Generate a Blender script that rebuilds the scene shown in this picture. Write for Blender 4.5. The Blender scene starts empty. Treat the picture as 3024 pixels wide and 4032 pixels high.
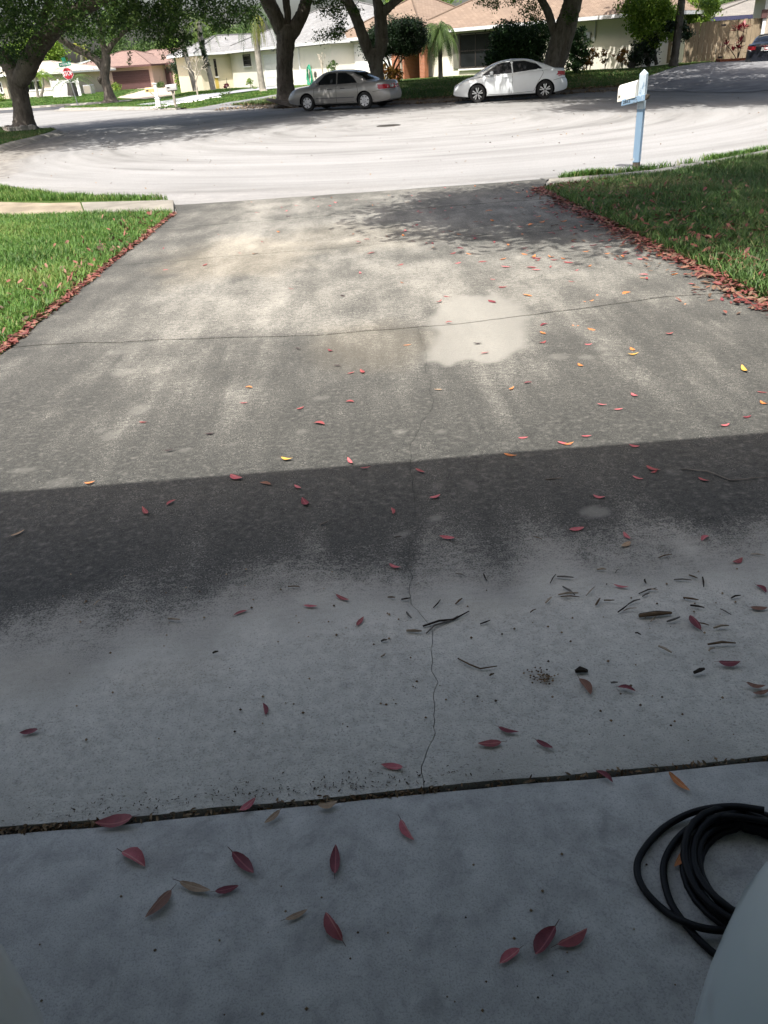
import bpy, bmesh, math, random
import numpy as np
from mathutils import Vector, Matrix, Euler
from mathutils.bvhtree import BVHTree

# ------------------------------------------------------------------ camera, sky, sun, exposure
SC = bpy.context.scene
COL = SC.collection
FPX, CXP, CYP = 3050.0, 1512.0, 2016.0          # focal length and centre in photo pixels
PITCH, ROLL, YAW, CAMZ = math.radians(30.4), math.radians(3.8), math.radians(-1.4), 1.5
_fw = np.array([-math.sin(YAW) * math.cos(PITCH), math.cos(YAW) * math.cos(PITCH), -math.sin(PITCH)])
_rt = np.array([math.cos(YAW), math.sin(YAW), 0.0])
_up = np.cross(_rt, _fw)
_R = _rt * math.cos(ROLL) - _up * math.sin(ROLL)
_U = _rt * math.sin(ROLL) + _up * math.cos(ROLL)
CAM = np.array([0.0, 0.0, CAMZ])
cd = bpy.data.cameras.new("camera")
cd.sensor_fit = 'VERTICAL'; cd.sensor_height = 36.0; cd.lens = FPX / 4032 * 36.0
cd.clip_start = 0.02; cd.clip_end = 2000
cam = bpy.data.objects.new("camera", cd); COL.objects.link(cam)
m = Matrix.Identity(4)
for i in range(3):
    m[i][0], m[i][1], m[i][2], m[i][3] = _R[i], _U[i], -_fw[i], CAM[i]
cam.matrix_world = m
SC.camera = cam

SUN_AZ = math.radians(24)                        # shadows run to +Y and a little to +X
SUN_EL = math.radians(61.9)
w = bpy.data.worlds.new("World"); SC.world = w; w.use_nodes = True
nt = w.node_tree; nt.nodes.clear()
sky = nt.nodes.new('ShaderNodeTexSky'); sky.sky_type = 'NISHITA'; sky.sun_disc = False
sky.sun_elevation = SUN_EL; sky.sun_rotation = math.pi + SUN_AZ
sky.air_density = 1.0; sky.dust_density = 6.0; sky.ozone_density = 0.3
bg = nt.nodes.new('ShaderNodeBackground'); bg.inputs[1].default_value = 0.15
wo = nt.nodes.new('ShaderNodeOutputWorld')
nt.links.new(sky.outputs[0], bg.inputs[0]); nt.links.new(bg.outputs[0], wo.inputs[0])
sl = bpy.data.lights.new("sun", 'SUN'); sl.energy = 4.3; sl.angle = math.radians(0.53); sl.color = (1.0, 0.975, 0.93)
so = bpy.data.objects.new("sun", sl); COL.objects.link(so)
LIGHT = Vector((math.sin(SUN_AZ) * math.cos(SUN_EL), math.cos(SUN_AZ) * math.cos(SUN_EL), -math.sin(SUN_EL)))
so.rotation_euler = LIGHT.to_track_quat('-Z', 'Y').to_euler(); so.location = (-10, -20, 40)
vs = SC.view_settings
vs.view_transform = 'Standard'; vs.look = 'None'; vs.exposure = 1.0; vs.gamma = 1.0; vs.use_curve_mapping = False
SC.cycles.max_bounces = 6; SC.cycles.diffuse_bounces = 3; SC.cycles.use_denoising = True

random.seed(7)
RNG = np.random.default_rng(7)

def at(x, y, Y):            # the point on the photo ray (x, y) at distance Y down the driveway axis
    d = _fw + _R * (x - CXP) / FPX - _U * (y - CYP) / FPX
    return CAM + d * (Y / d[1])
def gnd(x, y, z=0.0):       # the point on the photo ray (x, y) at height z
    d = _fw + _R * (x - CXP) / FPX - _U * (y - CYP) / FPX
    return CAM + d * ((z - CAM[2]) / d[2])

# ------------------------------------------------------------------ helpers
def smooth(a, b, x):
    t = np.clip((x - a) / (b - a), 0, 1); return t * t * (3 - 2 * t)
_lat = np.random.default_rng(3).random((256, 256))
def vnoise(x, y):
    x = np.asarray(x, float); y = np.asarray(y, float)
    xi = np.floor(x).astype(int); yi = np.floor(y).astype(int); fx = x - xi; fy = y - yi
    fx = fx * fx * (3 - 2 * fx); fy = fy * fy * (3 - 2 * fy)
    a = _lat[xi & 255, yi & 255]; b = _lat[(xi + 1) & 255, yi & 255]
    c = _lat[xi & 255, (yi + 1) & 255]; d = _lat[(xi + 1) & 255, (yi + 1) & 255]
    return (a * (1 - fx) + b * fx) * (1 - fy) + (c * (1 - fx) + d * fx) * fy
def fbm(x, y, o=4):
    s = 0; a = .5
    for k in range(o):
        s = s + a * vnoise(x * 2 ** k + 17.3 * k, y * 2 ** k + 9.1 * k); a *= .5
    return s / (1 - .5 ** o)
def in_poly(P, poly):
    x, y = P[:, 0], P[:, 1]; r = np.zeros(len(P), bool); n = len(poly)
    for i in range(n):
        x0, y0 = poly[i]; x1, y1 = poly[(i + 1) % n]
        c = ((y0 > y) != (y1 > y)) & (x < (x1 - x0) * (y - y0) / (y1 - y0 + 1e-12) + x0)
        r ^= c
    return r
def poly_dist(P, poly):
    d = np.full(len(P), 1e9); n = len(poly)
    for i in range(n):
        a = np.array(poly[i]); b = np.array(poly[(i + 1) % n]); ab = b - a
        t = np.clip(((P - a) @ ab) / (ab @ ab + 1e-12), 0, 1)
        q = a + t[:, None] * ab
        d = np.minimum(d, np.hypot(P[:, 0] - q[:, 0], P[:, 1] - q[:, 1]))
    return d

def tag(o, label=None, cat=None, group=None, kind=None):
    if label: o['label'] = label
    if cat: o['category'] = cat
    if group: o['group'] = group
    if kind: o['kind'] = kind
    return o
def empty(name, loc=(0, 0, 0), rz=0.0):
    o = bpy.data.objects.new(name, None); COL.objects.link(o)
    o.location = loc; o.rotation_euler = (0, 0, rz); o.empty_display_size = .2
    return o
def link(name, me, parent=None):
    o = bpy.data.objects.new(name, me); COL.objects.link(o)
    if parent is not None: o.parent = parent
    return o
def mesh_np(name, V, F, mat=None, smoothf=False, attrs=None):
    """V (n,3); F (m,k) one face size"""
    me = bpy.data.meshes.new(name)
    V = np.asarray(V, np.float32); F = np.asarray(F, np.int32)
    me.vertices.add(len(V)); me.vertices.foreach_set('co', V.ravel())
    k = F.shape[1]
    me.loops.add(F.size); me.loops.foreach_set('vertex_index', F.ravel())
    me.polygons.add(len(F)); me.polygons.foreach_set('loop_start', np.arange(0, F.size, k, dtype=np.int32))
    if smoothf: me.polygons.foreach_set('use_smooth', np.ones(len(F), bool))
    for nme, val in (attrs or {}).items():
        a = me.attributes.new(nme, 'FLOAT', 'POINT'); a.data.foreach_set('value', np.asarray(val, np.float32))
    me.update(calc_edges=True)
    if mat: me.materials.append(mat)
    return me

class MB:
    def __init__(s): s.v = []; s.f = []
    def add(s, vs, fs):
        o = len(s.v); s.v += [tuple(map(float, p)) for p in vs]; s.f += [tuple(o + i for i in f) for f in fs]; return s
    def box(s, a, b, rz=0, piv=None, bev=0):
        x0, y0, z0 = a; x1, y1, z1 = b
        P = [(x0, y0, z0), (x1, y0, z0), (x1, y1, z0), (x0, y1, z0), (x0, y0, z1), (x1, y0, z1), (x1, y1, z1), (x0, y1, z1)]
        if rz:
            px, py = piv or ((x0 + x1) / 2, (y0 + y1) / 2); c, n = math.cos(rz), math.sin(rz)
            P = [(px + (x - px) * c - (y - py) * n, py + (x - px) * n + (y - py) * c, z) for x, y, z in P]
        return s.add(P, [(0, 3, 2, 1), (4, 5, 6, 7), (0, 1, 5, 4), (1, 2, 6, 5), (2, 3, 7, 6), (3, 0, 4, 7)])
    def prism(s, poly, z0, z1):
        n = len(poly)
        z0 = z0 if hasattr(z0, '__len__') else [z0] * n; z1 = z1 if hasattr(z1, '__len__') else [z1] * n
        P = [(p[0], p[1], z0[i]) for i, p in enumerate(poly)] + [(p[0], p[1], z1[i]) for i, p in enumerate(poly)]
        F = [tuple(range(n - 1, -1, -1)), tuple(range(n, 2 * n))] + [(i, (i + 1) % n, n + (i + 1) % n, n + i) for i in range(n)]
        return s.add(P, F)
    def tube(s, pts, rad, n=10, cap=True, lump=0.0, seed=0):
        pts = [Vector(p) for p in pts]; rr = rad if hasattr(rad, '__len__') else [rad] * len(pts)
        t0 = (pts[1] - pts[0]).normalized()
        u = t0.orthogonal().normalized(); V = []; rnd = random.Random(seed)
        prev = t0
        for i, p in enumerate(pts):
            t = (pts[min(i + 1, len(pts) - 1)] - pts[max(i - 1, 0)]).normalized()
            q = prev.rotation_difference(t); u = (q @ u).normalized(); prev = t
            b = t.cross(u)
            for k in range(n):
                a = 2 * math.pi * k / n
                r = rr[i] * (1 + lump * (rnd.random() - .5) * 2)
                V.append(p + (u * math.cos(a) + b * math.sin(a)) * r)
        F = [(i * n + k, i * n + (k + 1) % n, (i + 1) * n + (k + 1) % n, (i + 1) * n + k) for i in range(len(pts) - 1) for k in range(n)]
        if cap: F += [tuple(range(n - 1, -1, -1)), tuple((len(pts) - 1) * n + k for k in range(n))]
        return s.add(V, F)
    def lathe(s, prof, n=24, axis='z', c=(0, 0, 0)):
        V = []
        for r, h in prof:
            for k in range(n):
                a = 2 * math.pi * k / n
                p = (r * math.cos(a), r * math.sin(a), h)
                if axis == 'y': p = (p[0], p[2], p[1])
                V.append((c[0] + p[0], c[1] + p[1], c[2] + p[2]))
        F = [(i * n + k, i * n + (k + 1) % n, (i + 1) * n + (k + 1) % n, (i + 1) * n + k) for i in range(len(prof) - 1) for k in range(n)]
        return s.add(V, F)
    def build(s, name, mat, parent=None, sm=False, off=None, bev=0.0, angle=35, bseg=2):
        me = bpy.data.meshes.new(name)
        v = s.v
        if off is not None: v = [(a - off[0], b - off[1], c - off[2]) for a, b, c in v]
        me.from_pydata(v, [], s.f); me.update()
        me.materials.append(mat)
        if bev or sm:
            bm = bmesh.new(); bm.from_mesh(me)
            bmesh.ops.recalc_face_normals(bm, faces=bm.faces)
            if bev:
                es = [e for e in bm.edges if len(e.link_faces) == 2 and e.calc_face_angle(0) > math.radians(30)]
                bmesh.ops.bevel(bm, geom=es, offset=bev, segments=bseg, affect='EDGES', profile=.5, clamp_overlap=True)
            bm.to_mesh(me); bm.free()
        else:
            bm = bmesh.new(); bm.from_mesh(me); bmesh.ops.recalc_face_normals(bm, faces=bm.faces); bm.to_mesh(me); bm.free()
        if sm:
            me.polygons.foreach_set('use_smooth', [True] * len(me.polygons))
            me.set_sharp_from_angle(angle=math.radians(angle))
        return link(name, me, parent)
def spline(pts, n=6):
    """Catmull-Rom through points (any dimension)"""
    P = [np.array(p, float) for p in pts]; P = [2 * P[0] - P[1]] + P + [2 * P[-1] - P[-2]]
    out = []
    for i in range(1, len(P) - 2):
        for k in range(n):
            t = k / n
            out.append(.5 * ((2 * P[i]) + (-P[i - 1] + P[i + 1]) * t + (2 * P[i - 1] - 5 * P[i] + 4 * P[i + 1] - P[i + 2]) * t * t + (-P[i - 1] + 3 * P[i] - 3 * P[i + 1] + P[i + 2]) * t ** 3))
    out.append(P[-2]); return out

# ------------------------------------------------------------------ materials
def lin(c):
    return tuple((x / 255 / 12.92 if x / 255 <= .04045 else ((x / 255 + .055) / 1.055) ** 2.4) for x in c)
class NT:
    def __init__(s, name, rough=.8, spec=.3, metal=0.0):
        s.m = bpy.data.materials.new(name); s.m.use_nodes = True; s.t = s.m.node_tree
        s.b = s.t.nodes['Principled BSDF']
        s.b.inputs['Roughness'].default_value = rough; s.b.inputs['Metallic'].default_value = metal
        s.b.inputs['Specular IOR Level'].default_value = spec
        s._pos = None
    def n(s, typ, **kw):
        nd = s.t.nodes.new(typ)
        for k, v in kw.items(): setattr(nd, k, v)
        return nd
    def l(s, a, b): s.t.links.new(a, b)
    def pos(s, obj=False):
        if s._pos is None:
            s._pos = s.n('ShaderNodeTexCoord').outputs['Object'] if obj else s.n('ShaderNodeNewGeometry').outputs['Position']
        return s._pos
    def noise(s, scale, detail=4, rough=.55, vec=None, dist=0.0):
        nd = s.n('ShaderNodeTexNoise'); nd.inputs['Scale'].default_value = scale; nd.inputs['Detail'].default_value = detail
        nd.inputs['Roughness'].default_value = rough; nd.inputs['Distortion'].default_value = dist
        s.l(vec if vec is not None else s.pos(), nd.inputs['Vector']); return nd.outputs['Fac']
    def vor(s, scale, feature='F1', vec=None):
        nd = s.n('ShaderNodeTexVoronoi'); nd.feature = feature; nd.inputs['Scale'].default_value = scale
        s.l(vec if vec is not None else s.pos(), nd.inputs['Vector']); return nd.outputs['Distance']
    def scalev(s, v, sc, rot=(0, 0, 0)):
        nd = s.n('ShaderNodeMapping'); nd.inputs['Scale'].default_value = sc; nd.inputs['Rotation'].default_value = rot
        s.l(v, nd.inputs['Vector']); return nd.outputs[0]
    def ramp(s, fac, stops, interp='LINEAR'):
        nd = s.n('ShaderNodeValToRGB'); cr = nd.color_ramp; cr.interpolation = interp
        while len(cr.elements) > 1: cr.elements.remove(cr.elements[-1])
        for i, (p, c) in enumerate(stops):
            e = cr.elements[0] if i == 0 else cr.elements.new(p)
            e.position = p
            c = (c, c, c) if not hasattr(c, '__len__') else c
            e.color = (*c, 1)
        s.l(fac, nd.inputs[0]); return nd.outputs[0]
    def mix(s, fac, a, b, mode='MIX'):
        nd = s.n('ShaderNodeMix'); nd.data_type = 'RGBA'; nd.blend_type = mode; nd.clamp_factor = True
        for i, v in ((0, fac), (6, a), (7, b)):
            if hasattr(v, 'links') or isinstance(v, bpy.types.NodeSocket): s.l(v, nd.inputs[i])
            elif i == 0: nd.inputs[0].default_value = v
            else: nd.inputs[i].default_value = (*v, 1) if hasattr(v, '__len__') else (v, v, v, 1)
        return nd.outputs[2]
    def math(s, op, a, b=0.0, c=None):
        nd = s.n('ShaderNodeMath'); nd.operation = op
        for i, v in enumerate((a, b, c)):
            if v is None: continue
            if isinstance(v, bpy.types.NodeSocket): s.l(v, nd.inputs[i])
            else: nd.inputs[i].default_value = v
        return nd.outputs[0]
    def attr(s, name):
        nd = s.n('ShaderNodeAttribute'); nd.attribute_name = name; return nd.outputs['Fac']
    def color(s, c):
        if isinstance(c, bpy.types.NodeSocket): s.l(c, s.b.inputs['Base Color'])
        else: s.b.inputs['Base Color'].default_value = (*c, 1)
        return s
    def bump(s, h, strength=.3, dist=.01):
        nd = s.n('ShaderNodeBump'); nd.inputs['Strength'].default_value = strength; nd.inputs['Distance'].default_value = dist
        s.l(h, nd.inputs['Height']); s.l(nd.outputs[0], s.b.inputs['Normal']); return s
def simple(name, c, rough=.7, spec=.3, metal=0.0, var=.12, scale=6.0, bump=0.0, bscale=60.0, obj=False):
    k = NT(name, rough, spec, metal); k.pos(obj)
    f = k.noise(scale, 5)
    a = tuple(x * (1 - var) for x in c); b = tuple(min(1, x * (1 + var)) for x in c)
    k.color(k.ramp(f, [(.3, a), (.7, b)]))
    if bump: k.bump(k.noise(bscale, 4), bump, .01)
    return k.m
def leafmat(name, cols, rough=.55, trans=.25, spec=.25):
    """foliage: per-leaf random value 'rnd' picks the colour; thin faces let some light through"""
    k = NT(name, rough, spec)
    n = len(cols); c = k.ramp(k.attr('rnd'), [(i / max(1, n - 1), c) for i, c in enumerate(cols)])
    k.color(c)
    if trans:
        out = k.t.nodes['Material Output']; tr = k.n('ShaderNodeBsdfTranslucent'); mx = k.n('ShaderNodeMixShader')
        mx.inputs[0].default_value = trans
        k.l(k.mix(.5, c, (.5, .6, .1), 'MULTIPLY') if False else c, tr.inputs[0]); k.l(k.b.outputs[0], mx.inputs[1]); k.l(tr.outputs[0], mx.inputs[2]); k.l(mx.outputs[0], out.inputs[0])
    return k.m

def mat_driveway():
    k = NT('driveway_concrete', .88, .25)
    p = k.pos()
    fine = k.noise(170, 3, .7); mid = k.noise(34, 5, .65); big = k.noise(3.2, 5, .6)
    brush = k.noise(60, 3, .6, vec=k.scalev(p, (.28, 1.0, 1.0)))
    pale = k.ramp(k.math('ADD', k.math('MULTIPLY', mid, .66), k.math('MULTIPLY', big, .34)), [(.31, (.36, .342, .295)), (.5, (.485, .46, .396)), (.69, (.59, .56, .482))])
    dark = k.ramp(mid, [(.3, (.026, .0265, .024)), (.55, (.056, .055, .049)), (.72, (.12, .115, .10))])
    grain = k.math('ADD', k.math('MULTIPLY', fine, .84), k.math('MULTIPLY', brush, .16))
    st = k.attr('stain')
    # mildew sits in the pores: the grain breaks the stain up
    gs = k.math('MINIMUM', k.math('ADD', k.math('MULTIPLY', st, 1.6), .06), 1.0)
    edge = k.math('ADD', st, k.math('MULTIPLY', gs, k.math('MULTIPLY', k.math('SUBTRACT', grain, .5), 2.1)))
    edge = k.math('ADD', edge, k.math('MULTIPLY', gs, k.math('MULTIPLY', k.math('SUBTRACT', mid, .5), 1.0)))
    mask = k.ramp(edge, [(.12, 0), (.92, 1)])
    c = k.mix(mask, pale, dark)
    c = k.mix(k.attr('warm'), c, k.mix(mask, (.40, .345, .25), (.2, .17, .12)))
    c = k.mix(k.math('MULTIPLY', k.attr('pale'), .85), c, k.ramp(grain, [(.3, (.17, .163, .142)), (.5, (.245, .235, .206)), (.7, (.31, .298, .262))]))
    c = k.mix(k.ramp(fine, [(.34, .5), (.47, 0)]), c, (.12, .115, .1))
    specks = k.ramp(k.vor(210), [(.0, 1), (.11, 0)])
    sm = k.math('MULTIPLY', specks, k.ramp(k.noise(40, 2), [(.5, 0), (.62, 1)]))
    c = k.mix(k.math('MULTIPLY', sm, .55), c, (.62, .6, .54))
    dk = k.ramp(k.vor(150), [(.0, 1), (.09, 0)])
    c = k.mix(k.math('MULTIPLY', k.math('MULTIPLY', dk, k.ramp(k.noise(28, 2), [(.52, 0), (.6, 1)])), .6), c, (.05, .05, .045))
    k.color(c)
    k.bump(k.math('ADD', grain, k.math('MULTIPLY', brush, .3)), .8, .005)
    return k.m
def mat_garage_floor():
    k = NT('garage_concrete', .62, .35)
    mid = k.noise(14, 6, .65); big = k.noise(2.6, 4, .6, dist=.6); fine = k.noise(240, 3, .7)
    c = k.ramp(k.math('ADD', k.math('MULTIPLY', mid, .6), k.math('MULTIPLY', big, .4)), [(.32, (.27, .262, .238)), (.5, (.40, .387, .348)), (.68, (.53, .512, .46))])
    c = k.mix(k.ramp(fine, [(.36, .42), (.5, 0)]), c, (.13, .135, .135))
    c = k.mix(k.ramp(k.noise(2.1, 3, .5), [(.58, 0), (.72, .35)]), c, (.25, .215, .18))
    c = k.mix(k.ramp(k.noise(5.5, 6, .7, dist=1.2), [(.54, 0), (.66, .45)]), c, (.17, .168, .155))
    sc = k.noise(30, 3, .5, vec=k.scalev(k.pos(), (.35, 2.5, 1), (0, 0, .6)))
    c = k.mix(k.ramp(sc, [(.70, 0), (.78, .5)]), c, (.43, .44, .43))
    dk = k.ramp(k.vor(60), [(.0, 1), (.06, 0)])
    c = k.mix(k.math('MULTIPLY', k.math('MULTIPLY', dk, k.ramp(k.noise(9, 2), [(.56, 0), (.64, 1)])), .5), c, (.05, .05, .05))
    k.color(c); k.bump(k.math('ADD', fine, k.math('MULTIPLY', mid, 1.5)), .25, .003)
    return k.m
def mat_road():
    k = NT('bleached_asphalt', .9, .2)
    g = k.n('ShaderNodeNewGeometry'); p = g.outputs['Position']; k._pos = p
    sep = k.n('ShaderNodeSeparateXYZ'); k.l(p, sep.inputs[0])
    dx = k.math('SUBTRACT', sep.outputs[0], 2.2); dy = k.math('SUBTRACT', sep.outputs[1], 27.0)
    r = k.math('SQRT', k.math('ADD', k.math('MULTIPLY', dx, dx), k.math('MULTIPLY', dy, dy)))
    an = k.math('ARCTAN2', dy, dx)
    cmb = k.n('ShaderNodeCombineXYZ'); k.l(r, cmb.inputs[0]); k.l(k.math('MULTIPLY', an, 1.1), cmb.inputs[1])
    trk = k.noise(1.15, 5, .6, vec=cmb.outputs[0], dist=.35)
    trk2 = k.noise(3.4, 4, .6, vec=k.scalev(cmb.outputs[0], (1, .5, 1)))
    big = k.noise(.22, 4, .6); fine = k.noise(45, 3, .7)
    f = k.math('ADD', k.math('MULTIPLY', trk, .5), k.math('ADD', k.math('MULTIPLY', trk2, .25), k.math('MULTIPLY', big, .25)))
    c = k.ramp(f, [(.35, (.12, .118, .113)), (.45, (.205, .202, .196)), (.58, (.262, .259, .253))])
    c = k.mix(k.ramp(fine, [(.38, .6), (.52, 0)]), c, (.14, .138, .13))
    # darker worn patches and a leaf-stained margin
    c = k.mix(k.ramp(k.noise(.55, 5, .65), [(.62, 0), (.74, .55)]), c, (.15, .146, .138))
    c = k.mix(k.attr('dirt'), c, k.ramp(k.noise(5, 5, .7), [(.35, (.10, .092, .082)), (.65, (.24, .225, .2))]))
    k.color(c); k.bump(k.noise(90, 3, .7), .5, .006)
    return k.m
def mat_dark_asphalt(name='dark_asphalt', a=(.045, .046, .05), b=(.085, .085, .088)):
    k = NT(name, .9, .2)
    c = k.ramp(k.noise(1.2, 5, .6), [(.35, a), (.65, b)])
    c = k.mix(k.ramp(k.noise(60, 3, .7), [(.5, 0), (.7, .3)]), c, (.2, .2, .2))
    k.color(c); k.bump(k.noise(80, 3), .4, .006); return k.m
def mat_soil_grass():
    k = NT('lawn_ground', .95, .1)
    c = k.ramp(k.noise(9, 5, .7), [(.35, (.03, .048, .013)), (.55, (.05, .085, .019)), (.72, (.08, .09, .035))])
    c = k.mix(k.ramp(k.noise(.35, 3), [(.4, 0), (.65, .5)]), c, (.07, .11, .024))
    c = k.mix(k.attr('dirt'), c, k.ramp(k.noise(7, 5, .7), [(.35, (.07, .05, .03)), (.65, (.2, .155, .105))]))
    k.color(c); k.bump(k.noise(40, 4, .7), .8, .03); return k.m
def mat_bark(name, a, b, sc=9.0):
    k = NT(name, .92, .15)
    v = k.scalev(k.pos(), (1, 1, .22))
    n1 = k.noise(sc, 6, .7, vec=v, dist=.4); n2 = k.noise(1.6, 4, .6)
    c = k.ramp(n1, [(.32, a), (.68, b)])
    c = k.mix(k.ramp(n2, [(.45, 0), (.7, .55)]), c, tuple(x * 1.35 for x in b))
    c = k.mix(k.ramp(k.noise(3.3, 5, .7), [(.62, 0), (.72, .35)]), c, (.24, .24, .215))
    k.color(c); k.bump(n1, 1.0, .05); return k.m
def mat_stucco(name, c, var=.07):
    k = NT(name, .9, .2)
    cc = k.ramp(k.noise(1.1, 5, .6), [(.3, tuple(x * (1 - var) for x in c)), (.7, c)])
    cc = k.mix(k.ramp(k.noise(1.0, 4, .6, vec=k.scalev(k.pos(), (3, 3, .3))), [(.55, 0), (.8, .25)]), cc, tuple(x * .72 for x in c))
    k.color(cc); k.bump(k.noise(55, 4, .7), .35, .01); return k.m
def mat_shingle(name, a, b, c3, sc=(3.2, 1.0, 7.0)):
    k = NT(name, .92, .15); p = k.pos(True)
    br = k.n('ShaderNodeTexBrick'); br.inputs['Scale'].default_value = 1.0
    br.inputs['Brick Width'].default_value = .32; br.inputs['Row Height'].default_value = .15; br.inputs['Mortar Size'].default_value = .012
    br.inputs['Color1'].default_value = (*a, 1); br.inputs['Color2'].default_value = (*b, 1); br.inputs['Mortar'].default_value = (*tuple(x * .55 for x in a), 1)
    br.inputs['Bias'].default_value = -.1
    k.l(k.attr_vec('ruv'), br.inputs['Vector'])
    c = k.mix(k.ramp(k.noise(.8, 4, .65), [(.4, 0), (.7, .7)]), br.outputs[0], c3)
    c = k.mix(k.ramp(k.noise(14, 3, .7), [(.45, 0), (.7, .3)]), c, tuple(x * .7 for x in a))
    k.color(c); k.bump(br.outputs['Fac'], .4, .01); return k.m
def _attr_vec(s, name):
    nd = s.n('ShaderNodeAttribute'); nd.attribute_name = name; return nd.outputs['Vector']
NT.attr_vec = _attr_vec
def mat_paint(name, c, rough=.28, metal=0.0, coat=.6, flake=.05):
    k = NT(name, rough, .5, metal); k.pos(True)
    c2 = tuple(x * (1 - flake) for x in c)
    k.color(k.ramp(k.noise(3, 3), [(.35, c2), (.65, c)]))
    k.b.inputs['Coat Weight'].default_value = coat; k.b.inputs['Coat Roughness'].default_value = .06
    dirt = k.noise(2.2, 5, .6)
    k.l(k.ramp(dirt, [(.4, rough), (.75, rough + .18)]), k.b.inputs['Roughness'])
    return k.m
def mat_brick(name):
    k = NT(name, .9, .2); p = k.pos(True)
    br = k.n('ShaderNodeTexBrick'); br.inputs['Scale'].default_value = 1.0
    br.inputs['Brick Width'].default_value = .22; br.inputs['Row Height'].default_value = .075; br.inputs['Mortar Size'].default_value = .008
    br.inputs['Color1'].default_value = (.36, .12, .055, 1); br.inputs['Color2'].default_value = (.27, .09, .045, 1); br.inputs['Mortar'].default_value = (.3, .22, .17, 1)
    sep = k.n('ShaderNodeSeparateXYZ'); k.l(p, sep.inputs[0]); cm = k.n('ShaderNodeCombineXYZ')
    k.l(k.math('ADD', sep.outputs[0], sep.outputs[1]), cm.inputs[0]); k.l(sep.outputs[2], cm.inputs[1]); k.l(cm.outputs[0], br.inputs['Vector'])
    k.color(k.mix(k.ramp(k.noise(3), [(.4, 0), (.7, .3)]), br.outputs[0], (.42, .2, .12))); k.bump(br.outputs['Fac'], .4, .01); return k.m
def mat_glass(name, c=(.010, .011, .012), rough=.12):
    k = NT(name, rough, .15); k.color(k.ramp(k.noise(1.5, 3), [(.3, c), (.7, tuple(x * 1.8 for x in c))])); return k.m
M = {}
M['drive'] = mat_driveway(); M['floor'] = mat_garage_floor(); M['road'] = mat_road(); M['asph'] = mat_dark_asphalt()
M['asph2'] = mat_dark_asphalt('worn_grey_asphalt', (.12, .12, .125), (.2, .2, .2))
M['soil'] = mat_soil_grass()
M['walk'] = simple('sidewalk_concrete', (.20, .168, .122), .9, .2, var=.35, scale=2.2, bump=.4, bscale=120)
M['walk2'] = simple('shade_toned_sidewalk_concrete', (.14, .136, .125), .9, .2, var=.3, scale=2.5, bump=.4, bscale=120)  # concrete darkened in its colour to stand in for tree shade
M['kerb'] = simple('kerb_concrete', (.23, .217, .19), .9, .2, var=.3, scale=3, bump=.4)
M['bark'] = mat_bark('oak_bark', (.05, .041, .033), (.165, .142, .118))
M['bark2'] = mat_bark('grey_oak_bark', (.06, .053, .045), (.20, .18, .152))
M['bark3'] = mat_bark('dark_thin_bark', (.025, .023, .02), (.09, .085, .075))
M['palmbark'] = simple('palm_trunk_grey', (.26, .24, .205), .9, .15, var=.3, scale=5, bump=.8, bscale=14)
M['bare'] = simple('bare_pale_branch', (.38, .34, .27), .85, .2, var=.2)
M['oak'] = leafmat('oak_leaves', [(.016, .04, .010), (.03, .068, .016), (.05, .10, .022), (.08, .145, .03), (.14, .20, .055)], .5, .22)
M['oakl'] = leafmat('oak_leaves_bright', [(.025, .05, .012), (.04, .085, .018), (.075, .135, .025), (.12, .19, .04)], .5, .3)
M['bright'] = leafmat('bright_leaves', [(.05, .10, .012), (.10, .18, .02), (.17, .27, .03), (.25, .34, .06)], .5, .35)
M['mid'] = leafmat('mid_green_leaves', [(.025, .05, .015), (.05, .09, .025), (.08, .135, .035), (.12, .17, .05)], .55, .25)
M['dark'] = leafmat('dark_clipped_leaves', [(.006, .014, .006), (.010, .024, .008), (.02, .042, .013)], .45, .12)
M['gloss'] = leafmat('glossy_shrub_leaves', [(.012, .03, .012), (.022, .05, .016), (.035, .075, .024), (.055, .10, .035)], .55, .15, .2)
M['croton'] = leafmat('croton_leaves', [(.05, .06, .015), (.16, .09, .02), (.25, .12, .02), (.12, .03, .02)], .45, .25)
M['ti'] = leafmat('red_ti_leaves', [(.06, .006, .012), (.16, .012, .02), (.30, .03, .045), (.38, .10, .11)], .45, .3)
M['palm'] = leafmat('palm_fronds', [(.03, .06, .018), (.06, .11, .03), (.11, .17, .045)], .5, .25)
M['palmy'] = leafmat('yellowing_palm_fronds', [(.10, .16, .02), (.22, .24, .03), (.36, .32, .05)], .5, .3)
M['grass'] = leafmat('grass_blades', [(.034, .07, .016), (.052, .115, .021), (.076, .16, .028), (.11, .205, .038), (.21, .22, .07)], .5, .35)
M['grass2'] = leafmat('shade_toned_grass_blades', [(.03, .058, .017), (.046, .09, .022), (.066, .125, .03), (.10, .165, .044), (.24, .2, .1)], .5, .3)  # duller copy of the lawn grass, tree shade worked into the blade colours
M['leafred'] = leafmat('fallen_red_leaves', [(.10, .033, .029), (.145, .042, .036), (.19, .064, .052), (.20, .088, .06), (.17, .11, .072), (.065, .04, .028)], .55, .12)
M['litter'] = leafmat('dry_leaf_litter', [(.05, .03, .018), (.11, .065, .03), (.19, .12, .06), (.27, .2, .12), (.03, .022, .016)], .8, .05)
M['white'] = simple('white_paint', (.72, .72, .70), .5, .4, var=.06)
M['fascia'] = simple('white_fascia', (.66, .67, .66), .6, .3, var=.06)
M['glass'] = mat_glass('dark_window_glass')
M['black'] = simple('black_rubber', (.008, .008, .009), .55, .4, var=.2)
M['tyre'] = simple('tyre_rubber', (.018, .018, .018), .8, .3, var=.2)
M['metal'] = simple('galvanised_metal', (.42, .43, .44), .4, .5, .6, var=.1)
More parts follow.
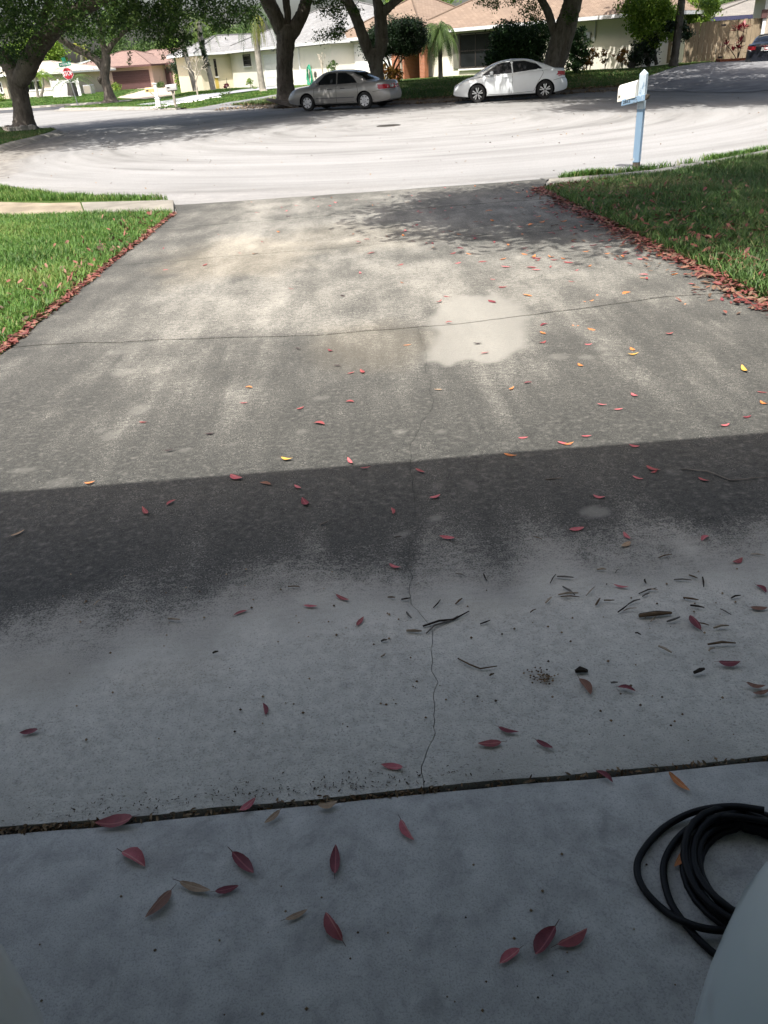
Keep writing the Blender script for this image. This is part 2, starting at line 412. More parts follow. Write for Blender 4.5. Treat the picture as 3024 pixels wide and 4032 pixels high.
# ------------------------------------------------------------------ terrain, street, driveway
ROAD = [(-10.35, 33.6), (-10.3, 30), (-10.2, 26.3), (-9.4, 23.2), (-8.3, 19.5), (-6.7, 16.7), (-4.7, 14.8), (-2.7, 13.65), (-.2, 13.05), (3, 13.05), (5, 13.25),
        (7.5, 14.55), (10, 16.6), (12.6, 19.6), (14.5, 23.5), (15.3, 27.5), (15.2, 30.2), (14.6, 33.5), (13.2, 36.9), (10.5, 37.6), (8, 37.4), (4.1, 37.6),
        (1, 39.2), (-1.5, 41), (-4.6, 44.4), (-8.6, 48.2), (-14, 54.2), (-17, 57), (-19, 60.4), (-35, 60.4), (-14.8, 39.3), (-12.5, 36.6)]
SIDE = [(-80, 60.4), (-35, 60.4), (-19, 60.3), (-15.2, 64.0), (-15.0, 66.0), (-30, 67.5), (-80, 69)]
NAVYDRIVE = [(12.2, 36.4), (12.7, 37.4), (14.6, 40.6), (19.3, 46.2), (23, 47.6), (40, 47), (40, 42), (24, 39.5), (19.5, 35.5), (16.6, 31.0), (14.4, 30.2)]
CREAMDRIVE = [tuple(gnd(*p)[:2]) for p in [(440, 431, -.3), (620, 405, -.2), (800, 377, -.12), (905, 362, -.02), (1035, 344, .03), (1150, 342, .05), (1100, 349, .03), (1000, 362, -.02), (900, 377, -.1), (800, 393, -.15), (700, 409, -.2), (612, 427, -.28)]]
ORANGEDRIVE = [tuple(gnd(*p)[:2]) for p in [(700, 431, -.3), (890, 429, -.3), (1000, 406, -.2), (1100, 384, -.05), (1300, 338, .08), (1480, 318, .1), (1345, 318, .1), (1200, 342, .08), (1085, 376, -.05), (900, 404, -.18)]]
PINKDRIVE = [(-19, 78), (-14.5, 68), (-12.5, 70), (-20.5, 114.5), (-25.5, 116.5)]
RZ = -.33
def zd(y): return np.interp(y, [1.24, 12.0, 13.2], [0.0, -.27, -.322])
def lot_z(P):
    x, y = P[:, 0], P[:, 1]
    near = np.interp(y, [1.2, 12, 14, 18, 33], [-.02, -.285, -.275, -.215, -.215])
    d = poly_dist(P, ROAD)
    rise = np.interp(x, [-15, -10, -2, 6, 24], [-.06, .14, .30, .40, .44])
    far = -.225 + rise * smooth(0, 9, d)
    bumps = (fbm(x * .6, y * .6, 3) - .5) * .05 * smooth(.4, 2.5, d)
    return np.where(y < 33, near, far) + bumps * np.where(y < 20, 0.0, np.where(y < 33, .5, 1.0))
def ground_z(x, y): return float(lot_z(np.array([[x, y]], float))[0])

xs = np.concatenate([[-900, -400, -200, -100], np.arange(-60, -36, 2.0), np.arange(-36, 26, .25), np.arange(26, 60, 2.0), [100, 200, 400, 900]])
ys = np.concatenate([[-300, -100, -40, -12, -6, -2], np.arange(0, 10, .25), np.arange(10, 62, .25), np.arange(62, 80, .6), np.arange(80, 150, 4.0), [200, 320, 600, 1200]])
gx, gy = np.meshgrid(xs, ys); P = np.stack([gx.ravel(), gy.ravel()], 1)
z = lot_z(P)
inr = in_poly(P, ROAD) | in_poly(P, SIDE) | (poly_dist(P, ROAD) < np.where(P[:, 1] < 17, .1, .27)) | (poly_dist(P, SIDE) < .27)
z = np.where(inr, -.46, z)
dw = (P[:, 0] > -2.43) & (P[:, 0] < 2.83) & (P[:, 1] < 13.2)
dw |= (P[:, 0] > -2.8) & (P[:, 0] < 3.35) & (P[:, 1] > 11.9) & (P[:, 1] < 14.2)
dw |= (P[:, 0] > -7) & (P[:, 0] < 8) & (P[:, 1] < 1.5)
z = np.where(dw, zd(P[:, 1]) - .16, z)
for dp_ in (NAVYDRIVE, CREAMDRIVE, ORANGEDRIVE): z = np.where(in_poly(P, dp_), z - .16, z)
dirt = np.zeros(len(P))
dr = poly_dist(P, ROAD)
dirt += (P[:, 1] > 33) * (P[:, 0] > -7) * (P[:, 0] < 13.2) * smooth(2.4, .6, dr + fbm(P[:, 0] * .5, P[:, 1] * .5) * 1.5 - .7)
for cx_, cy_, r_ in ((-2.35, 42.1, 2.2), (10.5, 41, 2.0), (16.8, 45.3, .9), (-16.2, 64, 1.4), (-12.4, 35.2, .9), (21.3, 46.5, 1.8), (-29.8, 98.5, 3.5)):
    dirt += smooth(r_, r_ * .4, np.hypot(P[:, 0] - cx_, P[:, 1] - cy_))
nx, ny = len(xs), len(ys)
I = np.arange(nx * ny).reshape(ny, nx)
F = np.stack([I[:-1, :-1], I[:-1, 1:], I[1:, 1:], I[1:, :-1]], -1).reshape(-1, 4)
me = mesh_np('ground', np.column_stack([P, z]), F, M['soil'], True, {'dirt': np.clip(dirt, 0, 1)})
tag(link('ground', me), kind='structure')

xs = np.arange(-66, 44, .4); ys = np.arange(11.0, 72, .4)
gx, gy = np.meshgrid(xs, ys); P = np.stack([gx.ravel(), gy.ravel()], 1)
dr = poly_dist(P, ROAD)
n = fbm(P[:, 0] * .45, P[:, 1] * .45)
dirt = .85 * smooth(1.3, .1, dr + n * 1.6 - .8) * np.where((P[:, 1] > 33) | (P[:, 0] < -7.5), 1, .28)
dirt += .6 * (P[:, 1] > 33) * (P[:, 0] > -6) * (P[:, 0] < 13) * smooth(3.2, .8, dr + n * 2 - 1)
dirt += .7 * smooth(1.2, .2, np.abs(P[:, 0] + 9.2 - .02 * (P[:, 1] - 26)) + n - .5) * smooth(22, 24, P[:, 1]) * smooth(33, 30, P[:, 1])
nx, ny = len(xs), len(ys); I = np.arange(nx * ny).reshape(ny, nx)
F = np.stack([I[:-1, :-1], I[:-1, 1:], I[1:, 1:], I[1:, :-1]], -1).reshape(-1, 4)
me = mesh_np('street', np.column_stack([P, np.full(len(P), RZ)]), F, M['road'], False, {'dirt': np.clip(dirt, 0, .95)})
tag(link('street', me), kind='structure')
def flat(name, poly, z, mat, **kw):
    zz = [z(*p) for p in poly] if callable(z) else [z] * len(poly)
    me = bpy.data.meshes.new(name); me.from_pydata([(p[0], p[1], h) for p, h in zip(poly, zz)], [], [tuple(range(len(poly)))]); me.update(); me.materials.append(mat)
    bm = bmesh.new(); bm.from_mesh(me); bmesh.ops.recalc_face_normals(bm, faces=bm.faces); bmesh.ops.triangulate(bm, faces=bm.faces); bm.to_mesh(me); bm.free()
    return link(name, me)
tag(flat('side_street', SIDE, RZ + .006, M['asph']), kind='structure')
def draped(name, poly, mat, lift=.05, step=.5):
    """a paved sheet lying on the sloping ground: grid clipped to the polygon"""
    p = np.array(poly); x0, y0 = p.min(0); x1, y1 = p.max(0)
    bm = bmesh.new(); bm.faces.new([bm.verts.new((a, b, 0)) for a, b in poly])
    for v, lo, hi in ((0, x0, x1), (1, y0, y1)):
        c = lo + step
        while c < hi:
            no = (1, 0, 0) if v == 0 else (0, 1, 0); co = (c, 0, 0) if v == 0 else (0, c, 0)
            bmesh.ops.bisect_plane(bm, geom=bm.verts[:] + bm.edges[:] + bm.faces[:], plane_co=co, plane_no=no); c += step
    V = np.array([(q.co.x, q.co.y) for q in bm.verts]); dd = np.where(in_poly(V, ROAD), 0, poly_dist(V, ROAD)); zz = RZ + .012 + np.maximum(lot_z(V) + lift - RZ - .012, 0) * smooth(-.2, 2.2, dd)
    zz = np.where(in_poly(V, ROAD), RZ + .012, zz)
    for q, h in zip(bm.verts, zz): q.co.z = h
    bmesh.ops.recalc_face_normals(bm, faces=bm.faces)
    me = bpy.data.meshes.new(name); bm.to_mesh(me); bm.free(); me.materials.append(mat)
    return tag(link(name, me), kind='structure')
draped('neighbour_driveway', NAVYDRIVE, M['asph2'], .05, .5)
M['greydrive'] = simple('painted_grey_driveway', (.25, .255, .275), .85, .25, var=.12, scale=1.5, bump=.3)
draped('cream_house_driveway', CREAMDRIVE, M['greydrive'], .05, .5)
draped('bungalow_driveway', ORANGEDRIVE, M['asph2'], .05, .5)
M['tandrive'] = simple('tan_concrete_driveway', (.36, .30, .24), .9, .2, var=.12, scale=1.2, bump=.3)
draped('pink_house_driveway', PINKDRIVE, M['tandrive'], .025, 3.0)

def kerb(name, line, side, prof, mat):
    L = spline(line, 5); L = [p[:2] for p in L]; V = []
    for i, p in enumerate(L):
        t = L[min(i + 1, len(L) - 1)] - L[max(i - 1, 0)]; t = t / np.hypot(*t); nrm = np.array([-t[1], t[0]]) * side
        wob = .03 * math.sin(i * 1.7) + .02 * math.sin(i * .6)
        for d, h in prof: V.append((*(p + nrm * (d + wob)), h + .008 * math.sin(i * .9)))
    k = len(prof); F = [(i * k + j, i * k + j + 1, (i + 1) * k + j + 1, (i + 1) * k + j) for i in range(len(L) - 1) for j in range(k - 1)]
    b = MB(); b.add(V, F); return tag(b.build(name, mat, sm=True, angle=25), kind='structure')
PROF = [(-.16, RZ - .05), (-.15, RZ + .006), (-.02, RZ + .012), (.1, -.235), (.24, -.195), (.3, -.195), (.32, -.4)]
M['kerbd'] = simple('dirty_kerb', (.15, .13, .105), .95, .1, var=.4, scale=2.5, bump=.4)
kerb('kerb', [(-6.2, 16.0), (-6.7, 16.7), (-8.3, 19.5), (-9.4, 23.2), (-10.2, 26.3), (-10.3, 30), (-10.35, 33.0), (-10.9, 34.6), (-12.5, 36.6), (-14.8, 39.3), (-20, 44.5), (-30, 55)], 1, PROF, M['kerb'])
kerb('kerb', [(12.4, 37.1), (10.5, 37.6), (8, 37.4), (4.1, 37.6), (1, 39.2), (-1.5, 41), (-4.9, 44.8)], -1, [(-.3, RZ - .05), (-.28, RZ + .01), (0, RZ + .02), (.12, -.26), (.36, -.215), (.38, -.4)], M['kerbd'])
kerb('kerb', [(-8.4, 47.9), (-11, 50.8), (-14, 54.2), (-17, 57), (-18.4, 59.2), (-18, 61.3), (-15.2, 64.2)], -1, [(-.3, RZ - .05), (-.28, RZ + .012), (0, RZ + .02), (.08, -.225), (.36, -.195), (.38, -.4)], M['kerb'])
kerb('kerb', [(-60, 68.2), (-30, 67.6), (-15.1, 66.1)], 1, [(-.3, RZ - .05), (-.28, RZ + .012), (0, RZ + .02), (.12, -.23), (.4, -.2), (.42, -.4)], M['kerb'])
kerb('kerb', [(3.2, 13.05), (5, 13.25), (7.5, 14.55), (10, 16.6), (12.6, 19.6)], -1, [(-.25, RZ - .05), (-.24, RZ + .008), (.1, RZ + .015), (.2, -.29), (.3, -.3), (.32, -.4)], M['walk2'])
kerb('kerb', [(-6.2, 16.0), (-4.7, 14.8), (-3.4, 14.05)], 1, [(-.3, RZ - .05), (-.29, RZ + .008), (.1, RZ + .015), (.2, -.295), (.3, -.3), (.32, -.4)], M['walk2'])

# driveway slabs, split by the joints and cracks that the concrete shows
def px_line(pts, zf): return [gnd(x * 1.8228, y * 1.8228, zf) for x, y in pts]
crackA = px_line([(920, 1703), (932, 1620), (945, 1495), (920, 1370), (885, 1300), (880, 1240), (905, 1150), (885, 1060), (890, 960), (915, 900), (943, 860), (920, 800), (912, 720)], -.05)
CA = (np.array([p[1] for p in crackA]), np.array([p[0] for p in crackA]))
crackB = px_line([(652, 725), (660, 690), (690, 620), (715, 570)], -.15)
CB = (np.array([p[1] for p in crackB]), np.array([p[0] for p in crackB]))
j1 = px_line([(45, 751), (200, 741), (330, 738), (520, 731), (660, 727), (800, 715), (920, 706), (1080, 692), (1240, 672), (1420, 645), (1560, 634), (1659, 622)], -.11)
J1 = (np.array([p[0] for p in j1]), np.array([p[1] for p in j1]))
def jag(t, a, f=6.0, s=0): return a * (fbm(np.asarray(t) * f + s, np.asarray(t) * 0 + s, 4) - .5) * 2
def fA(y): return np.interp(y, CA[0], CA[1]) + jag(y, .03, 7, 3) + jag(y, .007, 21, 5)
def fB(y): return np.interp(y, CB[0], CB[1]) + jag(y, .05, 4, 8)
def fJ1(x): return np.interp(x, J1[0], J1[1]) + jag(x, .035, 3, 1)
def fJ2(x): return 8.35 + .05 * x + jag(x, .12, 1.3, 5)
def fJ3(x): return 10.65 + .03 * x + jag(x, .10, 1.1, 11)
def fJ0(x): return 1.252 + .012 * np.asarray(x) + jag(x, .006, 5, 2)
def fEnd(x): return 13.03 + .012 * np.asarray(x) ** 2 * 1.2 + jag(x, .03, 2, 4)
def edgeL(y): return np.interp(y, [1, 5, 12, 13.7], [-2.45, -2.42, -2.40, -2.75]) + jag(y, .03, 2.5, 20)
def edgeR(y): return np.interp(y, [1, 5, 11.6, 13.2], [2.82, 2.80, 2.80, 3.3]) + jag(y, .03, 2.5, 30)
SPOTS = [(2345, 2020, 66, 27, .75), (1715, 2045, 26, 12, .7), (1590, 2105, 30, 9, .6), (1575, 1702, 34, 10, .7), (1735, 1702, 26, 10, .5), (1722, 1915, 17, 20, .35), (1850, 1915, 30, 25, .3),
         (1598, 2335, 34, 16, .5), (2645, 1862, 22, 14, .35), (2858, 1960, 18, 9, .4), (2780, 2012, 15, 8, .4), (2980, 1775, 14, 8, .4), (2200, 1405, 45, 14, .5), (2310, 1408, 36, 10, .5),
         (2370, 1375, 30, 9, .4), (2390, 1395, 25, 7, .4), (550, 1615, 40, 22, .5), (430, 1720, 30, 18, .45), (395, 1698, 22, 10, .4), (485, 1465, 40, 14, .5), (470, 1385, 45, 10, .35),
         (95, 1852, 50, 10, .5), (240, 1900, 60, 22, .3), (730, 1770, 22, 9, .5), (660, 1785, 15, 7, .5), (1185, 1700, 18, 9, .5), (1265, 1568, 40, 10, .4), (915, 1752, 18, 8, .4),
         (540, 1360, 60, 12, .3), (1160, 825, 90, 12, .5), (1000, 880, 140, 26, .35)]
PALE = [gnd(x, y, -.11)[:2] for x, y in [(1670, 1452), (1658, 1400), (1672, 1330), (1690, 1250), (1740, 1190), (1810, 1162), (1890, 1150), (1960, 1152), (2020, 1172), (2065, 1205), (2085, 1250), (2090, 1290), (2085, 1330),
        (2080, 1370), (2050, 1405), (2000, 1440), (1900, 1452), (1760, 1460)]]
def stains(x, y):
    P = np.stack([x, y], 1)
    n1 = fbm(x * .9 + 4, y * .9, 4); n2 = fbm(x * 3.1, y * 2.4 + 7, 4); n3 = fbm(x * 9, y * 3.2 + 3, 3)
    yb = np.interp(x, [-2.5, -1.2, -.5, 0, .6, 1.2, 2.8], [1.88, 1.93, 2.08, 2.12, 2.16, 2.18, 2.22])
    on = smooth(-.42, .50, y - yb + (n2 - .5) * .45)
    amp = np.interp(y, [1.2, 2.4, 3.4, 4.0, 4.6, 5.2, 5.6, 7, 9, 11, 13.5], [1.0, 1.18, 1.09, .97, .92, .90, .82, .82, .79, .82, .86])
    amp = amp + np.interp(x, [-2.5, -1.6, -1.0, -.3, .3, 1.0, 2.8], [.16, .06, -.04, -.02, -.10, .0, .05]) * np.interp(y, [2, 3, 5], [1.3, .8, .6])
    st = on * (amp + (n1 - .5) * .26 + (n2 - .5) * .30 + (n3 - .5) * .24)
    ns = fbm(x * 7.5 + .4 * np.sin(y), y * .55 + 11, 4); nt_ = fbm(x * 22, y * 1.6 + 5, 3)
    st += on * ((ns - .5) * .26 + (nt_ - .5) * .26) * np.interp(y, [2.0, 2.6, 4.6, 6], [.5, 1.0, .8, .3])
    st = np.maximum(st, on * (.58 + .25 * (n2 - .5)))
    # wheel tracks run the length of the slab and stay paler
    for c, wd, a in ((-1.22, .26, .14), (-.62, .16, .09), (.9, .22, .07), (1.6, .25, .07)):
        st -= a * np.exp(-((x - c - .05 * np.sin(y * .8)) / wd) ** 2) * smooth(2.2, 3.0, y) * (.35 + 1.2 * n2)
    st += .10 * np.exp(-((x - fA(y)) / .035) ** 2) * (y < 5.2) * on
    st += .30 * smooth(.34, .0, np.abs(y - 1.25)) * (n3 > .42) * n3
    st += .28 * smooth(.25, 0, np.minimum(x + 2.4, 2.8 - x)) * n2
    pl = np.zeros(len(x))
    Pj = P + np.stack([(n2 - .5) * .16, (n3 - .5) * .2], 1)
    d = poly_dist(Pj, PALE) * np.where(in_poly(Pj, PALE), 1, -1)
    pl = np.maximum(pl, smooth(-.02, .09, d) * (.85 - (n1 - .5) * .5) * np.interp(x, [.9, 1.25], [1, .72]))
    for sx, sy, rx, ry, a in SPOTS:
        c = gnd(sx, sy, float(zd(gnd(sx, sy, -.1)[1]))); e = gnd(sx + rx, sy, c[2]); g = gnd(sx, sy - ry, c[2])
        r = np.sqrt(((x - c[0]) / (abs(e[0] - c[0]) + 1e-6)) ** 2 + ((y - c[1]) / (abs(g[1] - c[1]) + 1e-6)) ** 2) + (n3 - .5) * .5
        pl = np.maximum(pl, a * (.8 if sy > 1950 else .55) * smooth(1.2, .75, r))
    wm = np.zeros(len(x))
    for sx, sy, rx, ry, a in ((930, 985, 330, 85, .32), (1330, 905, 400, 60, .2), (120, 2780, 330, 110, .16), (700, 2760, 260, 80, .12), (1900, 2510, 150, 60, .12), (1450, 1380, 300, 100, .2)):
        c = gnd(sx, sy, -.12); e = gnd(sx + rx, sy, -.12); g = gnd(sx, sy - ry, -.12)
        r = np.hypot((x - c[0]) / (e[0] - c[0]), (y - c[1]) / (g[1] - c[1])) + (n2 - .5) * .8
        wm = np.maximum(wm, a * smooth(1.25, .5, r))
    return np.clip(st, 0, 1.2), np.clip(pl, 0, 1), np.clip(wm, 0, 1)
DRV = empty('driveway', (0, 1.25, 0)); tag(DRV, kind='structure')
def slab(L, R, N, Fr, y0, y1, gl, gr, gn, gf, res):
    nyv = int((y1 - y0) / res) + 2
    v = np.linspace(0, 1, nyv)
    nxv = int(abs(float(R((y0 + y1) / 2)) - float(L((y0 + y1) / 2))) / res) + 2
    u = np.linspace(0, 1, nxv)
    uu, vv = np.meshgrid(u, v)
    y = y0 + (y1 - y0) * vv
    for _ in range(3):
        gy_ = np.interp(y, [1.2, 2.0, 2.4, 3.0, 5.3], [1.15, 1.0, .45, .8, .7]); x = (L(y) + gl * gy_) + ((R(y) - gr * gy_) - (L(y) + gl * gy_)) * uu
        y = (N(x) + gn) + ((Fr(x) - gf) - (N(x) + gn)) * vv
    x = x.ravel(); y = y.ravel()
    e = np.minimum(np.minimum(uu, 1 - uu) * (nxv - 1), np.minimum(vv, 1 - vv) * (nyv - 1)).ravel()
    zz = zd(y) + (fbm(x * 1.3, y * 1.3, 3) - .5) * .014 - np.where(e < .5, .0015, 0)
    st, pl, wm = stains(x, y)
    st = st + np.where(e < .5, .05, 0)
    I = np.arange(nxv * nyv).reshape(nyv, nxv)
    Fq = np.stack([I[:-1, :-1], I[:-1, 1:], I[1:, 1:], I[1:, :-1]], -1).reshape(-1, 4)
    ring = np.concatenate([I[0, :], I[1:, -1], I[-1, -2::-1], I[-2:0:-1, 0]])
    base = len(x); k = len(ring)
    X = np.concatenate([x, x[ring]]); Y = np.concatenate([y, y[ring]]); Z = np.concatenate([zz, zz[ring] - .1])
    sk = np.stack([ring, base + np.arange(k), base + (np.arange(k) + 1) % k, np.roll(ring, -1)], -1)
    A = lambda a, f=None: np.concatenate([a, a[ring]])
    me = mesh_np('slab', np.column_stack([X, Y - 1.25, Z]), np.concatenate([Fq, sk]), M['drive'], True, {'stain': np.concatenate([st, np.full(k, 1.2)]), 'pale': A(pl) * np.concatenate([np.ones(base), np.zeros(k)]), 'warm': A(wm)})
    me.set_sharp_from_angle(angle=math.radians(40))
    return link('slab', me, DRV)
g = .0009
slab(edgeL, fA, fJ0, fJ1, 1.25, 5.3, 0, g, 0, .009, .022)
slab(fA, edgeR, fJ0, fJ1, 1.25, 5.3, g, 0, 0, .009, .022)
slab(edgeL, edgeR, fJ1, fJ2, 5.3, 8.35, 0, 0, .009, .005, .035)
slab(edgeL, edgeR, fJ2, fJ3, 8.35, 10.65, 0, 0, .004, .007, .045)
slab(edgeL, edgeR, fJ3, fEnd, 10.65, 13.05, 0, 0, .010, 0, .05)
b = MB(); b.box((-2.3, 1.1, -.4), (2.7, 12.6, -.39)); b.add([(-2.3, 1.2, -.075), (2.7, 1.2, -.075), (2.7, 12.9, -.39), (-2.3, 12.9, -.39)], [(0, 1, 2, 3)])
M['dirt'] = simple('joint_dirt', (.03, .024, .018), .95, .1, var=.5, scale=30)
tag(b.build('joint_soil', M['dirt'], DRV, off=(0, 1.25, 0)), kind='stuff')
# garage floor
xs_ = np.linspace(-3.0, 3.4, 130); ys_ = np.concatenate([np.linspace(-5.8, -1, 8), np.linspace(-.9, 1.21, 60)])
gx, gy = np.meshgrid(xs_, ys_); ed = gy == gy.max()
gy = np.where(ed, 1.236 + .0115 * gx + jag(gx, .006, 4, 9), gy)
zz = (fbm(gx.ravel() * 2, gy.ravel() * 2, 3) - .5) * .006 - np.where(ed.ravel(), .006, 0)
I = np.arange(gx.size).reshape(gx.shape); Fq = np.stack([I[:-1, :-1], I[:-1, 1:], I[1:, 1:], I[1:, :-1]], -1).reshape(-1, 4)
V = np.column_stack([gx.ravel(), gy.ravel(), zz]); rg = I[-1]; nb = len(V)
V = np.concatenate([V, V[rg] - [0, 0, .12]]); sk = np.stack([rg[:-1], rg[1:], nb + np.arange(1, len(rg)), nb + np.arange(len(rg) - 1)], -1)
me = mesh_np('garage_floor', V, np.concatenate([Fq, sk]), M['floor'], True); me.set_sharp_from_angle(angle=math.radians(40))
tag(link('garage_floor', me), kind='structure')

# sidewalks: slabs with open joints
M['walk3'] = simple('grey_sidewalk_concrete', (.185, .172, .145), .9, .2, var=.3, scale=2.2, bump=.4, bscale=120)
def walk(name, near, far, nslab, mat, zoff):
    e = empty(name, (near[0][0], near[0][1], 0)); tag(e, kind='structure')
    nl = np.array(spline(near, 8)); fl = np.array(spline(far, 8)); m_ = len(nl) - 1
    for i in range(nslab):
        a = i / nslab * m_ + .02; c = (i + 1) / nslab * m_ - .02; t = np.linspace(a, c, 4)
        it = lambda L: [(np.interp(q, range(m_ + 1), L[:, 0]), np.interp(q, range(m_ + 1), L[:, 1])) for q in t]
        poly = it(nl) + it(fl)[::-1]
        z_ = [float(np.interp(p[1], [1.2, 12, 14, 18], [-.02, -.285, -.275, -.215])) + .010 + random.uniform(-.003, .003) for p in poly]
        MB().prism(poly, [q - .12 for q in z_], z_).build('slab', M['walk3'] if (i == 0 and zoff == -.010) else mat, e, off=e.location, bev=.012)
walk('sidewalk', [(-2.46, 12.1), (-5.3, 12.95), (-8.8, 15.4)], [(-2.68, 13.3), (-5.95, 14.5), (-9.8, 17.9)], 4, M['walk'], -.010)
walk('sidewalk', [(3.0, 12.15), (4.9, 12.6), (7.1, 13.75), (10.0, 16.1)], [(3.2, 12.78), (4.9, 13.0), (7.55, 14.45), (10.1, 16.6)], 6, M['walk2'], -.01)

# ------------------------------------------------------------------ the house whose garage the view looks out of
M['garagewall'] = mat_stucco('garage_wall_paint', (.78, .77, .73))
M['soffit'] = simple('soffit_white', (.78, .78, .76), .8, .2, var=.05)
H = empty('home_garage', (0.2, 1.15, 0))
o_ = (0.2, 1.15, 0)
b = MB(); b.box((-3.1, 1.0, -.3), (-2.5, 1.16, 2.44)); b.box((2.9, 1.0, -.3), (3.5, 1.16, 2.44)); b.box((-2.5, 1.0, 2.14), (2.9, 1.16, 2.44)); b.build('front_wall', M['garagewall'], H, off=o_)
b = MB(); b.box((-3.05, -5.8, -.1), (-2.95, .997, 2.44)); b.box((3.35, -5.8, -.1), (3.45, .997, 2.44)); b.box((-3.05, -5.95, -.1), (3.45, -5.803, 2.44)); b.build('inner_wall', M['garagewall'], H, off=o_)
MB().box((-3.05, -5.95, 2.443), (3.45, 1.16, 2.48)).build('ceiling', M['soffit'], H, off=o_)
MB().box((-3.5, 1.163, 2.443), (3.9, 1.76, 2.475)).build('soffit', M['soffit'], H, off=o_)
MB().box((-3.5, 1.76, 2.40), (3.9, 1.79, 2.56)).build('fascia', M['fascia'], H, off=o_)
b = MB(); b.add([(-3.5, 1.79, 2.57), (3.9, 1.79, 2.57), (3.9, -6, 4.6), (-3.5, -6, 4.6), (-3.5, -12, 2.57), (3.9, -12, 2.57)], [(0, 1, 2, 3), (3, 2, 5, 4)])
b.add([(-3.1, 1.0, 2.5), (-3.1, -6, 4.5), (-3.1, -12, 2.5)], [(0, 1, 2)]); b.add([(3.5, 1.0, 2.5), (3.5, -6, 4.5), (3.5, -12, 2.5)], [(0, 1, 2)])
M['homeroof'] = simple('home_roof_shingles', (.25, .22, .19), .9, .2, var=.2); b.build('roof', M['homeroof'], H, off=o_)
tag(H, 'pale stucco house and open garage the view looks out from', 'house')
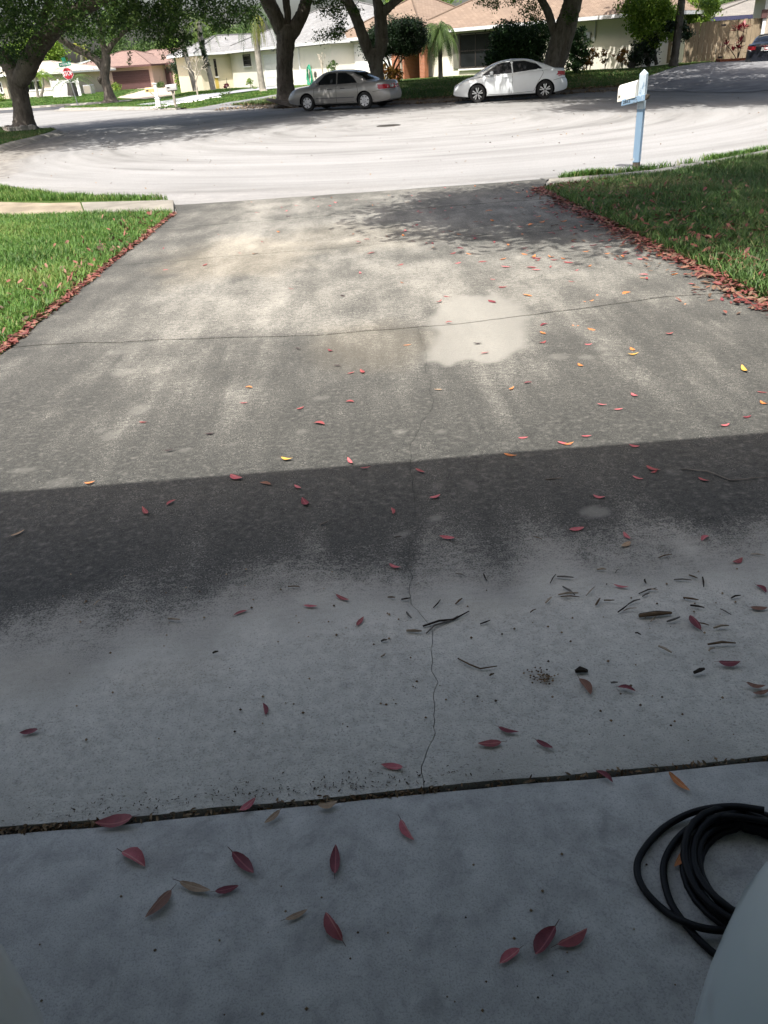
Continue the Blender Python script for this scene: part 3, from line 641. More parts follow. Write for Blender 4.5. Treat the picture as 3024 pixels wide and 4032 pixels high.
# ------------------------------------------------------------------ cars
M['redlens'] = NT('red_tail_lens', .15, .6).color((.30, .012, .02)).m
M['clearlens'] = NT('clear_lens', .12, .6).color((.55, .56, .57)).m
M['chrome'] = simple('bright_alloy', (.62, .63, .64), .3, .5, .85, var=.05)
M['hub'] = simple('silver_hubcap', (.55, .55, .56), .35, .5, .3, var=.08)
M['plate'] = simple('licence_plate', (.62, .66, .66), .4, .4, var=.1, scale=25)
M['seam'] = simple('panel_gap', (.02, .02, .02), .8, .2)
M['carglass'] = mat_glass('tinted_car_glass', (.008, .009, .010), .04)
M['trim'] = simple('grey_side_trim', (.09, .09, .095), .6, .3)
M['under'] = simple('wheel_well_dark', (.01, .01, .01), .9, .1)
def sedan(name, loc, heading, paint, S, wheel='hub', label='', plain=False):
    L, W, belt, wr = S['L'], S['W'] / 2, S['belt'], S['wr']
    root = empty(name, loc, heading)
    o2 = -L / 2
    # lower body loft
    e_ = .6 * (1 - np.cos(np.linspace(0, math.pi / 2, 15)))[:-1]
    st = np.concatenate([e_, [.6] * 0, np.linspace(.6, L - .6, 26), L - e_[::-1]])
    ek = S.get('endk', (.36, .8, 2.7)); endw = (lambda d: (W - .325 + math.sqrt(max(0, .325 ** 2 - (.325 - min(d, .325)) ** 2))) / W) if S.get('round') else lambda d: 1 - ek[0] * (1 - min(max(d, 0) / ek[1], 1)) ** ek[2]
    topz = lambda x: np.interp(x, S['top'][0], S['top'][1])
    V = []; rows = []
    def section(x):
        wv = W * min(endw(x), (1 - .25 * (1 - min(max(L - x, 0) / .55, 1)) ** 2.4) if x > L / 2 else 1); zt = topz(x)
        d = min(x, L - x); zb = S['zb'] + np.interp(d, [0, .1, .5], [.10, .05, 0])
        h = zt - zb; cr = .022 if .9 < x < L - .5 else .016
        return [(wv * .78, zb), (wv * .95, zb + .03), (wv * .985, zb + .13), (wv * 1.0, zb + .40 * h), (wv * .997, zb + .58 * h), (wv * .985, zb + .74 * h), (wv * .965, zt - .085), (wv * .935, zt - .035), (wv * .885, zt - .008), (wv * .55, zt + cr * .7), (0, zt + cr)]
    def endshift(x, z):      # bumpers stand out past the lid and the valance
        a = np.interp(x, [0, .5], [1, 0]); c = np.interp(L - x, [0, .6], [1, 0])
        t = S['tail']; n_ = S['nose']
        return a * np.interp(z, t[0], t[1]) - c * np.interp(z, n_[0], n_[1])
    for x in st:
        half = section(x)
        full = [(y, z) for y, z in half] + [(-y, z) for y, z in half[-2::-1]]
        rows.append(len(V)); V += [(x + o2 + endshift(x, z), y, z) for y, z in full]
    k = 21; n = len(st)
    F = [(i * k + j, i * k + j + 1, (i + 1) * k + j + 1, (i + 1) * k + j) for i in range(n - 1) for j in range(k - 1)]
    F += [(i * k + k - 1, i * k, (i + 1) * k, (i + 1) * k + k - 1) for i in range(n - 1)]
    F += [tuple(range(k)), tuple((n - 1) * k + j for j in range(k - 1, -1, -1))]
    b = MB(); b.add(V, F); body = b.build('body', paint, root, sm=True, angle=70 if plain else 40)
    body.data.materials.append(M['under'])
    cut = MB()
    for xw in S['wheels']:
        for sgn in (1, -1):
            prof = [(.001, 0), (wr + .055, 0), (wr + .055, .5), (.001, .5)]
            c = MB().lathe(prof, 28, 'y', (xw + o2, (W - .26) if sgn > 0 else -(W - .26) - .5, wr))
            cut.add(c.v, c.f)
    co = cut.build('cutter', M['under'], root)
    bm = bmesh.new(); bm.from_mesh(co.data); bmesh.ops.remove_doubles(bm, verts=bm.verts, dist=.002); bmesh.ops.recalc_face_normals(bm, faces=bm.faces); bm.to_mesh(co.data); bm.free()
    md = body.modifiers.new('arch', 'BOOLEAN'); md.operation = 'DIFFERENCE'; md.object = co; md.solver = 'EXACT'; md.material_mode = 'TRANSFER'
    bpy.context.view_layer.update()
    dg = bpy.context.evaluated_depsgraph_get(); nm = bpy.data.meshes.new_from_object(body.evaluated_get(dg))
    body.modifiers.clear(); body.data = nm; bpy.data.objects.remove(co)
    nm.set_sharp_from_angle(angle=math.radians(62 if plain else 40))
    # cabin
    cx_ = np.array(S['roof'][0]); cz = np.array(S['roof'][1])
    xs = np.linspace(cx_[0], cx_[-1], 46); zr = np.array([p[1] for p in spline(list(zip(cx_, cz)), 12)]); zx = np.array([p[0] for p in spline(list(zip(cx_, cz)), 12)])
    roofz = lambda x: np.interp(x, zx, zr)
    V = []
    kt = S.get('tumble', .30)
    for x in xs:
        bz = topz(x) - .025; h = max(roofz(x) - bz, .012); q = min(1, h / .28)
        wb = W * .905 * np.interp(x, [cx_[0], cx_[0] + .7, cx_[-1] - .8, cx_[-1]], [.86, .985, .985, .84])
        side = wb - kt * max(h - .10 * q, 0)
        half = [(wb, bz), (wb - kt * max(h - .1 * q, 0) * .5, bz + (h - .1 * q) * .5), (side, bz + h - .10 * q), (side - .035 * q, bz + h - .045 * q), (side - .11 * q, bz + h - .010 * q), (side * .5, bz + h + .012), (0, bz + h + .02)]
        full = half + [(-y, z) for y, z in half[-2::-1]]
        V += [(x + o2, y, z) for y, z in full]
    k = 13; n = len(xs)
    F = [(i * k + j, i * k + j + 1, (i + 1) * k + j + 1, (i + 1) * k + j) for i in range(n - 1) for j in range(k - 1)]
    F += [tuple(range(k)), tuple((n - 1) * k + j for j in range(k - 1, -1, -1))]
    b = MB(); b.add(V, F); cab = b.build('roof', paint, root, sm=True, angle=50)
    bmx = bmesh.new(); bmx.from_mesh(cab.data); bmx.from_mesh(body.data); T = BVHTree.FromBMesh(bmx); bmx.free()
    def cast(p, d):
        hit = T.ray_cast(Vector(p) - Vector(d) * 3, Vector(d)); return hit
    def patch(nm_, cs, d, mat, off=.004, nu=6, nv=6, par=root):
        d = Vector(d).normalized(); P = []
        for i in range(nv + 1):
            for j in range(nu + 1):
                u, v = j / nu, i / nv
                p = Vector(cs[0]) * (1 - u) * (1 - v) + Vector(cs[1]) * u * (1 - v) + Vector(cs[2]) * u * v + Vector(cs[3]) * (1 - u) * v
                h = cast(p, d); P.append((h[0] + (h[1] if h[1].dot(d) < 0 else -h[1]) * off) if h[0] else p)
        F_ = [(i * (nu + 1) + j, i * (nu + 1) + j + 1, (i + 1) * (nu + 1) + j + 1, (i + 1) * (nu + 1) + j) for i in range(nv) for j in range(nu)]
        bb = MB(); bb.add(P, F_); return bb.build(nm_, mat, par, sm=True, angle=60)
    def sidepoly(nm_, pts, mat, off, par=root):
        out = []
        for sgn in (1, -1):
            bb = MB(); bb.add([(x + o2, 0, z) for x, z in pts], [tuple(range(len(pts)))]); ob = bb.build(nm_, mat, par)
            bq = bmesh.new(); bq.from_mesh(ob.data); bmesh.ops.triangulate(bq, faces=bq.faces); bmesh.ops.subdivide_edges(bq, edges=bq.edges, cuts=4, use_grid_fill=True)
            for v in bq.verts:
                h = cast((v.co.x, 0, v.co.z), (0, -sgn, 0)); v.co.y = (h[0].y if h[0] else sgn * W * .8) + sgn * off
            bq.to_mesh(ob.data); bq.free(); out.append(ob)
        return out
    def ribbon(nm_, pts, wd, mat, off=.002, d=None, sides=(1, -1), par=root):
        for sgn in sides:
            P = []; Q = [np.array(p) for p in spline(pts, 8)]
            for i, p in enumerate(Q):
                t = Q[min(i + 1, len(Q) - 1)] - Q[max(i - 1, 0)]; t = t / (np.hypot(*t) + 1e-9); nn = np.array([-t[1], t[0]]) * wd / 2
                for s_ in (1, -1):
                    q = p + nn * s_; dd = (0, -sgn, 0)
                    h = cast((q[0] + o2, 0, q[1]), dd)
                    P.append((h[0] + Vector((0, sgn * off, 0))) if h[0] else Vector((q[0] + o2, sgn * W, q[1])))
            bb = MB(); bb.add(P, [(2 * i, 2 * i + 1, 2 * i + 3, 2 * i + 2) for i in range(len(Q) - 1)]); bb.build(nm_, mat, par)
    # glass
    for wpts in S['sidewin']:
        c = np.mean(wpts, 0); big = [tuple(c + (np.array(p) - c) * np.array([1 + .03 / max(.1, abs(p[0] - c[0])), 1 + .02 / max(.06, abs(p[1] - c[1]))])) for p in wpts]
        sidepoly('window_seal', big, M['black'], .003); sidepoly('side_window', wpts, M['carglass'], .007)
    xw0, xw1, hw0, hw1 = S['wind']; patch('windshield', [(xw0 + o2, -hw0, 1.2), (xw0 + o2, hw0, 1.2), (xw1 + o2, hw1, 1.2), (xw1 + o2, -hw1, 1.2)], (0, 0, -1), M['carglass'], .005, 8, 6)
    xr0, xr1, hr0, hr1 = S['rearwin']; patch('rear_window', [(xr0 + o2, -hr0, 1.2), (xr0 + o2, hr0, 1.2), (xr1 + o2, hr1, 1.2), (xr1 + o2, -hr1, 1.2)], (0, 0, -1), M['carglass'], .005, 8, 6)
    # lamps
    for sgn in (() if plain else (1, -1)):
        z0, z1, zi0, zi1, xl, yi = S['taillamp']
        t_ = patch('taillight', [(o2, sgn * W * .93, z0), (o2, sgn * W * .93, z1), (o2, sgn * yi, zi1), (o2, sgn * yi, zi0)], (1, 0, 0), M['redlens'], .008, 4, 6)
        patch('side_lens', [(.03 + o2, 0, z0 + .01), (xl + o2, 0, z0 + .06), (xl * .8 + o2, 0, z1 - .01), (.05 + o2, 0, z1)], (0, -sgn, 0), M['redlens'], .008, 6, 4, t_)
        if S.get('taillow'):
            patch('lower_lens', [(.03 + o2, 0, z0 - .03), (xl * .75 + o2, 0, z0 + .03), (xl + o2, 0, z0 + .06), (.03 + o2, 0, z0 + .012)], (0, -sgn, 0), M['clearlens'], .009, 6, 2, t_)
        z0, z1, xl = S['headlamp']
        patch('headlight', [(L - .03 + o2, 0, z0), (L - xl + o2, 0, z0 + .05), (L - xl * .95 + o2, 0, z1), (L - .12 + o2, 0, z1 - .03)], (0, -sgn, 0), M['clearlens'], .008, 6, 4)
    # plate, handles, seams, mirrors
    zp = S['plate']
    h = cast((o2, 0, zp), (1, 0, 0)); xp = h[0].x if h[0] else o2
    MB().box((xp - .014, -.155, zp - .08), (xp - .002, .155, zp + .08)).build('licence_plate', M['plate'], root, bev=.004)
    for hx, hz in S['handles']:
        for sgn in (1, -1):
            h = cast((hx + o2, 0, hz), (0, -sgn, 0)); y = h[0].y if h[0] else sgn * W
            a = sorted((y - .004 * sgn, y + .03 * sgn)); MB().box((hx - .1 + o2, a[0], hz - .016), (hx + .1 + o2, a[1], hz + .016)).build('door_handle', S.get('handlemat', paint), root, bev=.01)
    for pts in ([] if plain else S['seams']): ribbon('door_gap', pts, .012, M['seam'])
    if S.get('mould'): ribbon('side_moulding', S['mould'], .028, M['trim'], .008)
    if S.get('rearbump') and not plain: ribbon('bumper_gap', S['rearbump'], .012, M['seam'])
    for sgn in (1, -1):
        xm, zm = S['mirror']; yb = W * .90
        bb = MB(); bb.lathe([(.001, -.11), (.055, -.10), (.075, -.05), (.078, .03), (.06, .09), (.001, .10)], 14, 'y', (xm + o2, sgn * (yb + .10), zm))
        mo = bb.build('mirror', paint, root, sm=True); mo.data.transform(Matrix.Translation((0, 0, 0)))
        MB().box((xm - .02 + o2, min(sgn * (yb - .04), sgn * (yb + .06)), zm - .045), (xm + .05 + o2, max(sgn * (yb - .04), sgn * (yb + .06)), zm - .015)).build('mirror_arm', M['black'], root)
    b = MB(); b.box((.5 + o2, -W * .8, S['zb'] - .06), (L - .5 + o2, W * .8, S['zb'] + .02)); b.build('underbody', M['under'], root)
    # wheels
    for xw in S['wheels']:
        for sgn in (1, -1):
            yc = sgn * (W - .115)
            prof = [(wr * .64, -.09), (wr * .72, -.105), (wr * .93, -.10), (wr * .985, -.075), (wr, -.03), (wr, .03), (wr * .985, .075), (wr * .93, .10), (wr * .72, .105), (wr * .64, .09)]
            tb = MB().lathe(prof, 36, 'y', (xw + o2, yc, wr)); t_ = tb.build('wheel', M['tyre'], root, sm=True, angle=50)
            yo = yc + sgn * .085; rr = wr * .66
            Y = lambda d: yo + sgn * d
            if wheel == 'hub':
                hb = MB().lathe([(.001, Y(.022)), (.05, Y(.022)), (.08, Y(.012)), (rr * .62, Y(.010)), (rr * .9, Y(.016)), (rr, Y(.006)), (rr, Y(-.03))], 32, 'y', (xw + o2, 0, wr)); hb.build('hubcap', M['hub'], t_, sm=True, angle=30)
                for q in range(7):
                    a = q / 7 * 2 * math.pi + .3; ca, sa = math.cos(a), math.sin(a); e = MB()
                    P = []
                    for j in range(10):
                        th = j / 10 * 2 * math.pi; ru = rr * .78 + .16 * rr * math.cos(th) ; tg = rr * .115 * math.sin(th)
                        P.append((xw + o2 + ru * ca - tg * sa, Y(.0185), wr + ru * sa + tg * ca))
                    e.add(P, [tuple(range(10))]); e.build('vent_hole', M['under'], t_)
                for q in range(5):
                    a = q / 5 * 2 * math.pi; e = MB(); r0 = rr * .3
                    e.add([(xw + o2 + r0 * math.cos(a) + .012 * math.cos(j * 1.05), Y(.022), wr + r0 * math.sin(a) + .012 * math.sin(j * 1.05)) for j in range(6)], [tuple(range(6))]); e.build('bolt_hole', M['under'], t_)
            else:
                MB().lathe([(.001, Y(-.05)), (rr, Y(-.05)), (rr, Y(0)), (rr * 1.03, Y(.004))], 32, 'y', (xw + o2, 0, wr)).build('rim', M['under'], t_, sm=True)
                MB().lathe([(rr * .93, Y(.0)), (rr * .96, Y(.012)), (rr * 1.03, Y(.008)), (rr * 1.03, Y(-.02))], 32, 'y', (xw + o2, 0, wr)).build('rim_lip', M['under'] if True else 0, t_, sm=True)
                for q in range(5):
                    for s2 in (-.17, .17):
                        a = q / 5 * 2 * math.pi + .3; a0 = a + s2 * .55; a1 = a + s2 * 1.35
                        def pt(r, an, tw, d): return (xw + o2 + r * math.cos(an) - tw * math.sin(an), Y(d), wr + r * math.sin(an) + tw * math.cos(an))
                        e = MB(); r0, r1 = rr * .16, rr * .985
                        w0, w1 = .016, .024
                        P = [pt(r0, a0, -w0, .0), pt(r0, a0, w0, .0), pt(r1, a1, w1, .002), pt(r1, a1, -w1, .002), pt(r0, a0, -w0 * .8, .02), pt(r0, a0, w0 * .8, .02), pt(r1, a1, w1 * .85, .014), pt(r1, a1, -w1 * .85, .014)]
                        e.add(P, [(0, 3, 2, 1), (4, 5, 6, 7), (0, 1, 5, 4), (1, 2, 6, 5), (2, 3, 7, 6), (3, 0, 4, 7)]); e.build('spoke', M['chrome'], t_)
                MB().lathe([(.001, Y(.026)), (.028, Y(.024)), (.032, Y(.005))], 14, 'y', (xw + o2, 0, wr)).build('hub_cap', M['trim'], t_, sm=True)
    tag(root, label, 'car')
    return root
SILVER = dict(L=4.8, W=1.78, belt=.93, wr=.315, zb=.22, top=([0, .12, .9, 1.15, 3.3, 3.75, 4.35, 4.62, 4.8], [.86, .97, 1.00, .96, .93, .91, .85, .79, .70]),
              tail=([.15, .3, .45, .62, .68, .95], [.10, .02, 0, .02, .10, .13]), nose=([.15, .3, .5, .56, .8], [.10, .02, 0, .05, .16]),
              wheels=(1.04, 3.76), roof=([.92, 1.35, 1.72, 2.2, 2.62, 3.02, 3.42, 3.72], [.99, 1.23, 1.375, 1.43, 1.435, 1.37, 1.17, .93]),
              sidewin=[[(1.42, .985), (2.28, .965), (2.29, 1.35), (1.92, 1.335), (1.62, 1.19)], [(2.37, .965), (3.34, .965), (3.2, 1.07), (2.90, 1.27), (2.72, 1.345), (2.38, 1.35)]],
              wind=(3.62, 2.95, .70, .56), rearwin=(1.02, 1.62, .66, .56), taillamp=(.70, .87, .72, .84, .46, .36), headlamp=(.58, .71, .30), plate=.77,
              handles=[(2.02, .80), (3.06 - .42, .78)], handlemat=M['trim'], mould=[(1.50, .46), (2.4, .46), (3.32, .46)],
              seams=[[(1.45, .30), (1.32, .62), (1.38, .90)], [(2.34, .28), (2.33, .6), (2.33, .94)], [(3.38, .27), (3.4, .6), (3.38, .90)], [(1.40, .30), (2.4, .265), (3.38, .28)]],
              rearbump=[(.06, .66), (.35, .66), (.66, .62)], mirror=(3.22, .99), tumble=.34)
WHITE = dict(L=4.55, W=1.77, belt=.95, wr=.325, zb=.20, top=([0, .10, .55, .9, 2.6, 3.3, 3.75, 4.2, 4.42, 4.55], [.90, 1.02, 1.05, 1.03, .95, .93, .88, .78, .69, .56]),
             tail=([.15, .3, .45, .62, .72, 1.0], [.12, .03, 0, .03, .13, .10]), nose=([.15, .28, .5, .60, .8], [.04, .0, .03, .07, .22]),
             wheels=(.92, 3.60), roof=([.52, 1.0, 1.5, 1.95, 2.35, 2.75, 3.2, 3.72], [1.04, 1.24, 1.385, 1.432, 1.425, 1.365, 1.20, .93]),
             sidewin=[[(1.06, 1.085), (2.16, 1.0), (2.20, 1.36), (1.75, 1.355), (1.35, 1.26)], [(2.26, .995), (3.40, .965), (3.15, 1.12), (2.80, 1.28), (2.55, 1.345), (2.30, 1.355)]],
             wind=(3.60, 2.78, .68, .56), rearwin=(.66, 1.36, .62, .55), taillamp=(.76, .95, .80, .93, .50, .40), taillow=True, headlamp=(.60, .70, .36), plate=.80,
             handles=[(1.48, .87), (2.48, .84)], seams=[[(1.36, .30), (1.22, .58), (1.02, .90), (1.06, 1.02)], [(2.24, .26), (2.22, .6), (2.21, .96)], [(3.28, .26), (3.3, .6), (3.26, .92)], [(1.36, .30), (2.3, .26), (3.28, .27)]],
             rearbump=[(.06, .70), (.3, .70), (.60, .64)], mirror=(3.05, 1.02), tumble=.36)
GAR = dict(SILVER, round=True, top=([0, .04, .10, .2, .35, .9, 1.15, 3.3, 3.75, 4.35, 4.62, 4.8], [.70, .745, .79, .83, .87, .92, .93, .93, .91, .85, .79, .70]), tail=([.15, .3, .45, .7, .9], [.06, .02, 0, 0, .03]), roof=([1.0, 1.35, 1.72, 2.2, 2.62, 3.02, 3.42, 3.72], [.93, 1.15, 1.33, 1.42, 1.435, 1.37, 1.17, .93]))
P_silver = mat_paint('silver_car_paint', (.27, .26, .245), .34, .35)
P_white = mat_paint('white_car_paint', (.62, .645, .65), .3, 0.0)
P_navy = mat_paint('navy_car_paint', (.010, .012, .019), .25, .2)
P_blue = mat_paint('blue_grey_car_paint', (.56, .63, .66), .36, .1)
P_beige = mat_paint('pewter_car_paint', (.55, .54, .505), .36, .1)
def place_car(fn, fwp, rwp, S, z): # front and rear near-side wheel contact points -> centre and heading
    f_ = np.array(fwp); r_ = np.array(rwp); d = (f_ - r_) / np.hypot(*(f_ - r_)); left = np.array([-d[1], d[0]])
    mid = (f_ + r_) / 2 - left * (S['W'] / 2 - .115)
    off = (S['wheels'][0] + S['wheels'][1]) / 2 - S['L'] / 2
    c = mid - d * off
    return (c[0], c[1], z), math.atan2(d[1], d[0])
loc, hd = place_car(None, (-1.15, 37.35), (1.25, 36.05), SILVER, RZ + .004)
sedan('parked_car', loc, hd, P_silver, SILVER, 'hub', 'silver four-door saloon parked by the kerb beside the thick oak trunk')
loc, hd = place_car(None, (5.75, 35.18), (8.37, 34.86), WHITE, RZ + .004)
sedan('parked_car', loc, hd, P_white, WHITE, 'alloy', 'white four-door saloon with dark spoked wheels parked by the shady lawn')
sedan('parked_car', (22.0, 44.0, -.04), math.radians(55), P_navy, WHITE, 'alloy', 'dark navy car backed up to the wooden fence, cut off by the photo edge')
# two cars inside the garage, either side of the view
sedan('garaged_car', (1.175, -1.785, .004), math.radians(-90), P_blue, GAR, 'hub', 'pale blue-grey car in the garage, rounded rear corner beside the black hose', True)
sedan('garaged_car', (-1.285, -1.72, .004), math.radians(-90), P_beige, GAR, 'hub', 'grey-beige car in the garage whose rear corner fills the lower left edge', True)
# ------------------------------------------------------------------ vegetation
def leaf_cloud(C, size, rng, flat=0.0, droop=0.0, aspect=.42):
    """one diamond-shaped leaf per centre: V, F, rnd"""
    n = len(C); a = rng.normal(size=(n, 3)); a[:, 2] = a[:, 2] * (1 - flat) - droop
    a /= np.linalg.norm(a, axis=1)[:, None]
    t = rng.normal(size=(n, 3)); t[:, 2] *= .6
    b = np.cross(a, t); b /= np.linalg.norm(b, axis=1)[:, None] + 1e-9
    s = (size * (.65 + .7 * rng.random(n)))[:, None]
    nrm = np.cross(a, b)
    V = np.stack([C - a * s * .5, C + b * s * aspect * .5 + nrm * s * .06, C + a * s * .5, C - b * s * aspect * .5 + nrm * s * .06], 1).reshape(-1, 3)
    F = np.arange(4 * n).reshape(n, 4); r = np.repeat(rng.random(n), 4)
    return V, F, r
def clump_points(clumps, rng):
    out = []; sz = []
    for (c, r, n, s) in clumps:
        p = rng.normal(size=(n, 3)) * np.array([r, r, r * .7]) * .55
        out.append(np.array(c) + p); sz.append(np.full(n, s))
    return np.concatenate(out), np.concatenate(sz)
def crown(name, clumps, mat, parent, seed=0, flat=.2, droop=.25, aspect=.45, extra=None):
    rng = np.random.default_rng(seed); C, S_ = clump_points(clumps, rng)
    V, F, r = leaf_cloud(C, S_, rng, flat, droop, aspect)
    # clump-level tint
    tint = np.repeat(np.concatenate([np.full(c[2], rng.normal() * .14) for c in clumps]), 4)
    me = mesh_np(name, V - np.array(parent.location), F, mat, False, {'rnd': np.clip(r * .75 + .12 + tint, 0, 1)})
    return link(name, me, parent)
def ell_clumps(c, rad, n, r, k, s, rng, shell=.35, zmin=None, keep=None):
    out = []
    while len(out) < n:
        d = rng.normal(size=3); d /= np.linalg.norm(d); q = (shell + (1 - shell) * rng.random()) ** .6
        p = np.array(c) + d * np.array(rad) * q
        if zmin is not None and p[2] < zmin: p[2] = zmin + rng.random() * .6
        if keep is not None and not keep(p): continue
        out.append((p, r * (.6 + .8 * rng.random()), int(k * (.5 + rng.random())), s))
    return out
def px_clumps(boxes, rng, r, k, s):
    out = []
    for (x, y, rx, ry, n, Y0, Y1) in boxes:
        for _ in range(n):
            a = rng.random() * 6.283; q = math.sqrt(rng.random())
            Y = Y0 + (Y1 - Y0) * rng.random()
            out.append((at(x + rx * q * math.cos(a), y + ry * q * math.sin(a), Y), r * (.6 + .8 * rng.random()), int(k * (.5 + rng.random())), s))
    return out
def limb(b, pts, seed=0, n=14, lump=.06, sub=6):
    """pts: (photo x, photo y, depth Y, radius)"""
    Q = [(*at(x, y, Y), r) for x, y, Y, r in pts]; S_ = spline(Q, sub)
    b.tube([p[:3] for p in S_], [max(.01, p[3]) for p in S_], n, True, lump, seed)
def tree(label, base, limbs, clumps, bark, leaf, group=None, seed=0, name='oak_tree', **kw):
    root = empty(name, base); b = MB()
    for i, l in enumerate(limbs): limb(b, l, seed + i)
    b.build('trunk', bark, root, sm=True, angle=80, off=base)
    if clumps: crown('crown', clumps, leaf, root, seed, **kw)
    return tag(root, label, 'tree', group)
R1 = np.random.default_rng(11)
def keep_out(p):   # foliage that would hang into the open middle of the view
    v = p - CAM; Z = v @ _fw
    if Z < .5: return True
    y = CYP - FPX * (v @ _U) / Z; x = CXP + FPX * (v @ _R) / Z
    return y < -60 or x < -250 or x > 3300
OAKS = 'live oaks around the turning circle'
# left corner oak
bx = tuple(at(100, 514, 35.2)); bx = (bx[0], bx[1], -.25)
cl = ell_clumps((-9.5, 30.5, 7.0), (8.5, 8.5, 3.0), 290, .95, 140, .36, R1, .2, 4.3, keep_out)
cl += px_clumps([(60, 60, 170, 70, 70, 30, 36), (200, 20, 200, 60, 60, 29, 36), (60, 170, 90, 90, 40, 33, 36), (420, 40, 170, 60, 55, 31, 36), (600, 40, 130, 70, 45, 31, 36), (720, 20, 120, 40, 25, 31, 35),
                 (300, 95, 90, 35, 12, 32, 36), (640, 110, 70, 60, 22, 32, 35), (700, 150, 40, 50, 12, 33, 34), (420, 100, 50, 20, 4, 33, 36), (850, 30, 90, 60, 26, 31, 35), (860, 100, 40, 25, 8, 32, 34),
                 (25, 240, 30, 35, 6, 35, 36), (940, 30, 60, 60, 12, 31, 34), (645, 175, 14, 30, 4, 33, 33.5), (690, 185, 20, 20, 4, 33, 33.5), (985, 60, 14, 70, 5, 32, 34)], R1, .34, 46, .115)
cl += [(at(511, 208 + 9 * i, 33), .07, 12, .08) for i in range(6)] + [(at(641, 216 + 7 * i, 33), .07, 12, .08) for i in range(3)]
tr = tree('wide oak on the street corner whose trunk stands at the left edge', bx, [
    [(98, 530, 35.2, .82), (100, 512, 35.2, .66), (98, 492, 35.2, .47), (92, 450, 35.2, .37), (84, 400, 35.2, .345), (74, 350, 35.2, .35), (66, 312, 35.2, .36), (62, 285, 35.2, .3)],
    [(72, 330, 35.2, .28), (52, 285, 35.3, .30), (22, 240, 35.4, .27), (-25, 190, 35.6, .24), (-90, 130, 36, .2)],
    [(72, 330, 35.1, .30), (100, 280, 35.0, .36), (125, 225, 34.8, .37), (165, 165, 34.4, .34), (225, 105, 34, .29), (300, 50, 33.4, .25), (390, 0, 32.8, .22), (520, -50, 32, .16)],
    [(150, 185, 34.6, .2), (160, 100, 34.4, .17), (190, 20, 34.2, .14), (210, -60, 34, .1)]], cl, M['bark'], M['oak'], OAKS, 1)
SO = ['leftmost', 'second from left', 'third from left', 'broadest', 'rightmost', 'raised one', 'smallest']
for px_, z_, sx in ((48, 0, .13), (62, .01, .1), (80, 0, .15), (105, .02, .2), (135, .01, .14), (128, .05, .1), (92, .05, .09)):
    p = at(px_, 520, 34.5); rk = Matrix.Rotation(random.random() * 3, 3, 'Z')
    P = [rk @ Vector((random.uniform(.7, 1) * sx * a, random.uniform(.6, 1) * .11 * c, random.uniform(.7, 1) * .11 * d)) for a in (-1, 1) for c in (-1, 1) for d in (-1, 1)]
    e = empty if False else None
    bb = MB(); bb.add([(p[0] + v.x, p[1] + v.y, -.14 + z_ + v.z) for v in P], [(0, 1, 3, 2), (4, 6, 7, 5), (0, 4, 5, 1), (2, 3, 7, 6), (0, 2, 6, 4), (1, 5, 7, 3)])
    o = bb.build('edging_stone', M['kerb'], None, off=None, bev=.03)
    tag(o, 'small pale stone at the foot of the corner oak, %s in its row' % SO.pop(0), 'stone', 'stones round the corner oak')
# oak by the stop sign
b2 = at(432, 399, 64); b2 = (b2[0], b2[1], ground_z(b2[0], b2[1]) - .05)
cl = ell_clumps((-15.5, 63, 8.2), (8, 7, 3.2), 120, 1.0, 80, .4, R1, .2, 5.8, keep_out)
cl += px_clumps([(400, 110, 100, 60, 34, 61, 66), (300, 120, 60, 45, 13, 61, 66), (470, 60, 90, 60, 30, 61, 66), (350, 180, 35, 22, 5, 63, 65), (240, 120, 45, 30, 6, 63, 65), (365, 215, 40, 20, 6, 64, 66), (540, 130, 20, 25, 6, 63, 65), (455, 110, 30, 20, 5, 64, 65), (575, 90, 40, 20, 7, 63, 64)], R1, .55, 42, .2)
tree('forked oak on the corner lawn between stop sign and mailboxes', b2, [
    [(436, 404, 64, .75), (434, 392, 64, .48), (424, 352, 64, .32), (412, 312, 64, .32), (414, 270, 64, .33), (418, 235, 64, .32), (414, 205, 64, .25), (400, 150, 64, .18), (390, 60, 64, .14)],
    [(408, 278, 64, .22), (385, 242, 64, .25), (345, 215, 64, .23), (290, 188, 64, .22), (240, 155, 63.6, .2), (195, 122, 63.2, .18), (150, 80, 63, .12)],
    [(418, 225, 64, .16), (430, 192, 64, .18), (455, 158, 64, .17), (490, 122, 64, .17), (540, 92, 64, .16), (620, 60, 63, .12), (700, 20, 62, .08)],
    [(400, 312, 63.9, .1), (393, 310, 63.8, .16), (392, 318, 63.8, .12), (398, 330, 63.9, .08)]], cl, M['bark'], M['oakl'], OAKS, 21)
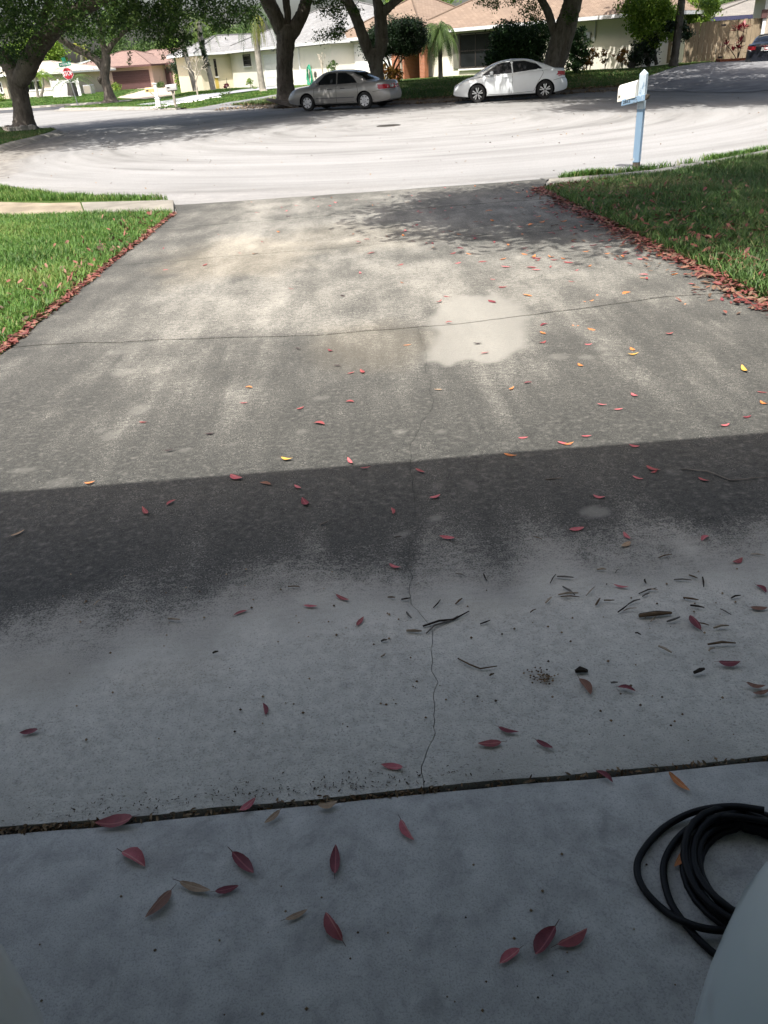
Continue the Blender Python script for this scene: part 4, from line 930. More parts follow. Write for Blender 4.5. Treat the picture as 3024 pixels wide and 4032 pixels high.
# thick oak behind the silver car's nose
b3 = at(1128, 398, 42); b3 = (b3[0], b3[1], -.08)
cl = ell_clumps((-1.0, 36.0, 6.6), (7.0, 6.5, 2.4), 250, .95, 140, .36, R1, .2, 4.5, keep_out)
cl += px_clumps([(985, 20, 60, 25, 10, 39, 42), (1290, 30, 40, 45, 16, 38, 41), (1330, 55, 30, 45, 14, 38, 40), (1300, 130, 40, 22, 9, 38, 39.5), (1345, 120, 18, 30, 7, 38, 39), (1260, 140, 14, 16, 4, 38, 39), (1240, 10, 40, 15, 5, 38, 40), (1395, 35, 20, 14, 3, 38, 39)], R1, .26, 34, .105)
tree('thick oak trunk with three rising limbs just left of the silver car', b3, [
    [(1128, 412, 42, 1.0), (1130, 395, 42, .66), (1128, 375, 42, .48), (1124, 330, 42, .40), (1120, 270, 42, .385), (1122, 200, 42, .41), (1126, 150, 42, .44), (1130, 118, 42, .42), (1130, 95, 42, .25)],
    [(1122, 160, 42, .28), (1100, 100, 42, .34), (1078, 50, 42, .33), (1052, 0, 42, .32), (1020, -60, 41.5, .28)],
    [(1138, 150, 42, .28), (1165, 105, 42, .31), (1190, 55, 42, .28), (1205, 5, 42, .27), (1215, -50, 41.6, .25)],
    [(1130, 110, 42, .14), (1133, 60, 42, .16), (1128, 20, 42, .17), (1122, -40, 41.6, .15)]], cl, M['bark'], M['oakl'], OAKS, 41)
# forked oak behind the silver car's roof
b4 = at(1484, 380, 42.5); b4 = (b4[0], b4[1], -.05)
cl = ell_clumps((6.5, 43.5, 6.4), (6.5, 5.0, 1.8), 190, .95, 120, .36, R1, .2, 4.3, keep_out) + ell_clumps((5.0, 37.0, 6.4), (6.0, 6.0, 2.2), 230, .95, 140, .36, R1, .2, 4.3, keep_out)
tree('twin-stemmed grey oak rising behind the silver car', b4, [
    [(1486, 385, 42.5, .7), (1486, 360, 42.5, .45), (1484, 300, 42.5, .325), (1480, 250, 42.5, .36), (1476, 215, 42.5, .40), (1478, 190, 42.5, .35)],
    [(1466, 240, 42.5, .22), (1444, 185, 42.4, .27), (1420, 120, 42.3, .25), (1398, 60, 42.2, .24), (1368, 5, 42, .23), (1320, -60, 41.8, .2)],
    [(1490, 225, 42.5, .26), (1502, 165, 42.5, .31), (1500, 100, 42.5, .30), (1496, 50, 42.5, .29), (1484, 0, 42.5, .2), (1470, -50, 42.3, .16)],
    [(1497, 70, 42.5, .2), (1520, 38, 42.4, .2), (1555, 8, 42.2, .17), (1600, -25, 42, .14)],
    [(1500, 160, 42.4, .16), (1515, 160, 42.3, .17), (1512, 175, 42.3, .12)]], cl, M['bark2'], M['oakl'], OAKS, 61)
# big leaning oak behind the white car
b5 = at(2172, 330, 41); b5 = (b5[0], b5[1], 0.0)
cl = ell_clumps((11.5, 33.5, 6.2), (6.5, 7.0, 2.2), 200, .95, 130, .36, R1, .2, 3.9, keep_out)
cl += px_clumps([(1935, 18, 40, 22, 8, 37, 39), (1890, 8, 22, 12, 3, 37, 39), (2090, 30, 30, 45, 12, 37, 39), (2060, 60, 16, 20, 4, 37, 38), (1980, 5, 40, 10, 4, 37, 38), (2105, 75, 22, 18, 4, 37, 38), (2240, 60, 14, 30, 5, 39.5, 40), (2050, 8, 40, 12, 5, 37, 38)], R1, .24, 32, .10)
tree('massive leaning oak trunk behind the tail of the white car', b5, [
    [(2166, 345, 41, .85), (2168, 310, 41, .62), (2174, 270, 41, .44), (2186, 220, 41, .44), (2203, 165, 41, .46), (2222, 110, 41, .47), (2240, 60, 41, .44), (2252, 15, 41, .42), (2260, -50, 40.8, .38)],
    [(2205, 280, 40.8, .14), (2220, 220, 40.7, .2), (2236, 160, 40.7, .22), (2252, 100, 40.7, .22), (2266, 40, 40.7, .18), (2268, 10, 40.7, .12)],
    [(2182, 140, 41, .14), (2172, 95, 41, .18), (2158, 50, 41, .18), (2138, 10, 40.9, .17), (2110, -40, 40.7, .15)]], cl, M['bark2'], M['oakl'], OAKS, 81)
# slim dark tree in front of the fence
b6 = at(2648, 276, 45.5); b6 = (b6[0], b6[1], ground_z(b6[0], b6[1]) - .03)
cl = px_clumps([(2640, 108, 12, 18, 5, 45.2, 45.6), (2698, 135, 16, 30, 8, 45.4, 45.8), (2690, 100, 14, 14, 4, 45.4, 45.8), (2632, 95, 8, 10, 2, 45, 45.4)], R1, .2, 40, .17)
cl += ell_clumps((17, 43, 6.5), (4.5, 5, 1.8), 90, .9, 110, .36, R1, .2, 4.4, keep_out)
tree('slim dark trunk on the lawn in front of the wooden fence', b6, [
    [(2644, 283, 45.5, .5), (2648, 272, 45.5, .34), (2653, 245, 45.5, .23), (2660, 200, 45.5, .2), (2668, 140, 45.5, .2), (2675, 80, 45.5, .2), (2682, 20, 45.5, .19), (2690, -40, 45.5, .18)]], cl, M['bark3'], M['dark'], None, 101, 'slim_tree')
# neighbour's oak out of frame on the right: its crown shades the right of the turning circle
e7 = empty('oak_tree', (20.5, 29.0, -.2)); bb = MB(); bb.tube([(20.5, 29, -.3), (20.4, 29, 1.5), (19.9, 28.8, 3.2), (18.5, 28.6, 4.6), (16, 28.5, 5.6)], [.7, .45, .42, .34, .2], 12, True, .05); bb.build('trunk', M['bark'], e7, sm=True, angle=80, off=(20.5, 29.0, -.2))
crown('crown', ell_clumps((12.4, 27.2, 5.4), (6.2, 6.3, 1.8), 260, .9, 130, .36, R1, .15, 3.9, keep_out), M['oak'], e7, 105); tag(e7, 'oak beyond the right edge that shades the turning circle', 'tree')
# tree over the right-hand lawn: it dropped the red leaves and shades the lawn
e8 = empty('almond_tree', (6.0, 7.2, -.15)); bb = MB(); bb.tube([(6, 7.2, -.3), (6, 7.2, 1.2), (5.8, 7.2, 2.6), (5.0, 7.3, 3.6), (3.8, 7.4, 4.2)], [.32, .2, .18, .13, .07], 12, True, .05)
bb.tube([(5.9, 7.2, 2.2), (6.4, 8.0, 3.4), (6.8, 9.2, 4.2)], [.14, .1, .05], 10); bb.tube([(5.6, 7.2, 3.0), (4.4, 6.4, 3.8), (2.6, 6.9, 4.3)], [.12, .08, .04], 10)
bb.build('trunk', M['bark2'], e8, sm=True, angle=80, off=(6.0, 7.2, -.15))
cl = ell_clumps((4.0, 7.6, 4.4), (3.9, 3.1, 1.1), 270, .5, 70, .17, R1, .15, 2.9)
cl += [((x, y, 4.2 + R1.random() * .5), (.4), 70, .17) for x, y in [(.35, 7.9), (.0, 8.9), (.9, 8.3), (1.5, 6.6), (1.3, 7.3), (.6, 7.0), (-.5, 8.6), (2.0, 5.5), (2.3, 6.2), (1.8, 8.8), (1.0, 9.2), (.2, 9.8), (2.6, 5.0), (3.0, 4.5), (3.8, 4.1), (2.0, 9.6), (1.4, 10.0), (.6, 6.2), (2.9, 3.9), (.9, 5.6)]]
cl += ell_clumps((1.3, 8.0, 4.3), (1.9, 2.6, .5), 150, .5, 95, .17, R1, .1)
cl += ell_clumps((5.9, 10.2, 4.4), (1.8, 1.2, .6), 45, .45, 80, .17, R1, .1)
cl += ell_clumps((2.3, 5.3, 4.2), (1.0, 1.3, .4), 26, .4, 70, .17, R1, .1)
crown('crown', cl, M['oakl'], e8, 107); tag(e8, 'small broad tree beyond the right edge shading the leaf-strewn lawn', 'tree')

# palms
def frond(b, c, az, el, length, droop, leaflet, n=26, hang=.6, w=.035):
    pts = []; d = np.array([math.cos(az) * math.cos(el), math.sin(az) * math.cos(el), math.sin(el)]); p = np.array(c, float)
    for i in range(n + 1):
        pts.append(p.copy()); p = p + d * length / n; d = d + np.array([0, 0, -droop / n]); d /= np.linalg.norm(d)
    rad = [max(.006, .028 * (1 - i / n)) for i in range(n + 1)]
    b.tube(pts, rad, 4, False)
    side = np.array([-math.sin(az), math.cos(az), 0])
    for i in range(3, n):
        t = pts[i] - pts[i - 1]; t /= np.linalg.norm(t); ll = leaflet * math.sin(math.pi * min(1, (i / n) * .9 + .12)) * random.uniform(.8, 1.1)
        for s_ in (1, -1):
            dd = side * s_ * .75 + t * .55 + np.array([0, 0, -hang * random.uniform(.5, 1.2)]); dd /= np.linalg.norm(dd)
            q = pts[i]; mid = q + dd * ll * .5 + np.array([0, 0, .04 * ll]); tip = q + dd * ll + np.array([0, 0, -.25 * ll * hang])
            wv = t * w * .5
            b.add([q - wv * .6, q + wv * .6, mid + wv, mid - wv, tip], [(0, 1, 2, 3), (3, 2, 4)])
def palm(label, trunk, fronds, mat, bark, group=None, leaflet=.42, name='palm_tree', hang=.6, extra=None, w=.035):
    p0 = at(*trunk[0][:3]); base = (p0[0], p0[1], ground_z(p0[0], p0[1])); root = empty(name, base)
    b = MB(); limb(b, trunk, 5, 10, .03)
    b.build('trunk', bark, root, sm=True, angle=80, off=base)
    top = at(*trunk[-1][:3])
    for az, el, ln, dr in fronds:
        fb = MB(); frond(fb, top, math.radians(az), math.radians(el), ln, dr, leaflet, 24, hang, w)
        me_o = fb.build('frond', mat, root, off=base)
        a_ = me_o.data.attributes.new('rnd', 'FLOAT', 'POINT'); a_.data.foreach_set('value', np.clip(np.random.default_rng(int(az * 7 + ln * 100)).random() * .7 + .3 * np.random.default_rng(1).random(len(me_o.data.vertices)), 0, 1).astype(np.float32))
    return tag(root, label, 'palm', group)
PG = 'palms in front of the cream house'
fr = lambda n, l0, l1, e0, e1, d: [(i * 360 / n + random.uniform(-12, 12), random.uniform(e0, e1), random.uniform(l0, l1), d * random.uniform(.8, 1.2)) for i in range(n)]
palm('grey palm trunk leaning left behind the bare branching tree', [(770, 357, 66, .2), (752, 285, 66, .18), (735, 225, 66, .17), (722, 180, 66, .19), (712, 110, 66, .2)], fr(11, 2.4, 3.2, -10, 50, 2.6), M['palm'], M['palmbark'], PG, .5)
palm('brown-topped palm covered in dark creeper left of the cream house', [(840, 354, 66.5, .2), (825, 290, 66.5, .18), (808, 230, 66.5, .18), (792, 160, 66.5, .2), (778, 85, 66.5, .2)], fr(12, 2.0, 2.8, 0, 60, 2.8), M['bright'], M['palmbark'], PG, .45)
rt_ = bpy.data.objects['palm_tree.001']
crown('creeper', px_clumps([(790, 130, 4, 8, 4, 66.1, 66.2), (797, 170, 5, 20, 9, 66.1, 66.2), (803, 210, 5, 20, 7, 66.1, 66.2), (815, 250, 7, 10, 5, 66.1, 66.2), (808, 230, 5, 12, 4, 66.1, 66.2), (806, 262, 8, 6, 4, 66, 66.2)], R1, .12, 18, .13), M['dark'], rt_, 7)
palm('tall palm with a hanging yellow frond sheath before the cream house', [(1038, 364, 56, .3), (1033, 345, 56, .21), (1024, 285, 56, .18), (1016, 225, 56, .18), (1010, 150, 56, .2), (1004, 40, 56, .21)], fr(13, 2.3, 3.2, -30, 45, 3.0), M['palm'], M['palmbark'], PG, .5)
rt_ = bpy.data.objects['palm_tree.002']
for i in range(9):
    c = at(1008 + random.uniform(-6, 6), 62 + random.uniform(-6, 8), 55.8); fb = MB(); frond(fb, c, i * .7, .1, 1.9, 9, .34, 22, 1.2, .05)
    o = fb.build('yellow_frond', M['palmy'], rt_, off=rt_.location); a_ = o.data.attributes.new('rnd', 'FLOAT', 'POINT'); a_.data.foreach_set('value', np.random.default_rng(i).random(len(o.data.vertices)).astype(np.float32))
palm('shaggy dwarf date palm beside the dark front window', [(1735, 318, 52.6, .16), (1734, 270, 52.6, .13), (1732, 200, 52.6, .13), (1730, 128, 52.6, .13)], fr(46, 1.6, 2.3, -15, 75, 3.8), M['mid'], M['bark3'], None, .42, 'dwarf_palm', 1.0)
for i, (x0, y0, Y, lb) in enumerate([(150, 383, 97, 'left one of two small arching palms at the beige house wall'), (162, 380, 97, 'right one of two small arching palms at the beige house wall')]):
    palm(lb, [(x0, y0, Y, .16), (x0 - 6 + 14 * i, y0 - 40, Y, .12), (x0 - 12 + 16 * i, 305, Y, .12)], fr(12, 1.9, 2.6, 5, 70, 2.8), M['bright'], M['palmbark'], 'small palms at the beige house', .5)
palm('stout date palm with arching fronds right behind the stop sign', [(288, 377, 92, .55), (284, 350, 92, .48), (279, 325, 92, .42)], fr(16, 2.4, 3.2, 20, 75, 2.4), M['palm'], M['bark3'], None, .4)
palm('fan palm crown above the pink roof left of the peak', [(322, 300, 140, .2), (322, 250, 140, .2), (320, 190, 140, .2)], fr(20, 1.8, 2.4, -40, 60, 2.2), M['palmy'], M['palmbark'], None, .6)
palm('palm crown showing above the grey roof ridge', [(1420, 120, 95, .2), (1420, 60, 95, .2), (1418, 30, 95, .2)], fr(18, 1.6, 2.2, -40, 70, 2.4), M['palm'], M['palmbark'], None, .6)

# bare branching trees
def bare(label, x, y, Y, size, seed, spread=.75, levels=5):
    rnd = random.Random(seed); p0 = at(x, y, Y); base = (p0[0], p0[1], ground_z(p0[0], p0[1]) - .02); root = empty('bare_tree', base); b = MB()
    def grow(p, d, ln, r, lv):
        q = p + d * ln; b.tube([p, p + d * ln * .5 + Vector((rnd.uniform(-.04, .04), rnd.uniform(-.04, .04), 0)) * ln, q], [r, r * .85, r * .75], 6)
        if lv == 0: return
        k = rnd.choice((2, 3, 3)) if lv > 1 else 2; a0 = rnd.random() * 6.28
        for i in range(k):
            a = a0 + i * 6.283 / k; t = d.orthogonal().normalized(); u = d.cross(t)
            nd = (d + (t * math.cos(a) + u * math.sin(a)) * spread * rnd.uniform(.7, 1.2) + Vector((0, 0, .12))).normalized()
            grow(q, nd, ln * rnd.uniform(.6, .85), r * .68, lv - 1)
    grow(Vector(base), Vector((.03, 0, 1)).normalized(), size * .33, size * .024, levels)
    b.build('branches', M['bare'], root, sm=True, off=base); return tag(root, label, 'tree')
bare('leafless pale branching shrub-tree on the lawn beside grey palms', 777, 364, 60, 2.6, 4)
bare('thin leafless sapling against the white wall by the green hose', 1272, 320, 58, 2.3, 9, .35, 3)

# shrubs and clipped trees
def bush(label, x, y, Y, boxes, mat, r, k, s, name='shrub', stems=None, cat='shrub', group=None, seed=1, stemmat=None, **kw):
    p0 = at(x, y, Y); base = (p0[0], p0[1], ground_z(p0[0], p0[1])); root = empty(name, base)
    rng = np.random.default_rng(seed)
    crown('foliage', px_clumps(boxes, rng, r, k, s), mat, root, seed, **kw)
    b = MB()
    for st in (stems or [[(x, y, Y, .03), (x, y - 25, Y, .02), (x, y - 45, Y, .01)]]): limb(b, st, seed, 7)
    b.build('stem', stemmat or M['bark3'], root, sm=True, off=base)
    return tag(root, label, cat, group)
bush('dense dark clipped box-shaped tree in front of the garage house', 1545, 325, 50.5, [(1560, 150, 105, 62, 420, 49.3, 51.6), (1620, 140, 50, 60, 190, 49.6, 51.6), (1490, 170, 50, 50, 150, 49.8, 51.4), (1540, 78, 12, 14, 2, 50, 51), (1445, 190, 20, 45, 12, 50, 51)], M['dark'], .32, 75, .10, 'clipped_tree',
     [[(1545, 326, 50.5, .1), (1542, 290, 50.5, .09), (1530, 240, 50.5, .06), (1510, 195, 50.5, .04)], [(1544, 315, 50.5, .08), (1550, 260, 50.5, .06), (1570, 215, 50.5, .04), (1590, 185, 50.5, .03)], [(1546, 320, 50.5, .07), (1560, 270, 50.5, .05), (1600, 210, 50.5, .03), (1625, 180, 50.4, .02)], [(1541, 300, 50.5, .06), (1520, 250, 50.3, .045), (1480, 210, 50.2, .03)]], 'tree', seed=3)
bush('reddish variegated shrub at the foot of the clipped tree', 1540, 325, 49.5, [(1520, 285, 30, 32, 26, 49, 50), (1555, 295, 25, 25, 16, 49, 50)], M['croton'], .16, 30, .14, seed=4)
bush('big glossy dark shrub against the wall behind the white car', 2040, 320, 46.5, [(2010, 150, 70, 65, 70, 45.6, 47), (2040, 200, 90, 60, 90, 45.6, 47), (1980, 215, 60, 35, 30, 45.4, 46.5), (2100, 150, 60, 80, 55, 45.8, 47.2), (1960, 240, 40, 20, 10, 45.4, 46.2), (2080, 230, 60, 40, 40, 45.6, 47)], M['gloss'], .3, 58, .15, seed=5, droop=.6)
bush('leafy shrub overhanging the wall right of the leaning oak', 2270, 285, 45, [(2280, 150, 30, 40, 22, 44.6, 45.4), (2270, 220, 40, 50, 34, 44.6, 45.4), (2255, 190, 30, 40, 16, 44.6, 45.4), (2250, 265, 30, 20, 12, 44.6, 45.4)], M['gloss'], .2, 40, .14, seed=6, droop=.5)
bush('dark red-green croton by the electricity meter', 2318, 274, 45.6, [(2315, 225, 28, 28, 17, 45.4, 46), (2335, 215, 18, 20, 9, 45.4, 46), (2300, 250, 16, 18, 6, 45.4, 46)], M['croton'], .12, 24, .13, seed=7, stems=[[(2310, 275, 45.6, .03), (2312, 240, 45.6, .02), (2318, 210, 45.6, .012)], [(2322, 274, 45.6, .03), (2328, 245, 45.6, .02), (2338, 205, 45.6, .01)]])
bush('thin sparse green shrub in the sunlit patch of wall', 2382, 270, 45.4, [(2385, 205, 18, 16, 8, 45.2, 45.6), (2380, 240, 10, 18, 5, 45.2, 45.6), (2410, 215, 8, 8, 2, 45.2, 45.6)], M['croton'], .1, 18, .12, seed=8, stems=[[(2382, 272, 45.4, .025), (2384, 235, 45.4, .018), (2392, 195, 45.4, .008)], [(2383, 262, 45.4, .018), (2396, 230, 45.4, .012), (2412, 212, 45.4, .007)]])
bush('yellow-orange croton nearest the stump on the white wall', 2446, 265, 45, [(2448, 215, 22, 26, 14, 44.8, 45.3), (2452, 240, 16, 16, 6, 44.8, 45.3)], M['croton'], .11, 24, .12, seed=9, stems=[[(2448, 266, 45, .03), (2450, 235, 45, .02), (2455, 200, 45, .01)]])
# tangle at the end of the fence
bush('tangled dark vine-covered stump beside the dark fence', 2530, 262, 46, [(2525, 165, 30, 30, 20, 45.6, 46.6), (2540, 215, 45, 35, 30, 45.6, 46.6), (2500, 235, 25, 25, 12, 45.4, 46.4), (2570, 190, 25, 50, 18, 46, 47)], M['dark'], .22, 34, .13, 'vine_stump', [[(2480, 268, 46, .2), (2500, 235, 46, .18), (2518, 195, 46, .15), (2525, 150, 46, .08)], [(2515, 235, 46, .14), (2545, 215, 46, .12), (2556, 240, 46, .1), (2552, 262, 46, .1)], [(2585, 255, 46.4, .1), (2578, 200, 46.4, .08), (2590, 120, 46.4, .06)]], seed=10)
bush('bright yellow-green foliage mass hanging above the dark fence', 2580, 255, 47, [(2560, 40, 90, 55, 90, 44.6, 46.6), (2480, 20, 40, 30, 22, 44.6, 46), (2620, 100, 40, 50, 34, 46, 48), (2520, 110, 30, 40, 18, 45, 46), (2560, 150, 35, 35, 14, 46, 47), (2790, 20, 40, 30, 20, 46, 48)], M['bright'], .32, 60, .15, 'leafy_tree', [[(2585, 255, 49.5, .1), (2590, 180, 49.5, .1), (2580, 80, 49.5, .08), (2560, -20, 49.5, .06)]], 'tree', seed=12, droop=.7)
bush('bright bamboo-like foliage right of the slim dark trunk', 2760, 250, 51.5, [(2750, 40, 55, 55, 46, 51, 53), (2720, 110, 30, 40, 20, 51, 53), (2790, 25, 30, 40, 18, 51, 53), (2770, 90, 22, 20, 7, 51, 52.5)], M['bright'], .3, 56, .15, 'leafy_tree', [[(2750, 240, 52, .08), (2748, 120, 52, .07), (2760, 0, 52, .05)]], 'tree', seed=13, droop=.8)
bush('pale yellow flowering shrub under the pink house garage corner', 452, 360, 112, [(450, 345, 22, 14, 22, 111, 113)], M['bright'], .3, 36, .18, seed=14)
bush('low leafy shrub under the pink wall right of the brown door', 630, 345, 112, [(628, 337, 22, 10, 14, 111, 113)], M['mid'], .3, 36, .18, seed=15)
bush('rounded bright green shrubs by the pink house entrance', 720, 335, 100, [(715, 305, 25, 22, 24, 98, 102), (725, 330, 30, 9, 16, 97, 100)], M['bright'], .4, 40, .2, seed=16)
bush('dark upright conifer-like shrub between pink and cream houses', 700, 330, 96, [(700, 240, 22, 50, 34, 94, 98), (715, 290, 20, 40, 20, 94, 98), (735, 200, 14, 40, 12, 94, 98)], M['dark'], .5, 40, .22, seed=17)
bush('yellow-green shrub at the far left house corner', 5, 392, 95, [(2, 385, 14, 14, 14, 94, 96)], M['bright'], .3, 30, .18, seed=18)
bush('small pot-like plant on the cream house gravel bed', 985, 355, 63, [(985, 325, 16, 14, 7, 62.8, 63.2), (998, 345, 14, 10, 5, 62.8, 63.2)], M['bright'], .13, 18, .13, seed=19, stems=[[(985, 362, 63, .02), (986, 335, 63, .015), (985, 315, 63, .01)]])
bush('low dark weedy plants beside the grey driveway', 905, 385, 55, [(890, 378, 24, 9, 10, 54.5, 55.5), (955, 375, 16, 8, 6, 54, 55)], M['mid'], .16, 24, .13, seed=20)
bush('leafy green shrub beside the brick garage pillar', 1305, 300, 57.5, [(1310, 255, 16, 18, 10, 57, 58), (1300, 280, 16, 18, 9, 57, 58)], M['mid'], .14, 24, .13, seed=21)
bush('tiny red spiky plant against the cream wall', 892, 352, 70.5, [(890, 338, 6, 9, 5, 70.3, 70.7)], M['ti'], .1, 14, .26, seed=22, droop=-.5)
# trees far behind the roofs
def far_tree(label, x, yb, Y, boxes, mat, r=.9, k=60, s=.3, seed=0):
    return bush(label, x, yb, Y, boxes, mat, r, k, s, 'background_tree', [[(x, yb, Y, .25), (x, yb - 40, Y, .2), (x, yb - 90, Y, .1)]], 'tree', 'trees behind the houses', seed, M['bark'])
far_tree('bright green round tree behind the beige house', 170, 290, 128, [(165, 190, 60, 60, 95, 126, 132), (120, 230, 60, 40, 40, 126, 132), (205, 225, 40, 40, 30, 126, 130)], M['bright'], 1.1, 62, .4, 31)
far_tree('yellow-green tree seen through the fork of the corner oak', 45, 300, 125, [(45, 215, 30, 40, 26, 122, 126), (5, 230, 30, 40, 16, 122, 126)], M['bright'], 1.0, 50, .4, 32)
far_tree('pale feathery tree left above the pink roof', 470, 290, 150, [(465, 185, 45, 40, 40, 147, 153), (430, 200, 30, 25, 20, 147, 153)], M['mid'], 1.1, 56, .36, 33)
far_tree('dark tree row middle above the pink roof ridge', 590, 270, 155, [(590, 195, 60, 28, 52, 152, 158), (540, 205, 40, 18, 22, 152, 158), (640, 195, 40, 25, 26, 152, 158)], M['mid'], 1.1, 56, .36, 34)
far_tree('yellowish tree right above the pink roof end', 690, 270, 150, [(690, 190, 40, 40, 34, 147, 153)], M['bright'], 1.1, 50, .36, 35)
far_tree('broad green tree behind the left end of the cream roof', 820, 260, 105, [(830, 150, 60, 40, 50, 103, 108), (880, 160, 50, 30, 36, 103, 108), (780, 190, 40, 40, 26, 103, 108)], M['mid'], .9, 56, .3, 36)
far_tree('lighter open-crowned tree above the cream roof peak', 960, 220, 115, [(960, 120, 40, 22, 26, 113, 118), (1000, 135, 40, 16, 14, 113, 118), (910, 130, 40, 25, 16, 113, 118)], M['mid'], .9, 40, .3, 37)
far_tree('bright lime tree peeping over the orange roof peak', 1620, 120, 84, [(1610, 10, 60, 26, 44, 82, 86), (1720, -5, 70, 14, 26, 82, 86)], M['bright'], .7, 56, .25, 38)
far_tree('dark green tree just left of the orange roof peak', 1530, 120, 90, [(1530, 25, 30, 18, 16, 88, 92)], M['mid'], .6, 46, .25, 39)
far_tree('dark tree row behind the grey-roofed house', 2860, 140, 75, [(2850, 0, 60, 30, 34, 73, 77), (2900, -10, 60, 20, 22, 73, 77)], M['mid'], .6, 50, .25, 40)

# ------------------------------------------------------------------ grass
def grass(name, label, poly, dens, h, wd, mat, seed, zoff=0.0, zf=None, lean=.5, thin=None):
    rng = np.random.default_rng(seed); p = np.array(poly); lo, hi = p.min(0), p.max(0)
    n = int((hi - lo).prod() * dens); P = lo + rng.random((n, 2)) * (hi - lo); P = P[in_poly(P, poly)]
    if thin is not None: P = P[rng.random(len(P)) < thin(P)]
    n = len(P); z = (lot_z(P) if zf is None else zf(P)) + zoff
    tuft = fbm(P[:, 0] * 2.2, P[:, 1] * 2.2, 3); hh = h * (.5 + .9 * rng.random(n)) * (.65 + .75 * tuft)
    az = rng.random(n) * 6.283; ln = lean * (.3 + rng.random(n)); wv = wd * (.7 + .6 * rng.random(n))
    d = np.stack([np.cos(az), np.sin(az)], 1); sd = np.stack([-np.sin(az), np.cos(az)], 1)
    def row(t, off, up): return np.column_stack([P + d * (hh * ln * t)[:, None] + sd * (wv * off)[:, None], z + hh * up])
    V = np.stack([row(0, -.5, -.05), row(0, .5, -.05), row(.35, .45, .55), row(.35, -.45, .55), row(1.0, 0, .95 - .35 * 0)], 1).reshape(-1, 3)
    b = np.arange(n) * 5
    F = np.concatenate([np.stack([b, b + 1, b + 2], 1), np.stack([b, b + 2, b + 3], 1), np.stack([b + 3, b + 2, b + 4], 1)])
    big = fbm(P[:, 0] * .9 + 5, P[:, 1] * .9, 3)
    r = np.clip(rng.random(n) * .6 + (big - .5) * .9 + .22, 0, .93); r = np.where(rng.random(n) < .05, 1.0, r)
    me = mesh_np(name, V, F, mat, False, {'rnd': np.repeat(r, 5)})
    return tag(link(name, me), label, 'grass', kind='stuff')
def near_z(P): return np.interp(P[:, 1], [1.2, 12, 14, 18, 33], [-.02, -.285, -.275, -.215, -.215])
grass('grass', 'sunlit green lawn left of the driveway', [(-2.50, 3.9), (-2.46, 12.0), (-5.3, 12.85), (-8, 14.8), (-8, 13.2), (-4.2, 6.0), (-3.1, 3.9)], 4800, .07, .0095, M['grass'], 1, zf=near_z, lean=.85)
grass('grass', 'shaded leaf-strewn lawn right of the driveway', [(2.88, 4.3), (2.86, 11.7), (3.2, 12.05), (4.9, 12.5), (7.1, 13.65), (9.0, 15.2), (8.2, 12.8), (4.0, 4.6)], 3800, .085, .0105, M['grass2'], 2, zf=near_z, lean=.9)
grass('grass', 'narrow grass strip between left sidewalk and street', [(-2.78, 13.35), (-2.9, 13.55), (-4.8, 14.65), (-6.6, 16.4), (-7.7, 18.3), (-9.9, 18), (-6.0, 14.6)], 3000, .08, .009, M['grass'], 3, zf=near_z)
grass('grass', 'ragged weedy strip between right sidewalk and street', [(3.35, 12.78), (3.5, 13.0), (5.0, 13.2), (7.4, 14.4), (9.8, 16.6), (10, 16.4), (7.6, 14.4), (4.9, 12.95)], 5200, .075, .011, M['grass'], 4, zf=near_z, lean=.9, thin=lambda P: np.clip((fbm(P[:, 0] * 1.5, P[:, 1] * 1.5, 3) - .3) * 2.6, .08, 1))
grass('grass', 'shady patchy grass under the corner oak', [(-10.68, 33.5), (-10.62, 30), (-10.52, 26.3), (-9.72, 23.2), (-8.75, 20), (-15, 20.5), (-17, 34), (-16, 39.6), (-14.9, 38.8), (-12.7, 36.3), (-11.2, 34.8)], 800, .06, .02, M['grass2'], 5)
FARH = dict(dens=110, h=.13, wd=.04)
grass('grass', 'bright corner lawn beneath the forked oak', [(-9.0, 49.2), (-14.2, 54.8), (-17.2, 57.6), (-18.3, 60), (-15, 63.6), (-14.6, 67), (-10.5, 58), (-8.5, 52)], 260, .055, .04, M['grass'], 6)
grass('grass', 'sunlit lawn in front of the pink house', [(-16, 68), (-19, 78), (-23, 112), (-45, 108), (-45, 95), (-31, 95), (-33, 69)], 60, .06, .07, M['grass'], 7)
grass('grass', 'green lawn beyond the bare tree at the cream house', [(-12.2, 68), (-9.6, 60), (-6.9, 60), (-7.4, 71), (-11.5, 78), (-19, 110), (-14, 100)], 110, .06, .06, M['grass'], 8)
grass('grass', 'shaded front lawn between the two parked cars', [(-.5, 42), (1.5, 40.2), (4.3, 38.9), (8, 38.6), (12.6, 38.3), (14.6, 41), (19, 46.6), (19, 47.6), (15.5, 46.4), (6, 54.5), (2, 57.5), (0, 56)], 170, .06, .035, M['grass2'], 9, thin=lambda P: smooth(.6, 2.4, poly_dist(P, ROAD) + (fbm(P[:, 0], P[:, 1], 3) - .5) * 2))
grass('grass', 'weeds and dry grass around the thick oak base', [(-5.4, 45.4), (-1.6, 41.6), (-.3, 41.4), (-1.2, 44.6), (-3.4, 48.4)], 260, .12, .03, M['grass2'], 10)
grass('grass', 'small sunlit verge beside the two kerbside mailboxes', [tuple(gnd(*p)[:2]) for p in [(614, 428, -.26), (700, 411, -.2), (800, 395, -.15), (900, 379, -.1), (1000, 364, -.02), (1085, 353, 0), (1085, 374, -.05), (900, 402, -.15), (705, 427, -.25)]], 260, .06, .03, M['grass'], 11)
